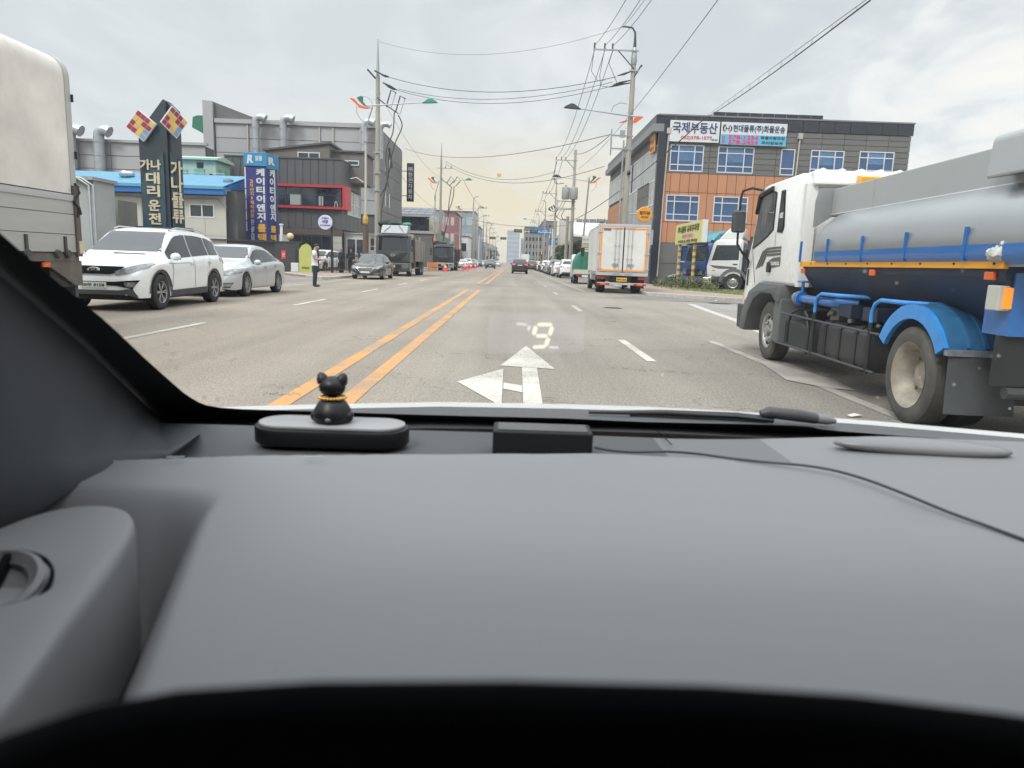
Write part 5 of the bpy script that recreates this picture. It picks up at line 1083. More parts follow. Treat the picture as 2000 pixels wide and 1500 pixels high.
for i in range(44):
    y=13.5+i*.17; x=-11.5-(y-13.5)*.22; MB().tube([(x,y,.12),(x,y,1.55),(x,y,1.72)],[.013,.013,.002],5).build('spike_bar',IRN,FN)
for z in (.4,1.35): MB().tube([(-11.5,13.5,z),(-13.2,21,z)],.022,5).build('rail',IRN,FN)
for y in (14.6,17.2,19.9): slab('post',IRN,FN,-11.5-(y-13.5)*.22-.06,-11.5-(y-13.5)*.22+.06,y-.06,y+.06,0,1.75)
cs=thing('rubble_pile','pale concrete block with rough face behind the cargo truck tail','rubble',(-10.6,14.9,0)); rb=random.Random(2)
for i in range(6): MB().box(0,.5+rb.random()*.3,0,.5,0,.4+rb.random()*.3).build('block',mat('rough_concrete',(.30,.28,.25),.9,var=.3,vs=9,bump=.4),cs,loc=(rb.uniform(-1.,.2),rb.uniform(-.3,.4),0),bevel=.03)
# granite gate wall, fence and small things
GW=thing('gate_wall','dark polished granite gate wall with a red notice at its right end','wall'); GRA=mat('dark_granite',(.05,.052,.055),.2,var=.2,vs=6)
MB().box(-21.5,-15.6,52.1,52.5,0,2.1).build('wall_core',GRA,GW); cladding(GW,GRA,'y',52.1,frange(-21.5,-17.0,6),[0,.75,1.4,2.08],(),gap=.02,th=.04,name='granite_slab')
MB().box(-17.0,-15.5,51.8,52.6,0,2.12).build('end_pier',GRA,GW,bevel=.02); MB().box(-21.6,-15.4,51.75,52.65,2.12,2.2).build('coping',GRA,GW)
slab('red_notice',mat('notice_red',(.65,.03,.05),.5),GW,-16.55,-16.25,51.8,51.77,.95,1.55); text('금연',SGW,GW,(-16.4,51.765,1.25),(1,0,0),(0,0,1),.2,.3,ext=.005)
bl=thing('globe_lamp','cream ball lamp on top of the granite gate wall','lamp',(-16.0,52.1,2.2)); MB().ball((0,0,.36),.25,20).build('globe',mat('cream_globe',(.60,.50,.30),.4),bl,smooth=60); MB().lathe([(.12,0),(.06,.1),(.06,.14)],n=12).build('base',BLK,bl)
wp=thing('vent_pipe','white capped pipe standing on the granite gate wall beside the blue pylon','pipe',(-16.65,52.2,2.2)); MB().tube([(0,0,0),(0,0,1.15)],.10,12).build('pipe',SGW,wp); MB().lathe([(.16,1.13),(.16,1.2),(0,1.24)],n=14).build('cap',SGW,wp)
F2=thing('fence','black iron fence along the left pavement behind the man','fence')
for i in range(44):
    x=-15.0+i*.10; y=50.5-.0*i
    MB().tube([(x,y,.12),(x,y,1.45),(x,y,1.6)],[.018,.018,.003],4).build('spike_bar',IRN,F2)
for z in (.35,1.3): MB().tube([(-15.2,50.5,z),(-10.6,50.5,z)],.03,5).build('rail',IRN,F2)
for x in (-15.1,-13.6,-12.6,-10.7): slab('post',IRN,F2,x-.06,x+.06,50.44,50.56,0,1.8 if x!=-12.6 else 3.8)
for i in range(26): slab('spike_bar',IRN,F2,-10.62,-10.58,50.9+i*.5,50.94+i*.5,.12,1.45)
for z in (.35,1.3): slab('rail',IRN,F2,-10.63,-10.57,50.5,64,z-.03,z+.03)
gb=thing('banner_board','yellow green standing banner board behind the man','sign',(-14.0,48.9,.12)); MB().prism([(-.42,0),(.42,0),(.42,1.55),(.30,1.8),(.05,1.92),(-.22,1.8),(-.42,1.5)],-.05,.05,'y').build('board',mat('lime_board',(.42,.45,.13),.5,var=.1),gb); text('주차금지',INK,gb,(0,-.055,.3),(1,0,0),(0,0,1),.5,.14)
wb=thing('utility_box','low white box at the foot of the granite wall','box',(-15.0,49.9,.12)); MB().box(-.25,.25,-.2,.2,0,.6).build('body',SGW,wb,bevel=.02)
rs3=thing('round_sign','white round sign with blue print on the black fence post','sign',(-13.0,50.3,3.55)); MB().lathe([(0,-.07),(.48,-.07),(.5,-.03),(.5,.03),(0,.07)],axis='y',n=28).build('disc',mat('sign_lilac',(.55,.56,.72),.5),rs3)
text('식당',NVY,rs3,(0,-.08,.05),(1,0,0),(0,0,1),.42,.24,bold=.02); text('구내한식',NVY,rs3,(0,-.08,.28),(1,0,0),(0,0,1),.5,.12); text('한식뷔페 전문',NVY,rs3,(0,-.08,-.2),(1,0,0),(0,0,1),.7,.10); MB().tube([(.48,0,0),(.75,0,0)],.03,5).build('bracket',IRN,rs3)
# --- pylon one
PY=thing('sign_pylon','tall dark teal pylon with two checkered diamond emblems and cream Korean letters','sign pylon',(-14.45,30,0))
TEA=mat('pylon_teal',(.042,.075,.092),.4,var=.12,vs=.8); TEA2=mat('pylon_dark',(.028,.042,.052),.45,var=.1); CRM=mat('letter_cream',(.55,.49,.36),.45,var=.06)
MB().prism([(-.78,0),(.38,0),(.38,7.15),(.27,7.22),(-.78,5.9)],-.1,.5,'y').build('left_face',TEA2,PY,bevel=.02)
MB().prism([(-.72,0),(.22,0),(.22,5.15),(-.35,4.55),(-.72,3.9)],-.17,-.1,'y').build('left_panel',TEA,PY)
MB().prism([(0,0),(.47,0),(.47,4.9),(0,5.2)],-.05,.05,'y').build('right_panel',TEA,PY,loc=(.40,.0,0)).rotation_euler=(0,0,R(38))
MB().prism([(.3,0),(.68,0),(.68,6.85),(.3,7.2)],.02,.5,'y').build('right_face',TEA2,PY)
def zc(z): return z
for i,(c,z,w,h) in enumerate((('가나',4.65,.86,.40),('대',4.13,.55,.46),('리',3.62,.52,.46),('운',3.05,.46,.44),('전',2.52,.5,.46))): text(c,CRM,PY,(-.22 if i else -.3,-.17,z-.0),(1,0,0),(0,0,1),w,h,bold=.03,ext=.05)
u2=(math.cos(R(38)),math.sin(R(38)),0)
for c,z,h in (('가',4.55,.62),('나',3.95,.62),('물',3.3,.62),('류',2.65,.55)): text(c,CRM,PY,(.40+.24*u2[0]+.03,-.04+.24*u2[1]-.05,z),u2,(0,0,1),.44,h,bold=.03,ext=.05)
def diamond(cx,y,cz,s,u):
    e=thing('x','',None) if False else None
    u=Vector(u); v=Vector((0,0,1)); n=u.cross(v); o=Vector((cx,y,cz)); a=(u*.62+v*.78); b=(u*.78-v*.62)
    a=(u*math.cos(R(52))+v*math.sin(R(52))); b=(u*math.cos(R(-38))+v*math.sin(R(-38)))
    def bx(x0,x1,y0,y1,d0,d1): 
        P_=[o+a*x+b*yy+n*d for d in (d0,d1) for x,yy in ((x0,y0),(x1,y0),(x1,y1),(x0,y1))]
        return MB().add(P_,[(0,3,2,1),(4,5,6,7),(0,1,5,4),(1,2,6,5),(2,3,7,6),(3,0,4,7)])
    em=bx(-s,s,-s,s,0,.12).build('emblem',SGW,PY)
    C4=[mat('emblem_yellow',(.62,.40,.08),.5),mat('emblem_maroon',(.28,.03,.05),.5),mat('emblem_blue',(.15,.27,.42),.5)]
    pat=[[1,0,1,0],[0,1,0,2],[1,0,1,2],[0,1,0,0]]
    pat=[[1,1,0,2],[1,0,0,2],[0,0,1,1],[1,1,1,0]]
    q=s*1.9/4
    for i in range(4):
        for j in range(4):
            bx(-s*.95+q*i+.012,-s*.95+q*(i+1)-.012,-s*.95+q*j+.012,-s*.95+q*(j+1)-.012,.12,.135).build('tile',C4[pat[i][j]],em)
diamond(-.58,-.14,6.15,.44,(1,0,0)); diamond(.62,.0,6.35,.44,(.62,.6,0))
MB().box(-.95,.95,-.4,.7,0,2.2).build('plinth',TEA,PY)
# --- pylon two
P2=thing('sign_pylon','blue pylon with white and orange vertical Korean letters rising behind the granite wall','sign pylon',(-18.95,54.2,0))
PB=mat('pylon_blue',(.025,.035,.17),.45,var=.08); PC=mat('pylon_cyan',(.03,.22,.42),.45,var=.08); ORG=mat('letter_orange',(.72,.38,.06),.5,var=0); LWH=mat('letter_white',(.58,.60,.60),.5,var=0)
MB().box(-1.05,.75,0,.9,0,7.55).build('body',PB,P2,bevel=.02); MB().prism([(.75,0),(1.35,.75),(1.35,.9),(.75,.9)],0,7.55,'z').build('right_face',PB,P2)
MB().box(-1.15,.80,-.08,.9,7.6,8.55).build('top_box',PC,P2,bevel=.02); MB().prism([(.80,-.08),(1.45,.72),(1.45,.9),(.80,.9)],7.45,8.45,'z').build('top_box',PC,P2)
text('R',LWH,P2,(-.55,-.09,8.08),(1,0,.12),(.15,0,1),.55,.62,bold=.05,ext=.03); text('알폼',LWH,P2,(.15,-.09,8.15),(1,0,0),(0,0,1),.6,.36,bold=.03); 
text('R',LWH,P2,(1.1,.28,8.0),(.6,.8,0),(0,0,1),.6,.55,bold=.05,ext=.03)
text('케|이|티|이|엔|지',LWH,P2,(.22,0,5.58),(1,0,0),(0,0,1),.72,3.8,bold=.035,vertical=True,ext=.04)
MB().ball((.2,-.02,3.62),(.09,.03,.09),10).build('dot',LWH,P2); text('롤|텍',ORG,P2,(.25,0,2.8),(1,0,0),(0,0,1),.72,1.4,bold=.03,vertical=True,ext=.04)
text('2|차|전|지',ORG,P2,(-.55,0,6.05),(1,0,0),(0,0,1),.32,1.2,vertical=True,ext=.02); text('제|작|전|문',ORG,P2,(-.55,0,4.5),(1,0,0),(0,0,1),.32,1.3,vertical=True,ext=.02); slab('bar',ORG,P2,-.6,-.5,-.01,-.0,5.22,5.42)
text('031-986-0200',LWH,P2,(-.55,0,2.98),(0,0,-1),(1,0,0),1.55,.28,ext=.02)
for i in range(6): slab('light_strip',LWH,P2,-1.12,-1.02,-.03,.02,2.9+i*.78,3.6+i*.78)
for c,z in zip('케이티이엔지',frange(7.15,4.0,5)): text(c,LWH,P2,(1.08,.40,z),(.62,.78,0),(0,0,1),.5,.62,bold=.035,ext=.04)
for c,z in (('롤',3.1),('텍',2.45)): text(c,ORG,P2,(1.08,.40,z),(.62,.78,0),(0,0,1),.5,.5,bold=.03,ext=.04)
P2.scale=(.86,1,1)
# blade sign
BS=thing('blade_sign','long black vertical sign with white Korean letters on the factory corner','sign',(-14.4,98.6,0)); MB().box(-.1,.85,0,.3,8.9,13.9).build('board',mat('sign_black',(.02,.02,.02),.5),BS,bevel=.02); MB().box(-.9,-.1,.1,.2,12.8,12.9).build('bracket',GALV,BS); MB().box(-.9,-.1,.1,.2,9.6,9.7).build('bracket',GALV,BS)
text('㈜|한|전|자|동|차',LWH,BS,(.38,0,11.3),(1,0,0),(0,0,1),.6,4.3,bold=.02,vertical=True)
# --- farther buildings, left
def block(name,label,x0,x1,y0,y1,h,m,wx=0,wz=0,wm=None,roof=None,zb=1.2,wh=None,ww=.6,side=None):
    t=thing(name,label,'building'); MB().box(x0,x1,y0,y1,0,h).build('wall',m,t); MB().box(x0-.15,x1+.15,y0-.15,y1+.15,h,h+.25).build('roof',roof or CONB,t)
    if wx:
        dxx=(x1-x0)/wx; dzz=(h-zb)/wz
        for i in range(wx):
            for k in range(wz): slab('window',wm or GLS2,t,x0+dxx*(i+.5-ww/2),x0+dxx*(i+.5+ww/2),y0-.05,y0+.02,zb+dzz*(k+.2),zb+dzz*(k+.2+(wh or .5)))
        if side:
            n=side; dyy=(y1-y0)/n; xx=x1 if x0<0 else x0
            for i in range(n):
                for k in range(wz): slab('window',wm or GLS2,t,xx-.05,xx+.05,y0+dyy*(i+.2),y0+dyy*(i+.8),zb+dzz*(k+.2),zb+dzz*(k+.2+(wh or .5)))
    return t
D1=thing('factory_building','dark grey workshop with solar panels on its roof beyond the factory hall','building')
MB().box(-24,-12.2,112,140,0,5.4).build('wall',MGT,D1); MB().box(-24,-13,112.3,128,5.4,7.9).build('upper_wall',GLS2,D1)
for i in range(9):
    for k in range(3): MB().prism([(112+k*3,8.0+k*.55),(114.9+k*3,8.5+k*.55),(114.9+k*3,8.6+k*.55),(112+k*3,8.1+k*.55)],-23.8+i*1.25,-22.65+i*1.25,'x').build('solar_panel',mat('solar_panel',(.12,.13,.16),.3,var=.15),D1)
MB().box(-24,-12.2,111.8,112,5.2,5.6).build('fascia',LGT,D1); MB().box(-24,-12.9,111.6,112.2,7.7,8.0).build('eave_beam',LGT,D1)
for x in (-22,-19.5,-17,-14.5): slab('window',LGT,D1,x,x+.25,111.9,111.8,1.5,4.6)
block('factory_building','reddish narrow workshop beside the third lamp post on the left',-14.2,-12.0,150,170,11.0,mat('dusty_red',(.28,.12,.13),.7,var=.2),2,3,PGR)
block('office_building','blue glass office block with a big letter sign far on the left',-26,-10.6,200,215,14.5,mat('pale_glass_front',(.24,.29,.32),.4,var=.25,vs=.3),6,3,mat('pale_glass',(.36,.41,.44),.3),ww=.8)
dk=thing('factory_building','black wedge sided workshop far on the left with an orange roof sign','building'); MB().prism([(-22,0),(-12,0),(-13.6,7.6),(-22,8.6)],170,185,'y').build('wall',DGP,dk); slab('roof_sign',mat('coral_sign',(.62,.16,.12),.5),dk,-19.6,-16.4,169.8,169.6,8.4,9.8)
block('shop_building','white fronted shop with dark window band and orange sign on the far left',-17.0,-11.2,182,196,7.2,SGW,1,1,GLS2,zb=2.8,ww=.85,wh=.45)
block('office_building','small blue and white building beside the far traffic signal on the left',-13.6,-9.9,215,235,11.2,mat('blue_white_front',(.30,.38,.52),.5,var=.2),3,2,GLS2,zb=1.,wh=.6,ww=.4)
# right side beyond
WH=thing('warehouse','large cream warehouse with a round white roof beyond the orange building','building')
CRW=mat('warehouse_cream',(.42,.39,.36),.7,var=.08,vs=.3); WRF=mat('white_roof_metal',(.74,.73,.70),.45,var=.04)
MB().box(9.9,40,150,190,0,7.6).build('wall',CRW,WH)
rows=[[(x,148.5+18*(1-math.cos(a)),7.3+3.4*math.sin(a)) for a in [math.pi/2*i/8 for i in range(9)]] for x in (11.8,40)]
MB().grid(rows).build('roof',WRF,WH,smooth=60); MB().box(11.8,40,148.3,149,7.0,7.5).build('eave',WRF,WH)
MB().prism([(9.6,0),(12.2,0),(12.2,7.4),(11.6,9.8),(11.0,10.6),(9.6,10.4)],147,152,'y').build('end_wall',CRW,WH,bevel=.3,smooth=50)
MB().tube([(15+1.9*math.cos(a),149.6,4.2+2*math.sin(a)) for a in [2*math.pi*i/24 for i in range(25)]],.07,6).build('ring_ornament',GALV,WH); MB().ball((15.4,149.6,3.6),(.45,.2,.45),10).build('ornament_centre',BLK,WH)
rr=thing('rooftop_equipment','row of grey plant boxes on the roof line right of the warehouse','equipment',(17,160,9.5)); rb=random.Random(5)
for i in range(7): MB().box(i*1.5-3,i*1.5-3+1.2,0,2,0,1.4+rb.random()*.5).build('unit',mat('plant_grey',(.16,.16,.16),.7),rr)
FB2=block('office_building','grey six storey building behind the blue road signs',3.9,9.5,235,262,12.6,mat('weathered_grey',(.26,.255,.24),.8,var=.15,vs=.3),5,5,GLS2,zb=1.,ww=.55,wh=.5)
for i in range(5): slab('frame_post',WFR,FB2,4.1+i*1.15,4.2+i*1.15,234.9,234.8,1,7.5)
block('office_building','taller dark grey stair tower beside the six storey building',9.5,13.8,230,262,14.4,mat('weathered_grey2',(.19,.19,.18),.8,var=.15,vs=.3),3,5,GLS2,zb=1.,ww=.5,wh=.45)
gf=thing('site_fence','grey corrugated site fence beyond the parked row','fence'); 
for i in range(40): slab('panel',mat('fence_sheet',(.27,.28,.30),.6,var=.1),gf,9.0,9.04,96+i*1.0,96+i*1.0+.92,0,2.9)
ht=thing('dome_tank','round topped grey metal shed beside the concrete poles','shed',(7.3,118,0)); MB().prism([(-.9,0),(.9,0),(.9,1.9),(.6,2.5),(0,2.75),(-.6,2.5),(-.9,1.9)],0,2,'y').build('body',GALV,ht)
wt=thing('box_truck','far white box truck beyond the parked row','truck',(3.9,215,0)); MB().box(-1.2,1.2,0,5,.9,3.9).build('cargo_box',SGW,wt); MB().box(-1,1,5,6.5,.5,2.4).build('cab',SGW,wt); 
for sx in (-1,1): wheel(wt,sx*.9,1.2,.45,.3,.25,'truck')
for a_ in ((-22,-10.8,262,285,6.5,'dusty_red2',(.25,.2,.18),'low brownish workshop on the left beyond the crossing'),(-24,-11,300,330,9,'far_pale',(.34,.34,.34),'pale grey workshop on the left beyond the crossing'),(-20,-11,350,390,7,'far_grey',(.22,.23,.24),'far grey workshop on the left'),(-26,-12,420,470,11,'far_pale',(.34,.34,.34),'farthest pale block on the left side'),(-60,-28,230,260,10,'far_grey',(.22,.23,.24),'wide grey hall behind the left shops'),
        (9.5,20,280,310,9,'far_pale',(.34,.34,.34),'pale block on the right beyond the grey office'),(9.8,22,330,370,12,'far_blue',(.20,.25,.30),'bluish block on the right beyond the crossing'),(10,24,400,450,15,'far_grey',(.22,.23,.24),'far tall grey block on the right'),(11,24,500,560,18,'far_blue',(.20,.25,.30),'far bluish tower base on the right'),(-25,-12,520,570,12,'far_blue',(.20,.25,.30),'far bluish block on the left')):
    block('factory_building',a_[7],a_[0],a_[1],a_[2],a_[3],a_[4],mat(a_[5],a_[6],.8,var=.15,vs=.3),4,2,GLS2,zb=1.5,wh=.45,side=5)
# distant apartments
APT=mat('far_apartment',(.36,.41,.46),.7,var=.08,vs=.1); APW=mat('far_apartment_glass',(.22,.27,.32),.5)
rb=random.Random(9)
for i,(x0,w,h,y) in enumerate(((-6,13,34,760),(9,10,27,780),(22,15,31,800),(-40,12,18,820),(-58,16,14,700),(42,18,25,760),(64,16,18,690),(90,24,22,760),(-90,22,16,760),(-130,26,13,800))):
    block('apartment_tower',['pale blue tallest apartment tower at the end of the road','narrower apartment tower right of the tallest one','wide apartment tower behind the traffic signal','low far apartment block left of the road','broad low block far left of the road','far apartment block right of the road behind the grey office','lower far block right of the road','far wide block hidden behind the warehouse','far wide block on the left horizon','farthest low block on the left horizon'][i],x0,x0+w,y,y+14,h,APT,5,7,APW,ww=.62,wh=.45)
# ---------------------------------------------------------------- poles, lamps, wires
INS=mat('insulator',(.03,.032,.034),.35,var=0)
def uprt(root,h,r0=.19,r1=.11,m=None,tip=0.,steps=True):
    MB().tube([(0,0,-.05),(0,0,h*.5),(0,0,h)],[r0,(r0+r1)/2,r1],14).build('pole_shaft',m or CONC,root,smooth=50)
    if tip: MB().tube([(0,0,h),(0,0,h+tip*.6),(0,0,h+tip)],[r1*.9,r1*.45,r1*.2],8).build('pole_tip',GALV,root,smooth=50)
    if steps:
        mb=MB(); z=3.0
        while z<h-1: 
            mb.tube([(-.3,0,z),(0,0,z)],.012,4); mb.tube([(0,0,z+.45),(.3,0,z+.45)],.012,4); z+=.9
        mb.build('step_bolts',GALV,root)['kind']='stuff'
def crossarm(root,z,x0,x1,ins=(),brace=None,y=0.):
    MB().box(x0,x1,y-.18,y-.10,z-.04,z+.04).build('crossarm',GALV,root)
    if brace is not None: MB().tube([(brace,y-.14,z),(.0,y-.14,z-abs(brace)*1.0)],.035,5).build('arm_brace',PIPE,root)
    for x in ins: MB().lathe([(.0,.34),(.03,.34),(.05,.28),(.04,.24),(.055,.2),(.04,.16),(.055,.12),(.04,.06),(.05,.0)],c=(x,y-.14,z+.04),n=10).build('insulator',INS,root,smooth=50)
RP1=thing('utility_pole','tall concrete power pole at the right pavement corner with a curved pipe top','utility pole',(6.8,44.6,.12))
uprt(RP1,13.6,.22,.13)
MB().tube([(0,0,13.6),(0,0,14.3),(-.02,0,14.7),(-.2,0,14.95),(-.6,0,15.0),(-.8,-.0,14.98)],[.12,.07,.06,.055,.05,.04],8).build('curved_pipe',PIPE,RP1,smooth=60)
MB().lathe([(.15,0),(.19,.2),(.13,.9),(.08,1.0)],c=(0,0,12.9),n=12).build('pipe_socket',GALV,RP1,smooth=50)
crossarm(RP1,13.65,-2.45,.25,(-2.38,-1.78,-1.32),-1.0)
crossarm(RP1,12.55,-.25,.3); MB().tube([(.05,-.1,12.2),(.42,-.1,12.85)],.05,6).build('stay_arm',PIPE,RP1); MB().tube([(.42,-.1,12.8),(.46,-.1,12.88)],.07,6).build('stay_knob',PIPE,RP1)
for z,dx in ((12.55,.55),(12.05,.75),(11.9,1.0)): 
    MB().tube([(-.1,0,z),(-dx,-.02,z-.18),(-dx-.4,-.03,z-.3)],[.03,.07,.02],7).build('strain_insulator',INS,RP1)
crossarm(RP1,8.85,-1.15,.2); crossarm(RP1,8.1,-1.1,.2); MB().tube([(-1.1,-.14,9.2),(-1.1,-.14,7.7)],.05,6).build('bracket_pipe',GALV,RP1)
MB().tube([(-.35,-.05,0),(-.33,-.05,8.6)],[.06,.05],8).build('riser_pipe',GALV,RP1); MB().ball((.05,-.3,6.7),(.12,.12,.16),8).build('camera_pod',BLK,RP1)
slab('cable_box',GALV,RP1,-.6,-.3,-.25,-.1,8.75,9.15)
MB().tube([(-2.4,-.14,13.6),(-2.5,-.2,12.4),(-2.1,-.2,11.9),(-1.7,-.2,11.95)],.018,5).build('jumper_wire',WIR,RP1); MB().tube([(-1.3,-.14,13.6),(-1.5,-.2,12.9),(-1.2,-.2,12.3),(-.95,-.1,11.85)],.018,5).build('jumper_wire',WIR,RP1); MB().tube([(-1.8,-.14,13.6),(-2.0,-.2,12.2),(-1.9,-.2,11.6),(-1.5,-.1,11.6)],.018,5).build('jumper_wire',WIR,RP1)
LGRN=mat('lamp_green',(.04,.30,.20),.4,var=.1); LORG=mat('wing_orange',(.68,.14,.05),.45,var=.1); LDGR=mat('wing_green',(.03,.17,.10),.45,var=.1)
def lamp_head(root,side,x,z,arm,green=True,y=-.25,wings=True):
    """street light arm with bird-wing ornament; side=+1 points to +x"""
    s=side
    MB().tube([(x-s*.5,y,z-.05),(x+s*.3,y,z+.0),(x+s*arm,y,z+.30)],[.045,.045,.03],6).build('lamp_arm',GALV,root,smooth=50)
    MB().prism([(x+s*(arm-.25),z+.24),(x+s*(arm+.15),z+.52),(x+s*(arm+.35),z+.56),(x+s*(arm+.65),z+.42),(x+s*(arm+.8),z+.30),(x+s*(arm+.3),z+.26)],y-.14,y+.14,'y').build('lamp_head',LGRN if green else DGP,root,bevel=.03)
    if wings:
        MB().prism([(x-s*1.55,z+.42),(x-s*1.2,z+.36),(x-s*.9,z+.05),(x-s*.55,z-.12),(x-s*.05,z-.18),(x-s*.45,z-.26),(x-s*.9,z-.18),(x-s*1.15,z+.08)],y-.03,y+.03,'y').build('orange_wing',LORG,root)
        MB().prism([(x-s*1.05,z+.42),(x-s*.80,z+.55),(x-s*.62,z+.52),(x-s*.62,z+.2),(x-s*.35,z-.1),(x-s*.15,z-.16),(x-s*.55,z-.08),(x-s*.85,z+.18)],y-.04,y+.02,'y').build('green_wing',LDGR,root)
        MB().tube([(x-s*.75,y,z+.53),(x-s*.4,y,z+.52),(x-s*.1,y,z+.3),(x-s*.0,y,z+.0)],.025,5).build('hoop',GALV,root,smooth=60); MB().tube([(x-s*1.05,y,z-.1),(x-s*1.05,y,z-.5),(x-s*.8,y,z-.9),(x-s*.5,y,z-1.1)],.025,5).build('hoop',GALV,root,smooth=60)
lamp_head(RP1,-1,-.15,10.0,3.1,False,wings=False)
MB().prism([(.12,9.55),(.35,9.62),(.75,9.95),(.42,9.98),(.18,9.85)],-.28,-.22,'y').build('orange_wing',LORG,RP1); MB().prism([(-.75,9.55),(-.3,9.6),(-.12,9.75),(-.5,9.66)],-.28,-.22,'y').build('orange_wing',LORG,RP1); MB().tube([(-1.2,-.25,10.15),(-1.1,-.25,10.5),(-.7,-.25,10.7),(-.3,-.25,10.65)],.025,5).build('hoop',GALV,RP1,smooth=60)
LP1=thing('utility_pole','tallest concrete power pole on the left with a pointed steel tip and tilted switch frames','utility pole',(-10.55,56.5,.12))
uprt(LP1,14.6,.24,.15,tip=2.6)
MB().tube([(-.15,-.1,14.4),(-.75,-.2,15.0)],.07,6).build('stay_arm',PIPE,LP1)
MB().tube([(-.2,-.3,14.9),(.6,-.3,14.55)],.06,6).build('crossarm',PIPE,LP1); 
for a,b in (((.3,14.65),(.9,14.5)),((.4,14.1),(1.5,13.6)),((.5,14.05),(1.3,13.6))): MB().tube([(a[0],-.2,a[1]),((a[0]+b[0])/2,-.2,(a[1]+b[1])/2),(b[0],-.2,b[1])],[.04,.10,.04],7).build('strain_insulator',INS,LP1)
MB().tube([(0,-.3,13.0),(.8,-.3,12.4),(1.6,-.3,11.9)],.05,6).build('switch_arm',PIPE,LP1)
for dx in (.7,1.4):
    z0=12.35-(dx-.7)*.55
    MB().tube([(dx,-.35,z0),(dx+.35,-.35,z0+1.2),(dx+.75,-.35,z0+1.0)],.05,6).build('switch_frame',INS,LP1); MB().tube([(dx+.7,-.35,z0+1.0),(dx+.35,-.35,z0-.1),(dx,-.35,z0)],.03,6).build('switch_frame',GALV,LP1)
for pts in ([(1.3,12.0),(1.2,10.5),(.7,9.2),(.75,7.4),(.9,6.5)],[(1.6,11.8),(1.9,11.0),(1.4,9.8),(1.1,8.7),(.95,7.6),(.6,6.4),(.25,5.8)],[(.9,8.9),(.85,7.2),(.4,5.0),(.2,2.0)]): MB().tube(smoothp([(x,-.3,z) for x,z in pts],4),.045,5).build('down_cable',WIR,LP1)
MB().tube([(.95,-.35,9.4),(1.0,-.35,8.7)],.09,7).build('cable_joint',INS,LP1); MB().tube([(1.1,-.35,8.4),(1.15,-.35,7.9)],.09,7).build('cable_joint',INS,LP1)
for z in (6.2,7.5,9): slab('pole_band',GALV,LP1,-.28,.28,-.27,-.2,z,z+.1)
L1=thing('street_lamp','street lamp with green head and orange and green wings beside the tallest left pole','street lamp',(-10.0,49.3,.12))
MB().tube([(0,0,0),(0,0,9.4)],[.11,.07],10).build('pole_shaft',mat('lamp_pole_cream',(.44,.43,.40),.5,var=.08),L1,smooth=50); MB().lathe([(.13,0),(.13,.05),(.10,.6)],c=(0,0,8.7),n=12).build('collar',GALV,L1)
MB().tube([(0,0,0),(0,0,3.3)],.20,10).build('brown_wrap',mat('brown_wrap',(.12,.075,.06),.8,var=.15),L1)
lamp_head(L1,1,.45,11.05,3.5,True,y=0)
MB().tube([(0,0,9.4),(.2,0,10.2),(.45,0,10.95)],.05,6).build('lamp_neck',GALV,L1)
MB().tube([(-.15,0,6.1),(-.6,-.1,6.4),(-1.0,-.1,6.3)],.03,5).build('side_arm',SGW,L1)
MB().lathe([(.18,-.3),(.20,0),(.1,.35)],c=(.0,-.12,3.7),n=9).build('leaflet_rack',mat('leaflet_yellow',(.62,.38,.10),.6,var=.4,vs=9),L1); slab('small_black_sign',BLK,L1,-.28,-.2,-.2,-.1,3.3,4.0)
L2=copy_thing(L1,'second street lamp on the left beside the smaller dump truck',(-10.15,94,.12)); L3=copy_thing(L1,'third street lamp on the left above the far parked cars',(-10.3,141,.12)); L4=copy_thing(L1,'fourth small street lamp far down the left side',(-10.3,205,.12))
for o in (L1,L2,L3,L4): o['group']='winged street lamps on the left pavement'
LP2=thing('utility_pole','second concrete power pole on the left behind the smaller dump truck','utility pole',(-10.35,103,.12)); uprt(LP2,15.0,.22,.13,tip=2.2)
crossarm(LP2,13.8,-.6,1.6,(.6,1.4)); MB().tube([(0,-.2,12.4),(1.6,-.2,11.2)],.05,5).build('switch_arm',PIPE,LP2)
for dx in (.9,1.8): MB().tube([(dx,-.3,11.8),(dx+.5,-.3,12.7),(dx+1.0,-.3,12.2),(dx+.3,-.3,11.4)],.06,5).build('switch_frame',INS,LP2)
for pts in ([(1.5,11.2),(1.2,9),(1.1,7),(.6,4.5),(.2,2)],[(1.9,11.4),(1.7,9.5),(1.0,7.5)]): MB().tube(smoothp([(x,-.3,z) for x,z in pts],4),.06,5).build('down_cable',WIR,LP2)
LL=thing('utility_pole','leaning secondary concrete pole braced beside the second left power pole','utility pole',(-11.0,101,.12)); MB().tube([(0,0,0),(1.2,0,8)],[.2,.14],10).build('pole_shaft',CONC,LL,smooth=50)
RP2=thing('utility_pole','concrete power pole with two grey transformers on the right','utility pole',(6.9,85.4,.12)); uprt(RP2,14.2,.24,.15)
crossarm(RP2,13.0,-2.3,.3,(-2.2,-1.6,-1.1),-1.0); 
for sx in (-.95,.0): MB().lathe([(0,0),(.42,0),(.46,.1),(.46,1.25),(.40,1.35),(.12,1.4),(.1,1.6),(0,1.6)],c=(sx,-.5,8.6),n=18).build('transformer',mat('transformer_grey',(.32,.33,.32),.5,var=.12,vs=3),RP2,smooth=40)
for z in (7.6,8.4): crossarm(RP2,z,-1.9,.3)
MB().tube([(-1.8,-.14,8.5),(-1.8,-.14,7.4),(-.1,-.14,7.5)],.05,5).build('bracket_pipe',GALV,RP2)
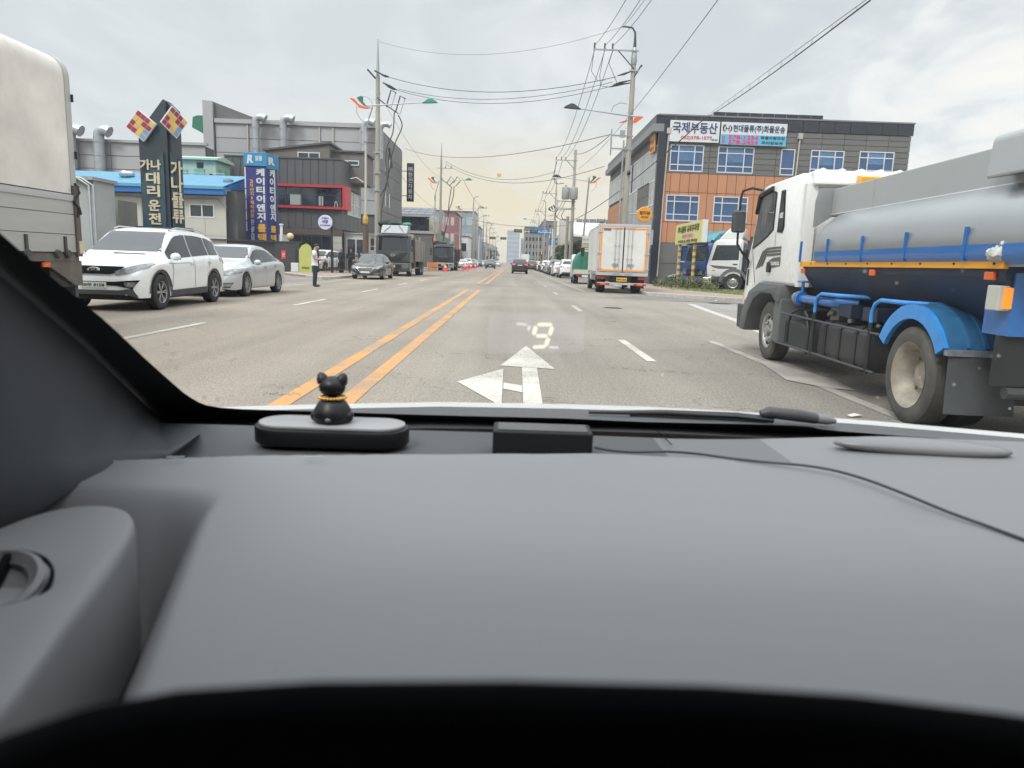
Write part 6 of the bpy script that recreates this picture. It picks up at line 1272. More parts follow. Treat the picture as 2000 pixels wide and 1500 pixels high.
for pts in ([(-1.8,7.5),(-2.0,6.8),(-1.4,6.3),(-.3,6.4)],[(-2.2,12.8),(-2.3,10.5),(-1.2,10.4)],[(-1.0,7.4),(-1.3,6.6),(-.5,6.0),(-.1,6.2)],[(-2.4,7.8),(-2.9,7.4),(-2.2,7.2),(-1.9,7.6)]): MB().tube(smoothp([(x,-.4,z) for x,z in pts],4),.04,5).build('jumper_wire',WIR,RP2)
for i in range(3): MB().tube([(-2.3-.25*i,-.3,7.9-.15*i),(-2.1-.25*i,-.3,7.55-.15*i)],.08,6).build('fuse',INS,RP2)
RP2b=thing('utility_pole','slim grey mast leaning beside the transformer pole','pole',(7.55,80,.12)); MB().tube([(0,0,0),(.55,0,10.5)],[.13,.08],10).build('pole_shaft',GALV,RP2b,smooth=50)
lamp_head(RP2b,-1,.3,10.2,3.0,False,y=0)
RP2c=thing('utility_pole','short stub concrete pole left of the transformer pole','pole',(6.2,84,.12)); MB().tube([(0,0,0),(.05,0,6.6)],[.2,.17],10).build('pole_shaft',CONC,RP2c,smooth=50)
FP=thing('utility_pole','third right power pole with crossarm and hooked top','utility pole',(6.9,121,.12)); uprt(FP,13.4,.22,.13,steps=False); crossarm(FP,12.6,-2.3,.3,(-2.2,-1.6,-1.1),-1.0); crossarm(FP,9.0,-1.2,.3)
MB().tube([(0,0,13.4),(0,0,14.6),(-.3,0,15.0),(-.8,0,15.0)],.06,6).build('curved_pipe',PIPE,FP,smooth=60)
FP['group']='far power poles along the right kerb'
for k,(y,h,l) in enumerate(((158,.97,'fourth right power pole with a hooked top'),(196,.95,'fifth right power pole in the far row'),(240,1.,'sixth right power pole in the far row'),(290,1.,'seventh right power pole in the far row'))):
    o=copy_thing(FP,l,(6.9+.0*k,y,.12),sc=(1,1,h))
for k,(x,y,l) in enumerate(((-9.0,163,'left power pole with tangled cables before the crossing'),(-9.3,190,'left power pole just before the crossing'),(-9.2,225,'left power pole at the crossing'),(-9.6,262,'left power pole beyond the crossing'),(-9.6,300,'left power pole far beyond the crossing'),(-9.6,350,'farthest left power pole'),(-9.6,410,'tiny last power pole on the left'))):
    o=copy_thing(FP,l,(x,y,.12),math.pi,sc=(1.3,1,1.02)); o['group']='far power poles along the left kerb'
for k,(x,y,l,rz) in enumerate(((7.0,172,'slim far street lamp on the right before the crossing',math.pi),(7.0,250,'slim far street lamp on the right beyond the crossing',math.pi),(-10.2,290,'slim far street lamp on the left beyond the crossing',0))):
    o=copy_thing(L4,l,(x,y,.12),rz); o['group']='slim far street lamps'
def wire(label,a,b,sag,r=.02,cat='wire',n=16,name='power_line'):
    a=Vector(a);b=Vector(b); pts=[]
    for i in range(n+1):
        t=i/n; p=a.lerp(b,t); p.z-=4*sag*t*(1-t); pts.append(p)
    o=MB().tube(pts,r*.85,5).build(name,WIR); return tag(o,label,cat)
ax0=[(4.42,44.46,13.98),(5.02,44.46,13.98),(5.48,44.46,13.98)]
for i,(p,l) in enumerate(zip(ax0,('leftmost overhead line from the right pole towards us','middle overhead line from the right pole towards us','right overhead line from the right pole towards us'))): wire(l,p,(p[0]+.1,-6,14.0),2.2,.017)
for p,l in zip(ax0,('leftmost overhead line from the near right pole away down the road','middle overhead line from the near right pole away down the road','right overhead line from the near right pole away down the road')):
    wire(l,(p[0],p[1],13.7),(p[0]+.25,85.3,13.3),1.1,.022)
wire('thin earth wire from the curved pipe top of the right pole towards us',(6.05,44.6,15.1),(6.2,-6,15.4),2.0,.014)
wire('faint topmost wire across the road between the two pole tips',(-10.4,56.4,17.1),(6.0,44.6,15.1),1.2,.012)
wire('upper of the three wires sagging across the road between the near poles',(-9.6,56.3,14.6),(5.8,44.5,12.3),.95,.025)
wire('middle wire sagging across the road between the near poles',(-9.0,56.3,13.8),(5.6,44.5,12.0),.85,.02)
wire('lowest of the three wires sagging across the road between the near poles',(-9.0,56.3,13.7),(5.5,44.5,11.75),.95,.02)
wire('long thin cable rising to the upper right from the near right pole',at(1130,330,70),at(1402,0,22),.5,.014)
bm_=at(1700,-3,16); b0=at(1380,228,44); b1=at(1120,430,90)
w=wire('bundled communication cable hanging on a messenger wire at the upper right',b0+Vector((0,0,-.05)),bm_+Vector((0,0,-.035)),.12,.022,'cable',24,'cable_bundle')
wire('messenger wire above the bundled communication cable',b0+Vector((0,0,.05)),bm_+Vector((0,0,.04)),.0,.009,'cable')
for i in range(15):
    t=(i+.5)/15; p=b0.lerp(bm_,t); MB().tube([p+Vector((0,0,.045)),p+Vector((.03,0,-.0)),p+Vector((0,0,-.04-.48*t*(1-t)))],.006,4).build('hanger',WIR,w)
wire('continuation of the bundled cable in front of the orange building',b1,b0,.6,.04,'cable')
for i,(a,b,s,l) in enumerate(((at(790,290,103),at(1195,262,45),1.3,'wire crossing the road below the near pole pair'),(at(870,315,103),at(1085,335,86),1.6,'upper wire crossing the road at the second pole pair'),(at(870,320,103),at(1180,325,60),1.9,'second wire crossing the road with a yellow tag box'),(at(865,412,104),at(1110,440,86),.9,'lower wire crossing the road at the second pole pair'),(at(1190,265,45),at(1120,300,80),.4,'wire between the near right pole and the transformer pole'))): wire(l,a,b,s,.028)
for i,(x,z,l) in enumerate(((6.0,9.3,'upper telephone cable along the right poles'),(6.0,8.6,'lower telephone cable along the right poles'))): wire(l,(x,85,z),(x,121,z),.8,.035,'cable')
for x,z,l in ((-9.9,12.5,'upper power line between the left poles'),(-9.3,8.2,'telephone cable between the left poles')): wire(l,(x,57,z),(x,103,z),1.0,.014)
for k,(ya,yb) in enumerate(((85,121),(121,158),(158,196),(196,240))): 
    for j,x in enumerate((4.8,5.4)): tag(wire('x',(x,ya,13.0),(x,yb,12.6),.9,.03),'high overhead line %s of the pair in span %s beyond the transformer pole'%(('left','right')[j],('one','two','three','four')[k]),'wire','high lines between the far right poles')
for k,(ya,yb) in enumerate(((103,163),(163,190),(190,225),(225,262))):
    tag(wire('x',(-7.4,ya,12.8),(-6.7,yb,13.2),.8,.03),'high overhead line over the %s span of far left power poles'%('nearest','second','third','farthest')[k],'wire','high lines between the far left poles')
yb_=thing('tag_box','small yellow box hanging on the wire over the road','box',tuple(at(975,340,80))); MB().box(-.22,.22,-.1,.1,-.3,.05).build('body',mat('tag_yellow',(.6,.5,.15),.6),yb_)
# traffic signals and road signs
def signal(label,xp,y,x1,z,heads):
    t=thing('traffic_signal',label,'traffic light',(xp,y,0)); MB().tube([(0,0,0),(0,0,z+.8)],[.14,.1],8).build('pole_shaft',SGW,t,smooth=50); MB().tube([(0,0,z),(x1-xp,0,z+.15)],.07,6).build('mast_arm',SGW,t)
    for hx in heads:
        b=MB().box(hx-xp-.85,hx-xp+.85,-.2,.1,z-.15,z+.5).build('signal_head',BLK,t,bevel=.04)
        for i,c in enumerate(((.25,.01,.01),(.25,.15,.01),(.01,.2,.05),(.01,.2,.05))): MB().lathe([(0,-.22),(.17,-.22),(.2,-.2)],c=(hx-xp-.6+i*.4,0,z+.17),axis='y',n=10).build('lens',mat('signal_lens_%d'%i,c,.3,var=0),b)
    return t
signal('traffic signal with two heads reaching out from the left over the road',-9.3,200,-2.4,7.6,(-5.6,-2.6)); signal('traffic signal reaching out from the right with a black head over our lane',13.0 if False else 8.2,150,.9,7.6,(1.0,4.3))
def rsign(label,x0,x1,y,z0,z1,txt):
    t=thing('road_sign',label,'road sign',((x0+x1)/2,y,0)); w=(x1-x0)/2; MB().box(-w,w,-.06,.0,z0,z1).build('board',mat('sign_blue',(.04,.16,.38),.5,var=.1),t); MB().tube([(w,.1,0),(w,.1,z1)],.13,8).build('pole_shaft',SGW,t); MB().tube([(w,.1,z1-.4),(-w,.1,z1-.4)],.08,6).build('mast_arm',SGW,t); text(txt,SGW,t,(0,-.07,(z0+z1)/2),(1,0,0),(0,0,1),w*1.6,(z1-z0)*.4); return t
rsign('upper blue direction sign over the right lane far ahead',3.8,8.6,170,7.9,9.6,'서구 ← 김포'); rsign('lower blue direction sign on a pole right of the far crossing',8.0,12.2,160,5.4,6.9,'가좌 IC')
# cones and barrier
CNO=mat('cone_red',(.80,.06,.07),.5,var=.06)
def cone():
    t=thing('traffic_cone','','traffic cone'); MB().lathe([(.19,.03),(.10,.42),(.05,.78),(.0,.8)],n=16).build('cone',CNO,t,smooth=50); MB().box(-.24,.24,-.24,.24,0,.035).build('base',CNO,t,bevel=.01)
    MB().lathe([(.125,.36),(.088,.55)],n=16).build('white_band',SGW,t,smooth=50); return t
c0=cone(); cl=[(-7.35,79.5,'single red cone in front of the smaller dump truck'),(-7.1,106,'nearest red cone of the group behind the second dump truck'),(-6.85,110,'red cone second in the group behind the second dump truck'),(-7.2,113,'red cone on the kerb side of the cone group'),(-6.6,117,'red cone third along the group'),(-7.0,122,'red cone at the back of the group by the white car'),(-6.3,124,'red cone standing alone right of the cone group'),(-6.9,104,'red cone with white band at the tail of the second dump truck')]
for i,(x,y,l) in enumerate(cl):
    o=c0 if i==0 else dup(c0); o.location=(x,y,0); o['label']=l; o['group']='red traffic cones on the left lane'; o.scale=(1.25,1.25,1.25)
br=thing('road_barrier','orange and white folding barrier in front of the second dump truck','barrier',(-8.7,79,0)); MB().box(-.6,.6,-.03,.03,.5,1.0).build('board',mat('barrier_orange',(.68,.25,.08),.6,var=.2),br); MB().box(-.6,.6,-.035,.035,.15,.4).build('board',mat('barrier_orange',(.68,.25,.08),.6),br)
for x in (-.55,.55): MB().tube([(x,-.3,0),(x,0,1.05),(x,.3,0)],.025,5).build('leg',GALV,br)
# yellow sign on striped posts
YS=thing('billboard','yellow billboard on two striped posts in front of the orange building','billboard',(10.85,44.7,0))
MB().box(-.06,.24,-3.3,3.3,2.78,4.05).build('board',SGW,YS,bevel=.01); MB().box(-.09,-.06,-3.28,3.28,2.8,4.03).build('face',mat('sign_yellow',(.62,.60,.22),.5,var=.08),YS)
text('가나물류 유료주차장',INK,YS,(-.095,0,3.68),(0,-1,0),(0,0,1),5.4,.42,bold=.02); slab('pink_strip',mat('pink_strip',(.62,.42,.40),.6),YS,-.095,-.10,-1.6,1.4,3.12,3.40); text('☎ 010-5225-4477' if False else '월주차 환영',mat('letter_rose',(.62,.25,.25),.5),YS,(-.105,.1,3.26),(0,-1,0),(0,0,1),2.4,.2); text('주차요금 상담 관리실',INK,YS,(-.095,0,2.94),(0,-1,0),(0,0,1),4.8,.18)
for y in (2.5,-1.3):
    MB().tube([(.08,y,0),(.08,y,2.8)],.10,12).build('post',mat('post_grey',(.16,.17,.17),.6,var=.2),YS)
    for k in range(6): MB().lathe([(.106,0),(.106,.22)],c=(.08,y,.45+k*.40),n=12).build('yellow_band',mat('band_yellow',(.65,.43,.08),.6),YS)
sb=thing('sign_stack','tall stacked white direction boards between the green truck and the trees','sign',(7.9,78,.1)); 
for k in range(5): slab('board',SGW if k!=2 else mat('band_yellow2',(.5,.5,.25),.6),sb,-.42,.42,-.05,.05,2.2+k*.42,2.55+k*.42); 
for x in (-.3,.3): MB().tube([(x,.06,0),(x,.06,4.3)],.04,6).build('post',GALV,sb)
# ---------------------------------------------------------------- people
SKIN=mat('skin',(.42,.24,.17),.6,var=.06)
def skin_mesh(name,nodes,edges,m,parent,sub=1,smooth=True):
    me=bpy.data.meshes.new(name); me.from_pydata([n[0] for n in nodes],edges,[]); o=bpy.data.objects.new(name,me); COL.objects.link(o)
    md=o.modifiers.new('s','SKIN'); md.use_smooth_shade=True
    for i,n in enumerate(nodes):
        r=n[1]; r=r if isinstance(r,tuple) else (r,r); me.skin_vertices[0].data[i].radius=r; me.skin_vertices[0].data[i].use_root=(i==0)
    o.modifiers.new('b','SUBSURF').levels=sub
    dg=bpy.context.evaluated_depsgraph_get(); me2=bpy.data.meshes.new_from_object(o.evaluated_get(dg)); bpy.data.objects.remove(o)
    me2.name=name; me2.materials.clear(); me2.materials.append(m)
    for p in me2.polygons: p.use_smooth=True; p.material_index=0
    return link(name,me2,parent)
def person(label,loc,rz,top,trousers,hair,phone=True,coat=False,armsdown=False):
    """figure looks along local +y, 1.73 m tall"""
    t=thing('person',label,'person',loc,rz)
    head=(0,.09,1.60) if not armsdown else (0,.03,1.60)
    N_=[((0,0,.98),(.10,.07)),((0,0,1.15),(.11,.07)),((0,-.01,1.33),(.14,.085)),((0,.0,1.44),(.07,.07)),((0,.03,1.50),.052),(head,(.098,.118)),((head[0],head[1]+.015,1.67),(.092,.108))]
    E_=[(0,1),(1,2),(2,3),(3,4),(4,5),(5,6)]
    for s in (1,-1):
        b=len(N_)
        N_+=[((s*.085,0,.88),.075),((s*.10,.02,.52),.068),((s*.10,-.02,.10),.045),((s*.10,.02,.05),.042),((s*.11,.14,.035),.035)]
        E_+=[(0,b),(b,b+1),(b+1,b+2),(b+2,b+3),(b+3,b+4)]
        b=len(N_); hand=(s*.07,.40,1.10) if not armsdown else (s*.25,.08,.86)
        elbow=(s*.24,.02,1.12) if not armsdown else (s*.24,-.02,1.13)
        N_+=[((s*.18,0,1.40),.062),(elbow,.045),((lerp(elbow[0],hand[0],.8),lerp(elbow[1],hand[1],.8),lerp(elbow[2],hand[2],.8)),.032),(hand,(.035,.028))]
        E_+=[(2,b),(b,b+1),(b+1,b+2),(b+2,b+3)]
        for k in range(4):
            c=len(N_); hx,hy,hz=hand; d=(-s*.02*1,.045,.012*(1.5-k)) if not armsdown else (0,.012*(k-1.5)+.01,-.05); L=(1,1.1,1.0,.8)[k]
            N_+=[((hx+d[0]*L,hy+d[1]*L,hz+.018*(1.5-k)),.010),((hx+d[0]*2.2*L,hy+d[1]*1.5*L,hz+.018*(1.5-k)+(.0 if not armsdown else -.05)),.008)]; E_+=[(b+3,c),(c,c+1)]
        c=len(N_); N_+=[((hand[0]-s*.03,hand[1]+.02,hand[2]+.035),.011)]; E_+=[(b+3,c)]
    body=skin_mesh('body',N_,E_,SKIN,t,1)
    hx,hy,hz=head
    MB().ball((hx,hy-.018,hz+.052),(.088,.100,.088),14).build('hair',hair,body,smooth=60)
    for s in (1,-1): MB().ball((hx+s*.03,hy+.080,hz+.02),(.012,.008,.008),8).build('eye',BLK,body); MB().ball((hx+s*.082,hy,hz),(.012,.022,.03),8).build('ear',SKIN,body)
    MB().ball((hx,hy+.088,hz-.005),(.014,.02,.022),8).build('nose',SKIN,body); MB().box(hx-.022,hx+.022,hy+.076,hy+.086,hz-.042,hz-.034).build('mouth',mat('lips',(.3,.1,.09),.6),body)
    S_=[((0,0,1.1),(.17,.13)),((0,0,.88),(.20,.16)),((0,0,.81),(.21,.165)),((0,-.01,1.33),(.19,.13)),((0,0,1.45),(.09,.08))]; e=[(0,1),(1,2),(0,3),(3,4)]
    for s in (1,-1):
        b=len(S_); el=(s*.24,.02,1.12) if not armsdown else (s*.24,-.02,1.13); S_+=[((s*.19,0,1.40),.082),((lerp(s*.19,el[0],.6),lerp(0,el[1],.6),lerp(1.4,el[2],.6)),.078)]; e+=[(3,b),(b,b+1)]
        if coat: S_+=[((el[0],el[1],el[2]),.06),((s*.245,.04,.93),.05)]; e+=[(b+1,b+2),(b+2,b+3)]
    skin_mesh('shirt' if not coat else 'coat',S_,e,top,t,1)
    T_=[((0,0,.95),(.13,.10)),((0,0,1.02),(.13,.10))]; e=[(0,1)]
    for s in (1,-1):
        b=len(T_); T_+=[((s*.095,0,.86),.115),((s*.10,.02,.52),.092),((s*.10,-.01,.10),.078),((s*.10,0,.07),.08)]; e+=[(b+2,b+3),(0,b),(b,b+1),(b+1,b+2)]
    skin_mesh('trousers',T_,e,trousers,t,1)
    for s in (1,-1): MB().ball((s*.105,.07,.045),(.05,.14,.045),12).build('shoe',BLK,t,smooth=60)
    return t
ML=person('man in white short sleeved shirt standing on the road looking at his phone',(-8.05,29.4,0),R(-80),mat('white_shirt',(.66,.67,.72),.8,var=.06,vs=8,bump=.2,bs=12),mat('navy_trousers',(.015,.03,.05),.8,var=.1),mat('black_hair',(.015,.013,.013),.6))
ph=thing('mobile_phone','small phone in the hands of the man in the white shirt','phone',(-8.05+.44*math.cos(R(10)),29.4-.44*math.sin(R(10)),1.14)); MB().box(-.07,.07,-.04,.04,-.006,.006).build('body',SGW,ph).rotation_euler=(0,R(-25),0)
person('grey haired person in a dark coat standing behind the black fence',(-12.2,51.6,.12),R(150),mat('dark_coat',(.02,.025,.05),.85),mat('navy_trousers',(.015,.03,.05),.8),mat('grey_hair',(.30,.28,.26),.8),coat=True,armsdown=True)
person('person in black clothes beside the grey haired person at the fence',(-11.6,51.9,.12),R(200),mat('black_coat',(.015,.015,.018),.85),mat('navy_trousers',(.015,.03,.05),.8),mat('black_hair',(.015,.013,.013),.6),coat=True,armsdown=True)
# ---------------------------------------------------------------- plants
def leafmat(name,c,c2):
    m=bpy.data.materials.new(name); m.use_nodes=True; t=m.node_tree; b=t.nodes['Principled BSDF']
    g=t.nodes.new('ShaderNodeNewGeometry'); mx=t.nodes.new('ShaderNodeMix'); mx.data_type='RGBA'; t.links.new(g.outputs['Random Per Island'],mx.inputs[0]); mx.inputs[6].default_value=c+(1,); mx.inputs[7].default_value=c2+(1,)
    t.links.new(mx.outputs[2],b.inputs['Base Color']); b.inputs['Roughness'].default_value=.7; MATS[name]=m; return m
GRS=leafmat('weed_blades',(.13,.17,.05),(.30,.31,.13)); WDD=leafmat('weed_bush',(.06,.085,.03),(.19,.20,.09)); LEAF=leafmat('tree_leaves',(.03,.05,.02),(.09,.12,.05)); BARK=mat('bark',(.08,.06,.045),.9,var=.3,vs=12)
def blades(name,label,pts,h,w,m,kind='stuff'):
    mb=MB(); rn=random.Random(3)
    for x,y,z in pts:
        a=rn.uniform(0,6.28); hh=h*rn.uniform(.4,1.25); dx_,dy_=math.cos(a),math.sin(a); l=rn.uniform(.1,.6)*hh; ww=w*rn.uniform(.6,1.3)
        mb.add([(x-dy_*ww,y+dx_*ww,z),(x+dy_*ww,y-dx_*ww,z),(x+dx_*l,y+dy_*l,z+hh)],[(0,1,2)])
    o=mb.build(name,m,fix=False); return tag(o,label,'weeds' if kind else None,kind=kind)
rn=random.Random(11); pts=[]
while len(pts)<26000:
    x=rn.uniform(8.6,26); y=rn.uniform(29.5,46)
    if y<itp([(8.6,38),(10.4,34.2),(24,30.4),(30,30)],x): continue
    if rn.random()>.45+.55*math.sin(x*1.3+y*.7)*math.sin(x*.5-y*.9)+.3: continue
    pts.append((x,y,.0 if y>34 else .05))
blades('weeds','low yellow green weeds covering the verge in front of the lot',pts,.20,.022,GRS)
sheet('verge',[(9.0,38.5),(10.3,34.1),(24,30.3),(40,30),(40,46),(9.0,46)],.03,mat('verge_soil',(.15,.14,.08),.95,var=.35,vs=2.,bump=.3),kind='structure')
def bush(label,x,y,rx,rz_,n,m=WDD,seed=0,name='weed_bush',leaf=.06):
    rn=random.Random(seed+int(x*10)); t=thing(name,label,'bush',(x,y,.03)); mb=MB()
    cl_=[(rn.uniform(-rx,rx)*.8,rn.uniform(-rx,rx)*.8,rn.uniform(.15,.8)*rz_,rn.uniform(.2,.45)*rx) for _ in range(14)]
    for i in range(n):
        c=rn.choice(cl_); d=Vector((rn.gauss(0,1),rn.gauss(0,1),rn.gauss(0,1))).normalized()*c[3]*rn.uniform(.5,1.1); p=Vector(c[:3])+d
        if p.z<.02: p.z=.02+abs(p.z)*.3
        a=Vector((rn.gauss(0,1),rn.gauss(0,1),rn.gauss(0,1))).normalized()*leaf; b=Vector((rn.gauss(0,1),rn.gauss(0,1),rn.gauss(0,1))).normalized()*leaf*.5
        mb.add([p-a,p+b,p+a,p-b],[(0,1,2,3)])
    mb.build('foliage',m,t,fix=False)
    mb=MB()
    for c in cl_[:7]: mb.tube([(0,0,0),(c[0]*.5,c[1]*.5,c[2]*.6),(c[0],c[1],c[2])],[.02,.012,.006],4)
    mb.build('stems',BARK,t); return t
bush('dark green weed bush left of the striped sign posts',9.9,43.0,.9,.7,1300,seed=1); bush('weed bush at the foot of the nearer striped post',11.1,42.2,1.0,.75,1400,seed=2); bush('weed bush in front of the white cab truck bumper',11.3,40.6,.6,.35,700,seed=3); bush('small weed bush near the white cab truck wheel',13.9,37.6,.4,.2,350,seed=4); bush('weed bush at the rear end of the black sedan',9.6,45.2,.7,.6,900,seed=5)
def tree(label,x,y,h,r,n,seed,name='tree',conifer=False,m=LEAF,leaf=.16,trunk=.13):
    rn=random.Random(seed); t=thing(name,label,'tree',(x,y,.05)); mb=MB()
    mb.tube([(0,0,0),(rn.uniform(-.1,.1),0,h*.35),(rn.uniform(-.2,.2),rn.uniform(-.2,.2),h*.85)],[trunk,trunk*.75,trunk*.2],8)
    cl_=[]
    for i in range(22):
        k=rn.uniform(.22,1.0) ; w=r*((1-k)*1.15+.12 if conifer else math.sin(math.pi*min(1,k*.9+.05))**.6)
        a=rn.uniform(0,6.28); q=w*rn.uniform(.35,1.); c=(q*math.cos(a),q*math.sin(a),h*k,r*rn.uniform(.22,.40)); cl_.append(c)
        mb.tube([(0,0,h*k*.7),(c[0]*.5,c[1]*.5,h*k*.88),(c[0],c[1],c[2])],[trunk*.35,trunk*.2,.01],5)
    mb.build('trunk',BARK,t,smooth=50); mb=MB()
    for i in range(n):
        c=rn.choice(cl_); d=Vector((rn.gauss(0,1),rn.gauss(0,1),rn.gauss(0,.8))); d=d.normalized()*c[3]*rn.uniform(.3,1.15); p=Vector(c[:3])+d
        a=Vector((rn.gauss(0,1),rn.gauss(0,1),rn.gauss(0,.6))).normalized()*leaf*rn.uniform(.6,1.3); b=Vector((rn.gauss(0,1),rn.gauss(0,1),rn.gauss(0,1))).normalized()*leaf*.35
        mb.add([p-a,p+b,p+a,p-b],[(0,1,2,3)])
    mb.build('crown',m,t,fix=False); return t
tree('dark spreading pine right behind the white box truck',9.9,80,5.4,2.0,6500,1,conifer=False,leaf=.20); tree('dark green tree between the transformer pole and the pine',8.9,100,4.0,1.9,5000,2,leaf=.2); tree('bushy green tree left of the transformer pole',8.2,108,3.7,1.8,4500,3,leaf=.2); tree('low green tree behind the stub pole',10.2,104,3.8,2.0,4000,4,leaf=.2); tree('small round tree before the blue signs',9.2,140,4.6,1.8,2500,5,leaf=.22)
for i,(x,y,h,l) in enumerate(((-11,330,7,'far tree on the left of the crossing'),(-12,370,8,'second far tree left of the road'),(-10.5,440,8,'third far tree left of the road'),(9,310,6,'far street tree on the right of the crossing'),(9.5,360,7,'second far street tree on the right'),(9.5,420,8,'third far street tree on the right'),(-11.5,255,5,'street tree by the far left shop'))): tree(l,x,y,h,h*.38,1100,20+i,leaf=.35)
# ---------------------------------------------------------------- the car we sit in
def glass_pt(px,py,off=0.):
    d=ROT@Vector(((px-1000)/FPX,-(py-750)/FPX,-1)); o=Vector((0,0,CAMH)); # plane z=.93+(1.45-y)*.445
    t=(.93+1.45*.445+off-o.z)/(d.z+.445*d.y); return o+d*t
def plane_pt(px,py,z):
    d=ROT@Vector(((px-1000)/FPX,-(py-750)/FPX,-1)); o=Vector((0,0,CAMH)); return o+d*((z-o.z)/d.z)
CAR=thing('own_car','interior of the car we look out of: charcoal dashboard, windshield and left pillar','car')
DSH=mat('dashboard_plastic',(.165,.165,.172),.62,var=.03,vs=2.,bump=.06,bs=500,spec=.45)
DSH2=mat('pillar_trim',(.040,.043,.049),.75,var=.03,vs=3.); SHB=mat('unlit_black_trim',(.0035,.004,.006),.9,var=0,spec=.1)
BAND=mat('ceramic_border',(.004,.004,.005),.5,var=0); COWL=mat('cowl_plastic',(.06,.062,.066),.6,var=.12,vs=20,bump=.1,bs=80)
def sst(a,b,x):
    t=max(0,min(1,(x-a)/(b-a))); return t*t*(3-2*t)
def zd(x,y):
    yl=itp([(-.6,.985),(-.38,1.04),(0,1.09),(.15,1.11),(.42,1.10),(.9,1.14)],x)
    step=.034*(1-.7*sst(.3,.8,x)); z=.95-step*sst(yl-.004,yl+.014,y)+.003*sst(yl-.05,yl-.008,y)*(1-sst(.25,.6,x))
    z-=.004*sst(.0,1.,abs(x-.15))
    yn=itp([(-.6,.36),(-.33,.40),(-.26,.445),(0,.468),(.4,.45),(1.,.40)],x)
    gx=lerp(.42,.55,(y-.5)/.45); z-=.007*(1-sst(.0,.022,abs(x-gx)))*sst(.98,.90,y)
    if y<yn+.0: z-=.5*((yn-y)/.10)**2*.25
    xl=itp([(.40,-.325),(.55,-.352),(.67,-.38),(.74,-.402),(.78,-.425),(.81,-.47),(.83,-.55)],y); xr=itp([(.40,-.245),(.46,-.26),(.79,-.355),(.9,-.372)],y)
    if True:
        d=.15*(1-sst(xr-.075,xr+.014,x))*(1-sst(.77,.895,y))
        z-=d
    return z
xs_=[-.95+i*.02 for i in range(19)]+[-.575+i*.004 for i in range(96)]+[-.19+i*.03 for i in range(48)]
ys_=[.24+i*.015 for i in range(12)]+[.42+i*.01 for i in range(55)]+[.975+i*.005 for i in range(42)]+[1.19+i*.025 for i in range(8)]
rows=[[(x,y,zd(x,y)) for x in xs_] for y in ys_]
k0=[i for i,y in enumerate(ys_) if y>1.0][0]
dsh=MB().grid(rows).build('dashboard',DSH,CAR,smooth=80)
DSHR=mat('dashboard_rear_tone',(.060,.061,.065),.65,var=.03,vs=2.,bump=.06,bs=500,spec=.35)
dsh.data.materials.append(DSHR); dsh.data.materials.append(mat('dashboard_mid_tone',(.115,.116,.12),.65,var=.03,vs=2.,bump=.06,bs=500,spec=.4))
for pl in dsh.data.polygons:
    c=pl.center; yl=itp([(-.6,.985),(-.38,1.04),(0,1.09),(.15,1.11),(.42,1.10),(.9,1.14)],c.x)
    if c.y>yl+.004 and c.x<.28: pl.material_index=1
    if c.y>yl+.004+(c.x-.25)*.2 and .28<=c.x<.50: pl.material_index=2  # tier beyond the ledge is coloured darker, stepping lighter to the right
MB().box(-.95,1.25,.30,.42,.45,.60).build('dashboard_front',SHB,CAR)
sp=[(-120,1480),(0,1390),(70,1305),(130,1218),(190,1137),(236,1073),(259,1035),(263,1010),(250,993),(215,983),(170,982),(110,990),(40,1010),(-60,1050),(-300,1150),(-500,1400),(-300,1600)]
sq=smoothp([plane_pt(a,b,.955) for a,b in sp],5,True)
cen=sum(sq,Vector())/len(sq)
MB().grid([[p+Vector((0,0,dz_))+(cen-p).normalized()*ins for p in sq] for ins,dz_ in ((.0,-.14),(.0,-.014),(.0015,-.007),(.006,-.002),(.014,.0))]+[[cen+(p-cen)*.5 for p in sq],[cen+(p-cen)*.02 for p in sq]],closed=True).build('side_panel',DSH,CAR,smooth=80)
# lower lip close to the lens, its unlit side put into the near-black colour
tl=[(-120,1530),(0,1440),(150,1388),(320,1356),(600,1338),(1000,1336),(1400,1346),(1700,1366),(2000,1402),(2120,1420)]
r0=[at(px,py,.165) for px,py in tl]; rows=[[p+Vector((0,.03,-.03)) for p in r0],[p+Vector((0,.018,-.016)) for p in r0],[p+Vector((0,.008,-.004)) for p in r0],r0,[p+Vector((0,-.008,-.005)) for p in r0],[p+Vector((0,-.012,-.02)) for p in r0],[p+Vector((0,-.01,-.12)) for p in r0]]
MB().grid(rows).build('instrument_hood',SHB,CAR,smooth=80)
# windshield glass, border, pillar
g0=[(-1.15,.33),(1.35,.33),(1.35,1.47),(-1.15,1.47)]
MB().add([(x,y,.93+(1.45-y)*.445) for x,y in g0],[(0,1,2,3)]).build('windshield',sheet_glass(),CAR,fix=False)
E1=[(-900,-330),(-400,95),(0,455),(100,541),(200,622),(280,697),(330,742),(375,778),(430,796),(600,803),(860,811),(1100,817),(1260,824),(1550,831),(1640,842),(2000,868),(2300,890)]
E2=[(-960,-270),(-450,160),(-40,500),(62,585),(165,672),(240,745),(290,793),(340,828),(380,850),(600,850),(860,850),(1100,850),(1260,858),(1550,868),(1640,874),(2000,905),(2300,930)]
e1=[Vector(v) for v in smoothp([(a,b,0) for a,b in E1],3)]; e2=[Vector(v) for v in smoothp([(a,b,0) for a,b in E2],3)]
MB().grid([[glass_pt(v.x,v.y,-.004) for v in e1],[glass_pt(v.x,v.y,-.006) for v in e2],[glass_pt(v.x-25,v.y+30,-.012) for v in e2]]).build('windshield_border',BAND,CAR,smooth=60)
pr=[[],[],[],[],[]]
PE=[(-960,-270),(-450,165),(-40,505),(62,590),(165,677),(240,750),(290,798),(340,830),(390,843)]
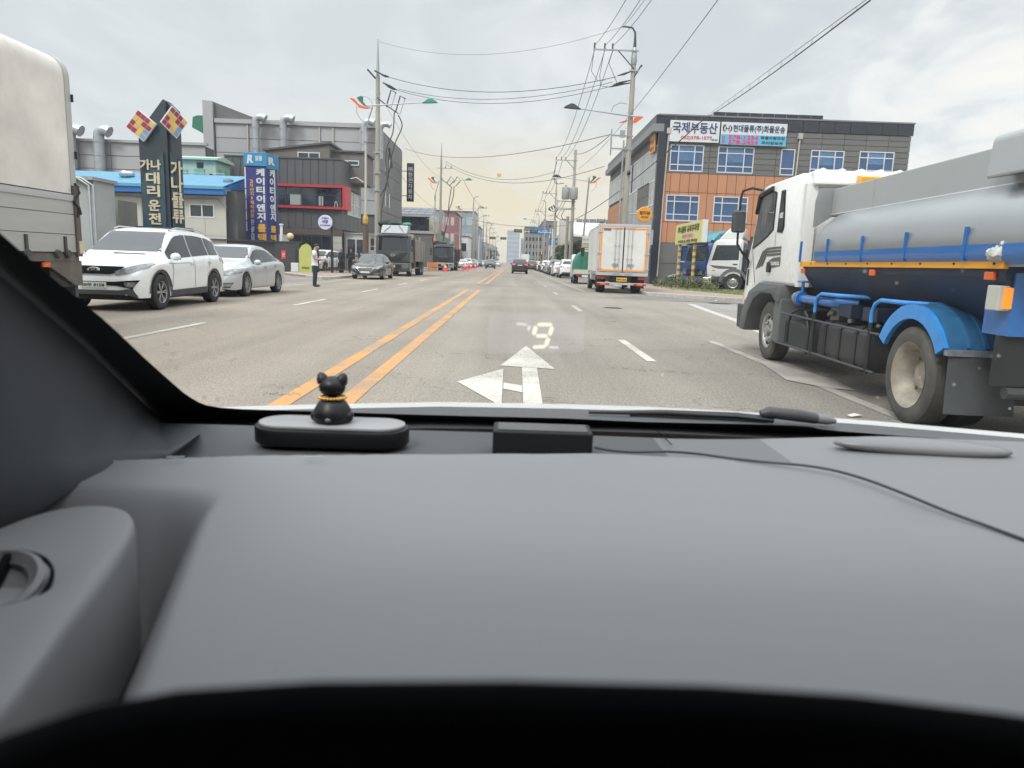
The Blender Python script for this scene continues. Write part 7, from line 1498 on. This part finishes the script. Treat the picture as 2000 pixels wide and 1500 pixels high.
PD=[(-900,1000),(-500,1050),(-60,1050),(0,1030),(70,995),(130,960),(240,905),(330,890),(392,846)]
for (a,b),(c,d) in zip(PE,PD):
    p=glass_pt(a,b,-.012); q=plane_pt(c,d,.945); m1=p.lerp(q,.35)+Vector((.02,-.05,.01)); m2=p.lerp(q,.7)+Vector((.012,-.04,.0))
    if (a,b)==(390,843): m1=p.lerp(q,.35); m2=p.lerp(q,.7)
    for k,v in enumerate((p,p.lerp(m1,.25)+Vector((.004,-.006,0)),m1,m2,q)): pr[k].append(v)
pr.append([v+Vector((-.03,-.01,-.03)) for v in pr[-1]])
MB().grid(pr).build('pillar_trim',DSH2,CAR,smooth=179)
# outer shell so that light enters only through the windows
BODY=paint('own_white',(.80,.80,.80),.25)
RF=mat('headliner',(.30,.30,.29),.9,var=.03)
MB().box(-.95,1.3,-2.3,.33,1.425,1.46).build('roof',RF,CAR,bevel=.01)
for x in (-.96,1.30):
    MB().box(x-.02,x+.02,-2.3,1.25,.25,.93).build('door_panel',DGP,CAR); MB().box(x-.02,x+.02,-.35,-.22,.93,1.42).build('side_pillar',DGP,CAR); MB().box(x-.02,x+.02,-2.3,-1.3,.93,1.42).build('side_pillar',DGP,CAR)
MB().box(-.95,1.3,-2.35,-2.3,.25,1.1).build('tailgate',DGP,CAR); MB().box(-.95,1.3,-2.3,1.4,.2,.25).build('floor',SHB,CAR)
for x in (-.3,.65): MB().box(x-.25,x+.25,-.75,-.6,.35,1.12).build('seat',mat('seat_fabric',(.03,.03,.032),.8),CAR,bevel=.05)
MB().tube([(1.28,.33,1.43),(1.22,1.45,.93)],.04,8).build('right_pillar',DSH2,CAR)
# bonnet and cowl
cr=[(-300,840),(200,805),(420,795),(600,790),(860,785),(1100,789),(1260,794),(1400,801),(1550,810),(1700,821),(1850,834),(2000,847),(2300,880)]
c0=[at(a,b,1.76) for a,b in cr]
MB().grid([[p+Vector((0,-.05,-.02)) for p in c0],[p+Vector((0,-.045,.0068)) for p in c0],c0,[p+Vector((0,.15,-.045)) for p in c0],[p+Vector((0,.6,-.16)) for p in c0],[p+Vector((0,1.0,-.32)) for p in c0]]).build('bonnet',BODY,CAR,smooth=50)
cw=[at(a,b+9,1.64) for a,b in cr]
MB().grid([[p+Vector((0,.05,-.035)) for p in cw],[p+Vector((0,.03,-.008)) for p in cw],cw,[p+Vector((0,-.10,.004)) for p in cw],[p+Vector((0,-.22,-.0)) for p in cw]]).build('cowl',COWL,CAR,smooth=50)
def cp_(px,py,Y=1.56): return at(px,py,Y)
wp_=MB().tube([cp_(1150,805),cp_(1300,806),cp_(1440,812),cp_(1510,820)],[.004,.007,.008,.008],6).build('wiper',BLK,CAR,smooth=60)
MB().tube([cp_(1230,811),cp_(1400,817),cp_(1500,823)],[.003,.004,.004],6).build('wiper_blade',RUB,wp_)
MB().tube([cp_(1485,808),cp_(1500,805),cp_(1560,812),cp_(1595,818)],[.008,.013,.014,.012],8).build('wiper_arm',mat('wiper_black',(.04,.04,.043),.5),wp_,smooth=60)
MB().tube([cp_(1590,817),cp_(1615,820),cp_(1632,823)],[.011,.011,.005],10).build('wiper_cap',mat('wiper_cap_grey',(.16,.165,.175),.5),wp_,smooth=60)
# dome on the right, seam, defroster glints, left vent
c_=plane_pt(1800,874,.944); e_=plane_pt(1972,893,.931)-plane_pt(1625,872,.931)
dm=MB().ball((0,0,0),(e_.length/2,.034,.017),24).build('speaker_cover',mat('dome_grey',(.15,.15,.155),.3,var=.03),CAR,smooth=70,loc=c_); dm.rotation_euler=(0,0,math.atan2(e_.y,e_.x))
vt=MB().lathe([(.036,.0),(.039,.007),(.034,.010),(.030,.004),(.026,.003),(.024,-.003),(.0,-.006)],n=32).build('air_vent',mat('vent_grey',(.12,.12,.125),.5),CAR,smooth=50); vp=plane_pt(-12,1148,.958); vt.location=vp; vt.rotation_euler=(R(22),R(6),0)
MB().box(-.003,.003,-.033,.033,-.004,.008).build('vent_slat',SHB,vt).rotation_euler=(0,0,R(12)); MB().lathe([(.042,-.004),(.045,.0),(.042,.004)],n=32).build('vent_ring',SHB,vt)
MB().tube([plane_pt(1280,838,.926),plane_pt(1312,868,.926)],.0012,4).build('seam',SHB,CAR)
for a,b in ((595,630),(325,360)): MB().tube([plane_pt(a,893,.957),plane_pt(b,892,.957)],.0012,6).build('ledge_glint',GALV,CAR)  # pale metal slivers stand in for glints along the ledge
# head-up digits and box reflection, painted on the glass as glowing film
SPK=film('glass_dust',(.75,.75,.75),1.0,.22); rq=random.Random(31)
for i in range(26):
    x=rq.uniform(500,1950) if i<12 else rq.uniform(1650,1980); y=rq.uniform(150,760) if i<12 else rq.uniform(500,800); q=rq.uniform(1.2,3.2); MB().add([glass_pt(x+q*math.cos(a)*1.2,y+q*math.sin(a),-.0025) for a in [k*math.pi/3 for k in range(6)]],[tuple(range(6))]).build('dust_speck',SPK,CAR,fix=False)
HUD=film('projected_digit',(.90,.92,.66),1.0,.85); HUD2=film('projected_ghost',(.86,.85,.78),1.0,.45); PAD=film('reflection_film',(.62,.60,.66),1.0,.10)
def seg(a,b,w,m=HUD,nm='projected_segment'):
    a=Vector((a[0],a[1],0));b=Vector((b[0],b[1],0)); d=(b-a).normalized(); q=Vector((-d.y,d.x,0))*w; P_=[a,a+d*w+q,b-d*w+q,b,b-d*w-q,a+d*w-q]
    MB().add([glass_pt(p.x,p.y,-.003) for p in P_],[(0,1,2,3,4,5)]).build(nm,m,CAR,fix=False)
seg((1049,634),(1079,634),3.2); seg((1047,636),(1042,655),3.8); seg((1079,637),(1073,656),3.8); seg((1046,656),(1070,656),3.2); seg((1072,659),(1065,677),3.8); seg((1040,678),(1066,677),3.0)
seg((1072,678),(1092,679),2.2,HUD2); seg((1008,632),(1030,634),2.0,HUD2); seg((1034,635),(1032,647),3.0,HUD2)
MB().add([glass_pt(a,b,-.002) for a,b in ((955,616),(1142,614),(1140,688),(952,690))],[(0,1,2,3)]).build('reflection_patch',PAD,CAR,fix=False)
PRT=film('glass_print',(.03,.03,.03),1.0,.75); rn=random.Random(8)
for i in range(14):
    x=516+i*5.2+rn.uniform(-1,1); y=770+rn.uniform(-1.5,1.5); seg((x-1.6,y),(x+1.8,y+rn.uniform(-2,2)),1.1,PRT,'printed_mark')
SMG=film('smudge',(.16,.14,.12),1.0,.20)
for i in range(10):
    x=512+i*8; y=755+rn.uniform(-4,3); seg((x-5,y),(x+5,y+rn.uniform(-2,2)),3.,SMG,'smudge')
for x,y in ((325,670),(338,690),(345,718),(332,702),(400,775),(425,778)): seg((x-6,y),(x+6,y+3),4.,SMG,'smudge')
# ---------------------------------------------------------------- things on the dashboard
st=thing('dashboard_stand','rounded black stand with a light grey top plate at the left of the dashboard','stand',tuple(plane_pt(650,862,.925)))
def pill(L,W,z0,z1,m,name,par,bev=.004):
    P_=[]; 
    for i in range(13): a=-math.pi/2+math.pi*i/12; P_.append((L/2-W/2+W/2*math.cos(a),W/2*math.sin(a)))
    for i in range(13): a=math.pi/2+math.pi*i/12; P_.append((-L/2+W/2+W/2*math.cos(a),W/2*math.sin(a)))
    return MB().prism(P_,z0,z1,'z').build(name,m,par,bevel=bev,smooth=40)
pill(.272,.105,0,.030,mat('stand_black',(.004,.004,.005),.45,var=0,spec=.3),'body',st); pill(.258,.090,.030,.036,mat('stand_plate_grey',(.24,.24,.25),.45,var=.03),'top_plate',st,.002)
base=Vector(st.location)+Vector((0,0,.036))
ct=thing('cat_figurine','small matt black cat figurine with a gold bead collar seen from behind','figurine',tuple(base)); FB=mat('figurine_black',(.005,.005,.006),.4,var=.0,spec=.35)
MB().lathe([(.0,0),(.032,0),(.039,.006),(.040,.016),(.036,.030),(.028,.044),(.020,.052),(.0,.055)],n=28).build('body',FB,ct,smooth=70)
MB().ball((0,0,.077),(.027,.025,.023),22).build('head',FB,ct,smooth=70)
for s in (1,-1): MB().lathe([(.013,-.004),(.0115,.006),(.007,.015),(.0,.019)],n=14).build('ear',FB,ct,smooth=70,loc=(s*.019,0,.090)).rotation_euler=(0,s*R(18),0)
MB().ball((0,-.037,.012),(.007,.005,.005),10).build('tail_stub',mat('tail_grey',(.12,.12,.12),.4),ct,smooth=70)
for s in (1,-1): MB().ball((s*.036,-.004,.014),(.008,.014,.012),12).build('paw',FB,ct,smooth=70)
ct.scale=(.86,.86,.82)
GLD=mat('gold_bead',(.75,.42,.10),.35,.6,var=0)
for i in range(26): a=2*math.pi*i/26; MB().ball((.0265*math.cos(a),.025*math.sin(a),.0545+.0015*math.sin(a)*0),.0035,6).build('bead',GLD,ct,smooth=70)
hb=thing('head_up_display','flat black box with a cable in the middle of the dashboard','device',tuple(plane_pt(1058,884,.925)))
MB().box(-.086,.086,-.02,.05,0,.041).build('housing',mat('hud_black',(.007,.008,.009),.55,var=.05,spec=.3),hb,bevel=.003)
MB().box(-.078,.078,-.012,.042,.0405,.0425).build('lens_plate',mat('hud_lens',(.02,.02,.022),.15,var=0),hb,bevel=.0005)
cb_=[(1162,874,.94),(1195,880,.935),(1240,883,.933),(1300,882,.938),(1360,886,.95),(1420,894,.954),(1500,903,.955),(1570,909,.957),(1630,919,.957),(1690,936,.958),(1760,962,.957),(1850,999,.955),(1930,1028,.952),(2060,1076,.95)]
tag(MB().tube(smoothp([plane_pt(a,b,z) for a,b,z in cb_],5),.0022,8).build('cable',mat('cable_black',(.02,.02,.022),.5,var=0),None,smooth=70),'thin black cable trailing from the display box across the dashboard','cable')

# ---------------------------------------------------------------- haze over the far end of the road
hz=MB().box(-900,900,-80,1000,-1.2,40).build('haze',None)
hm=bpy.data.materials.new('haze_air'); hm.use_nodes=True; t_=hm.node_tree; t_.nodes.clear(); o_=t_.nodes.new('ShaderNodeOutputMaterial'); v_=t_.nodes.new('ShaderNodeVolumePrincipled')
v_.inputs['Color'].default_value=(.93,.95,1,1); v_.inputs['Density'].default_value=.00035; v_.inputs['Anisotropy'].default_value=.2; t_.links.new(v_.outputs[0],o_.inputs['Volume'])
hz.data.materials.clear(); hz.data.materials.append(hm); hz['kind']='stuff'
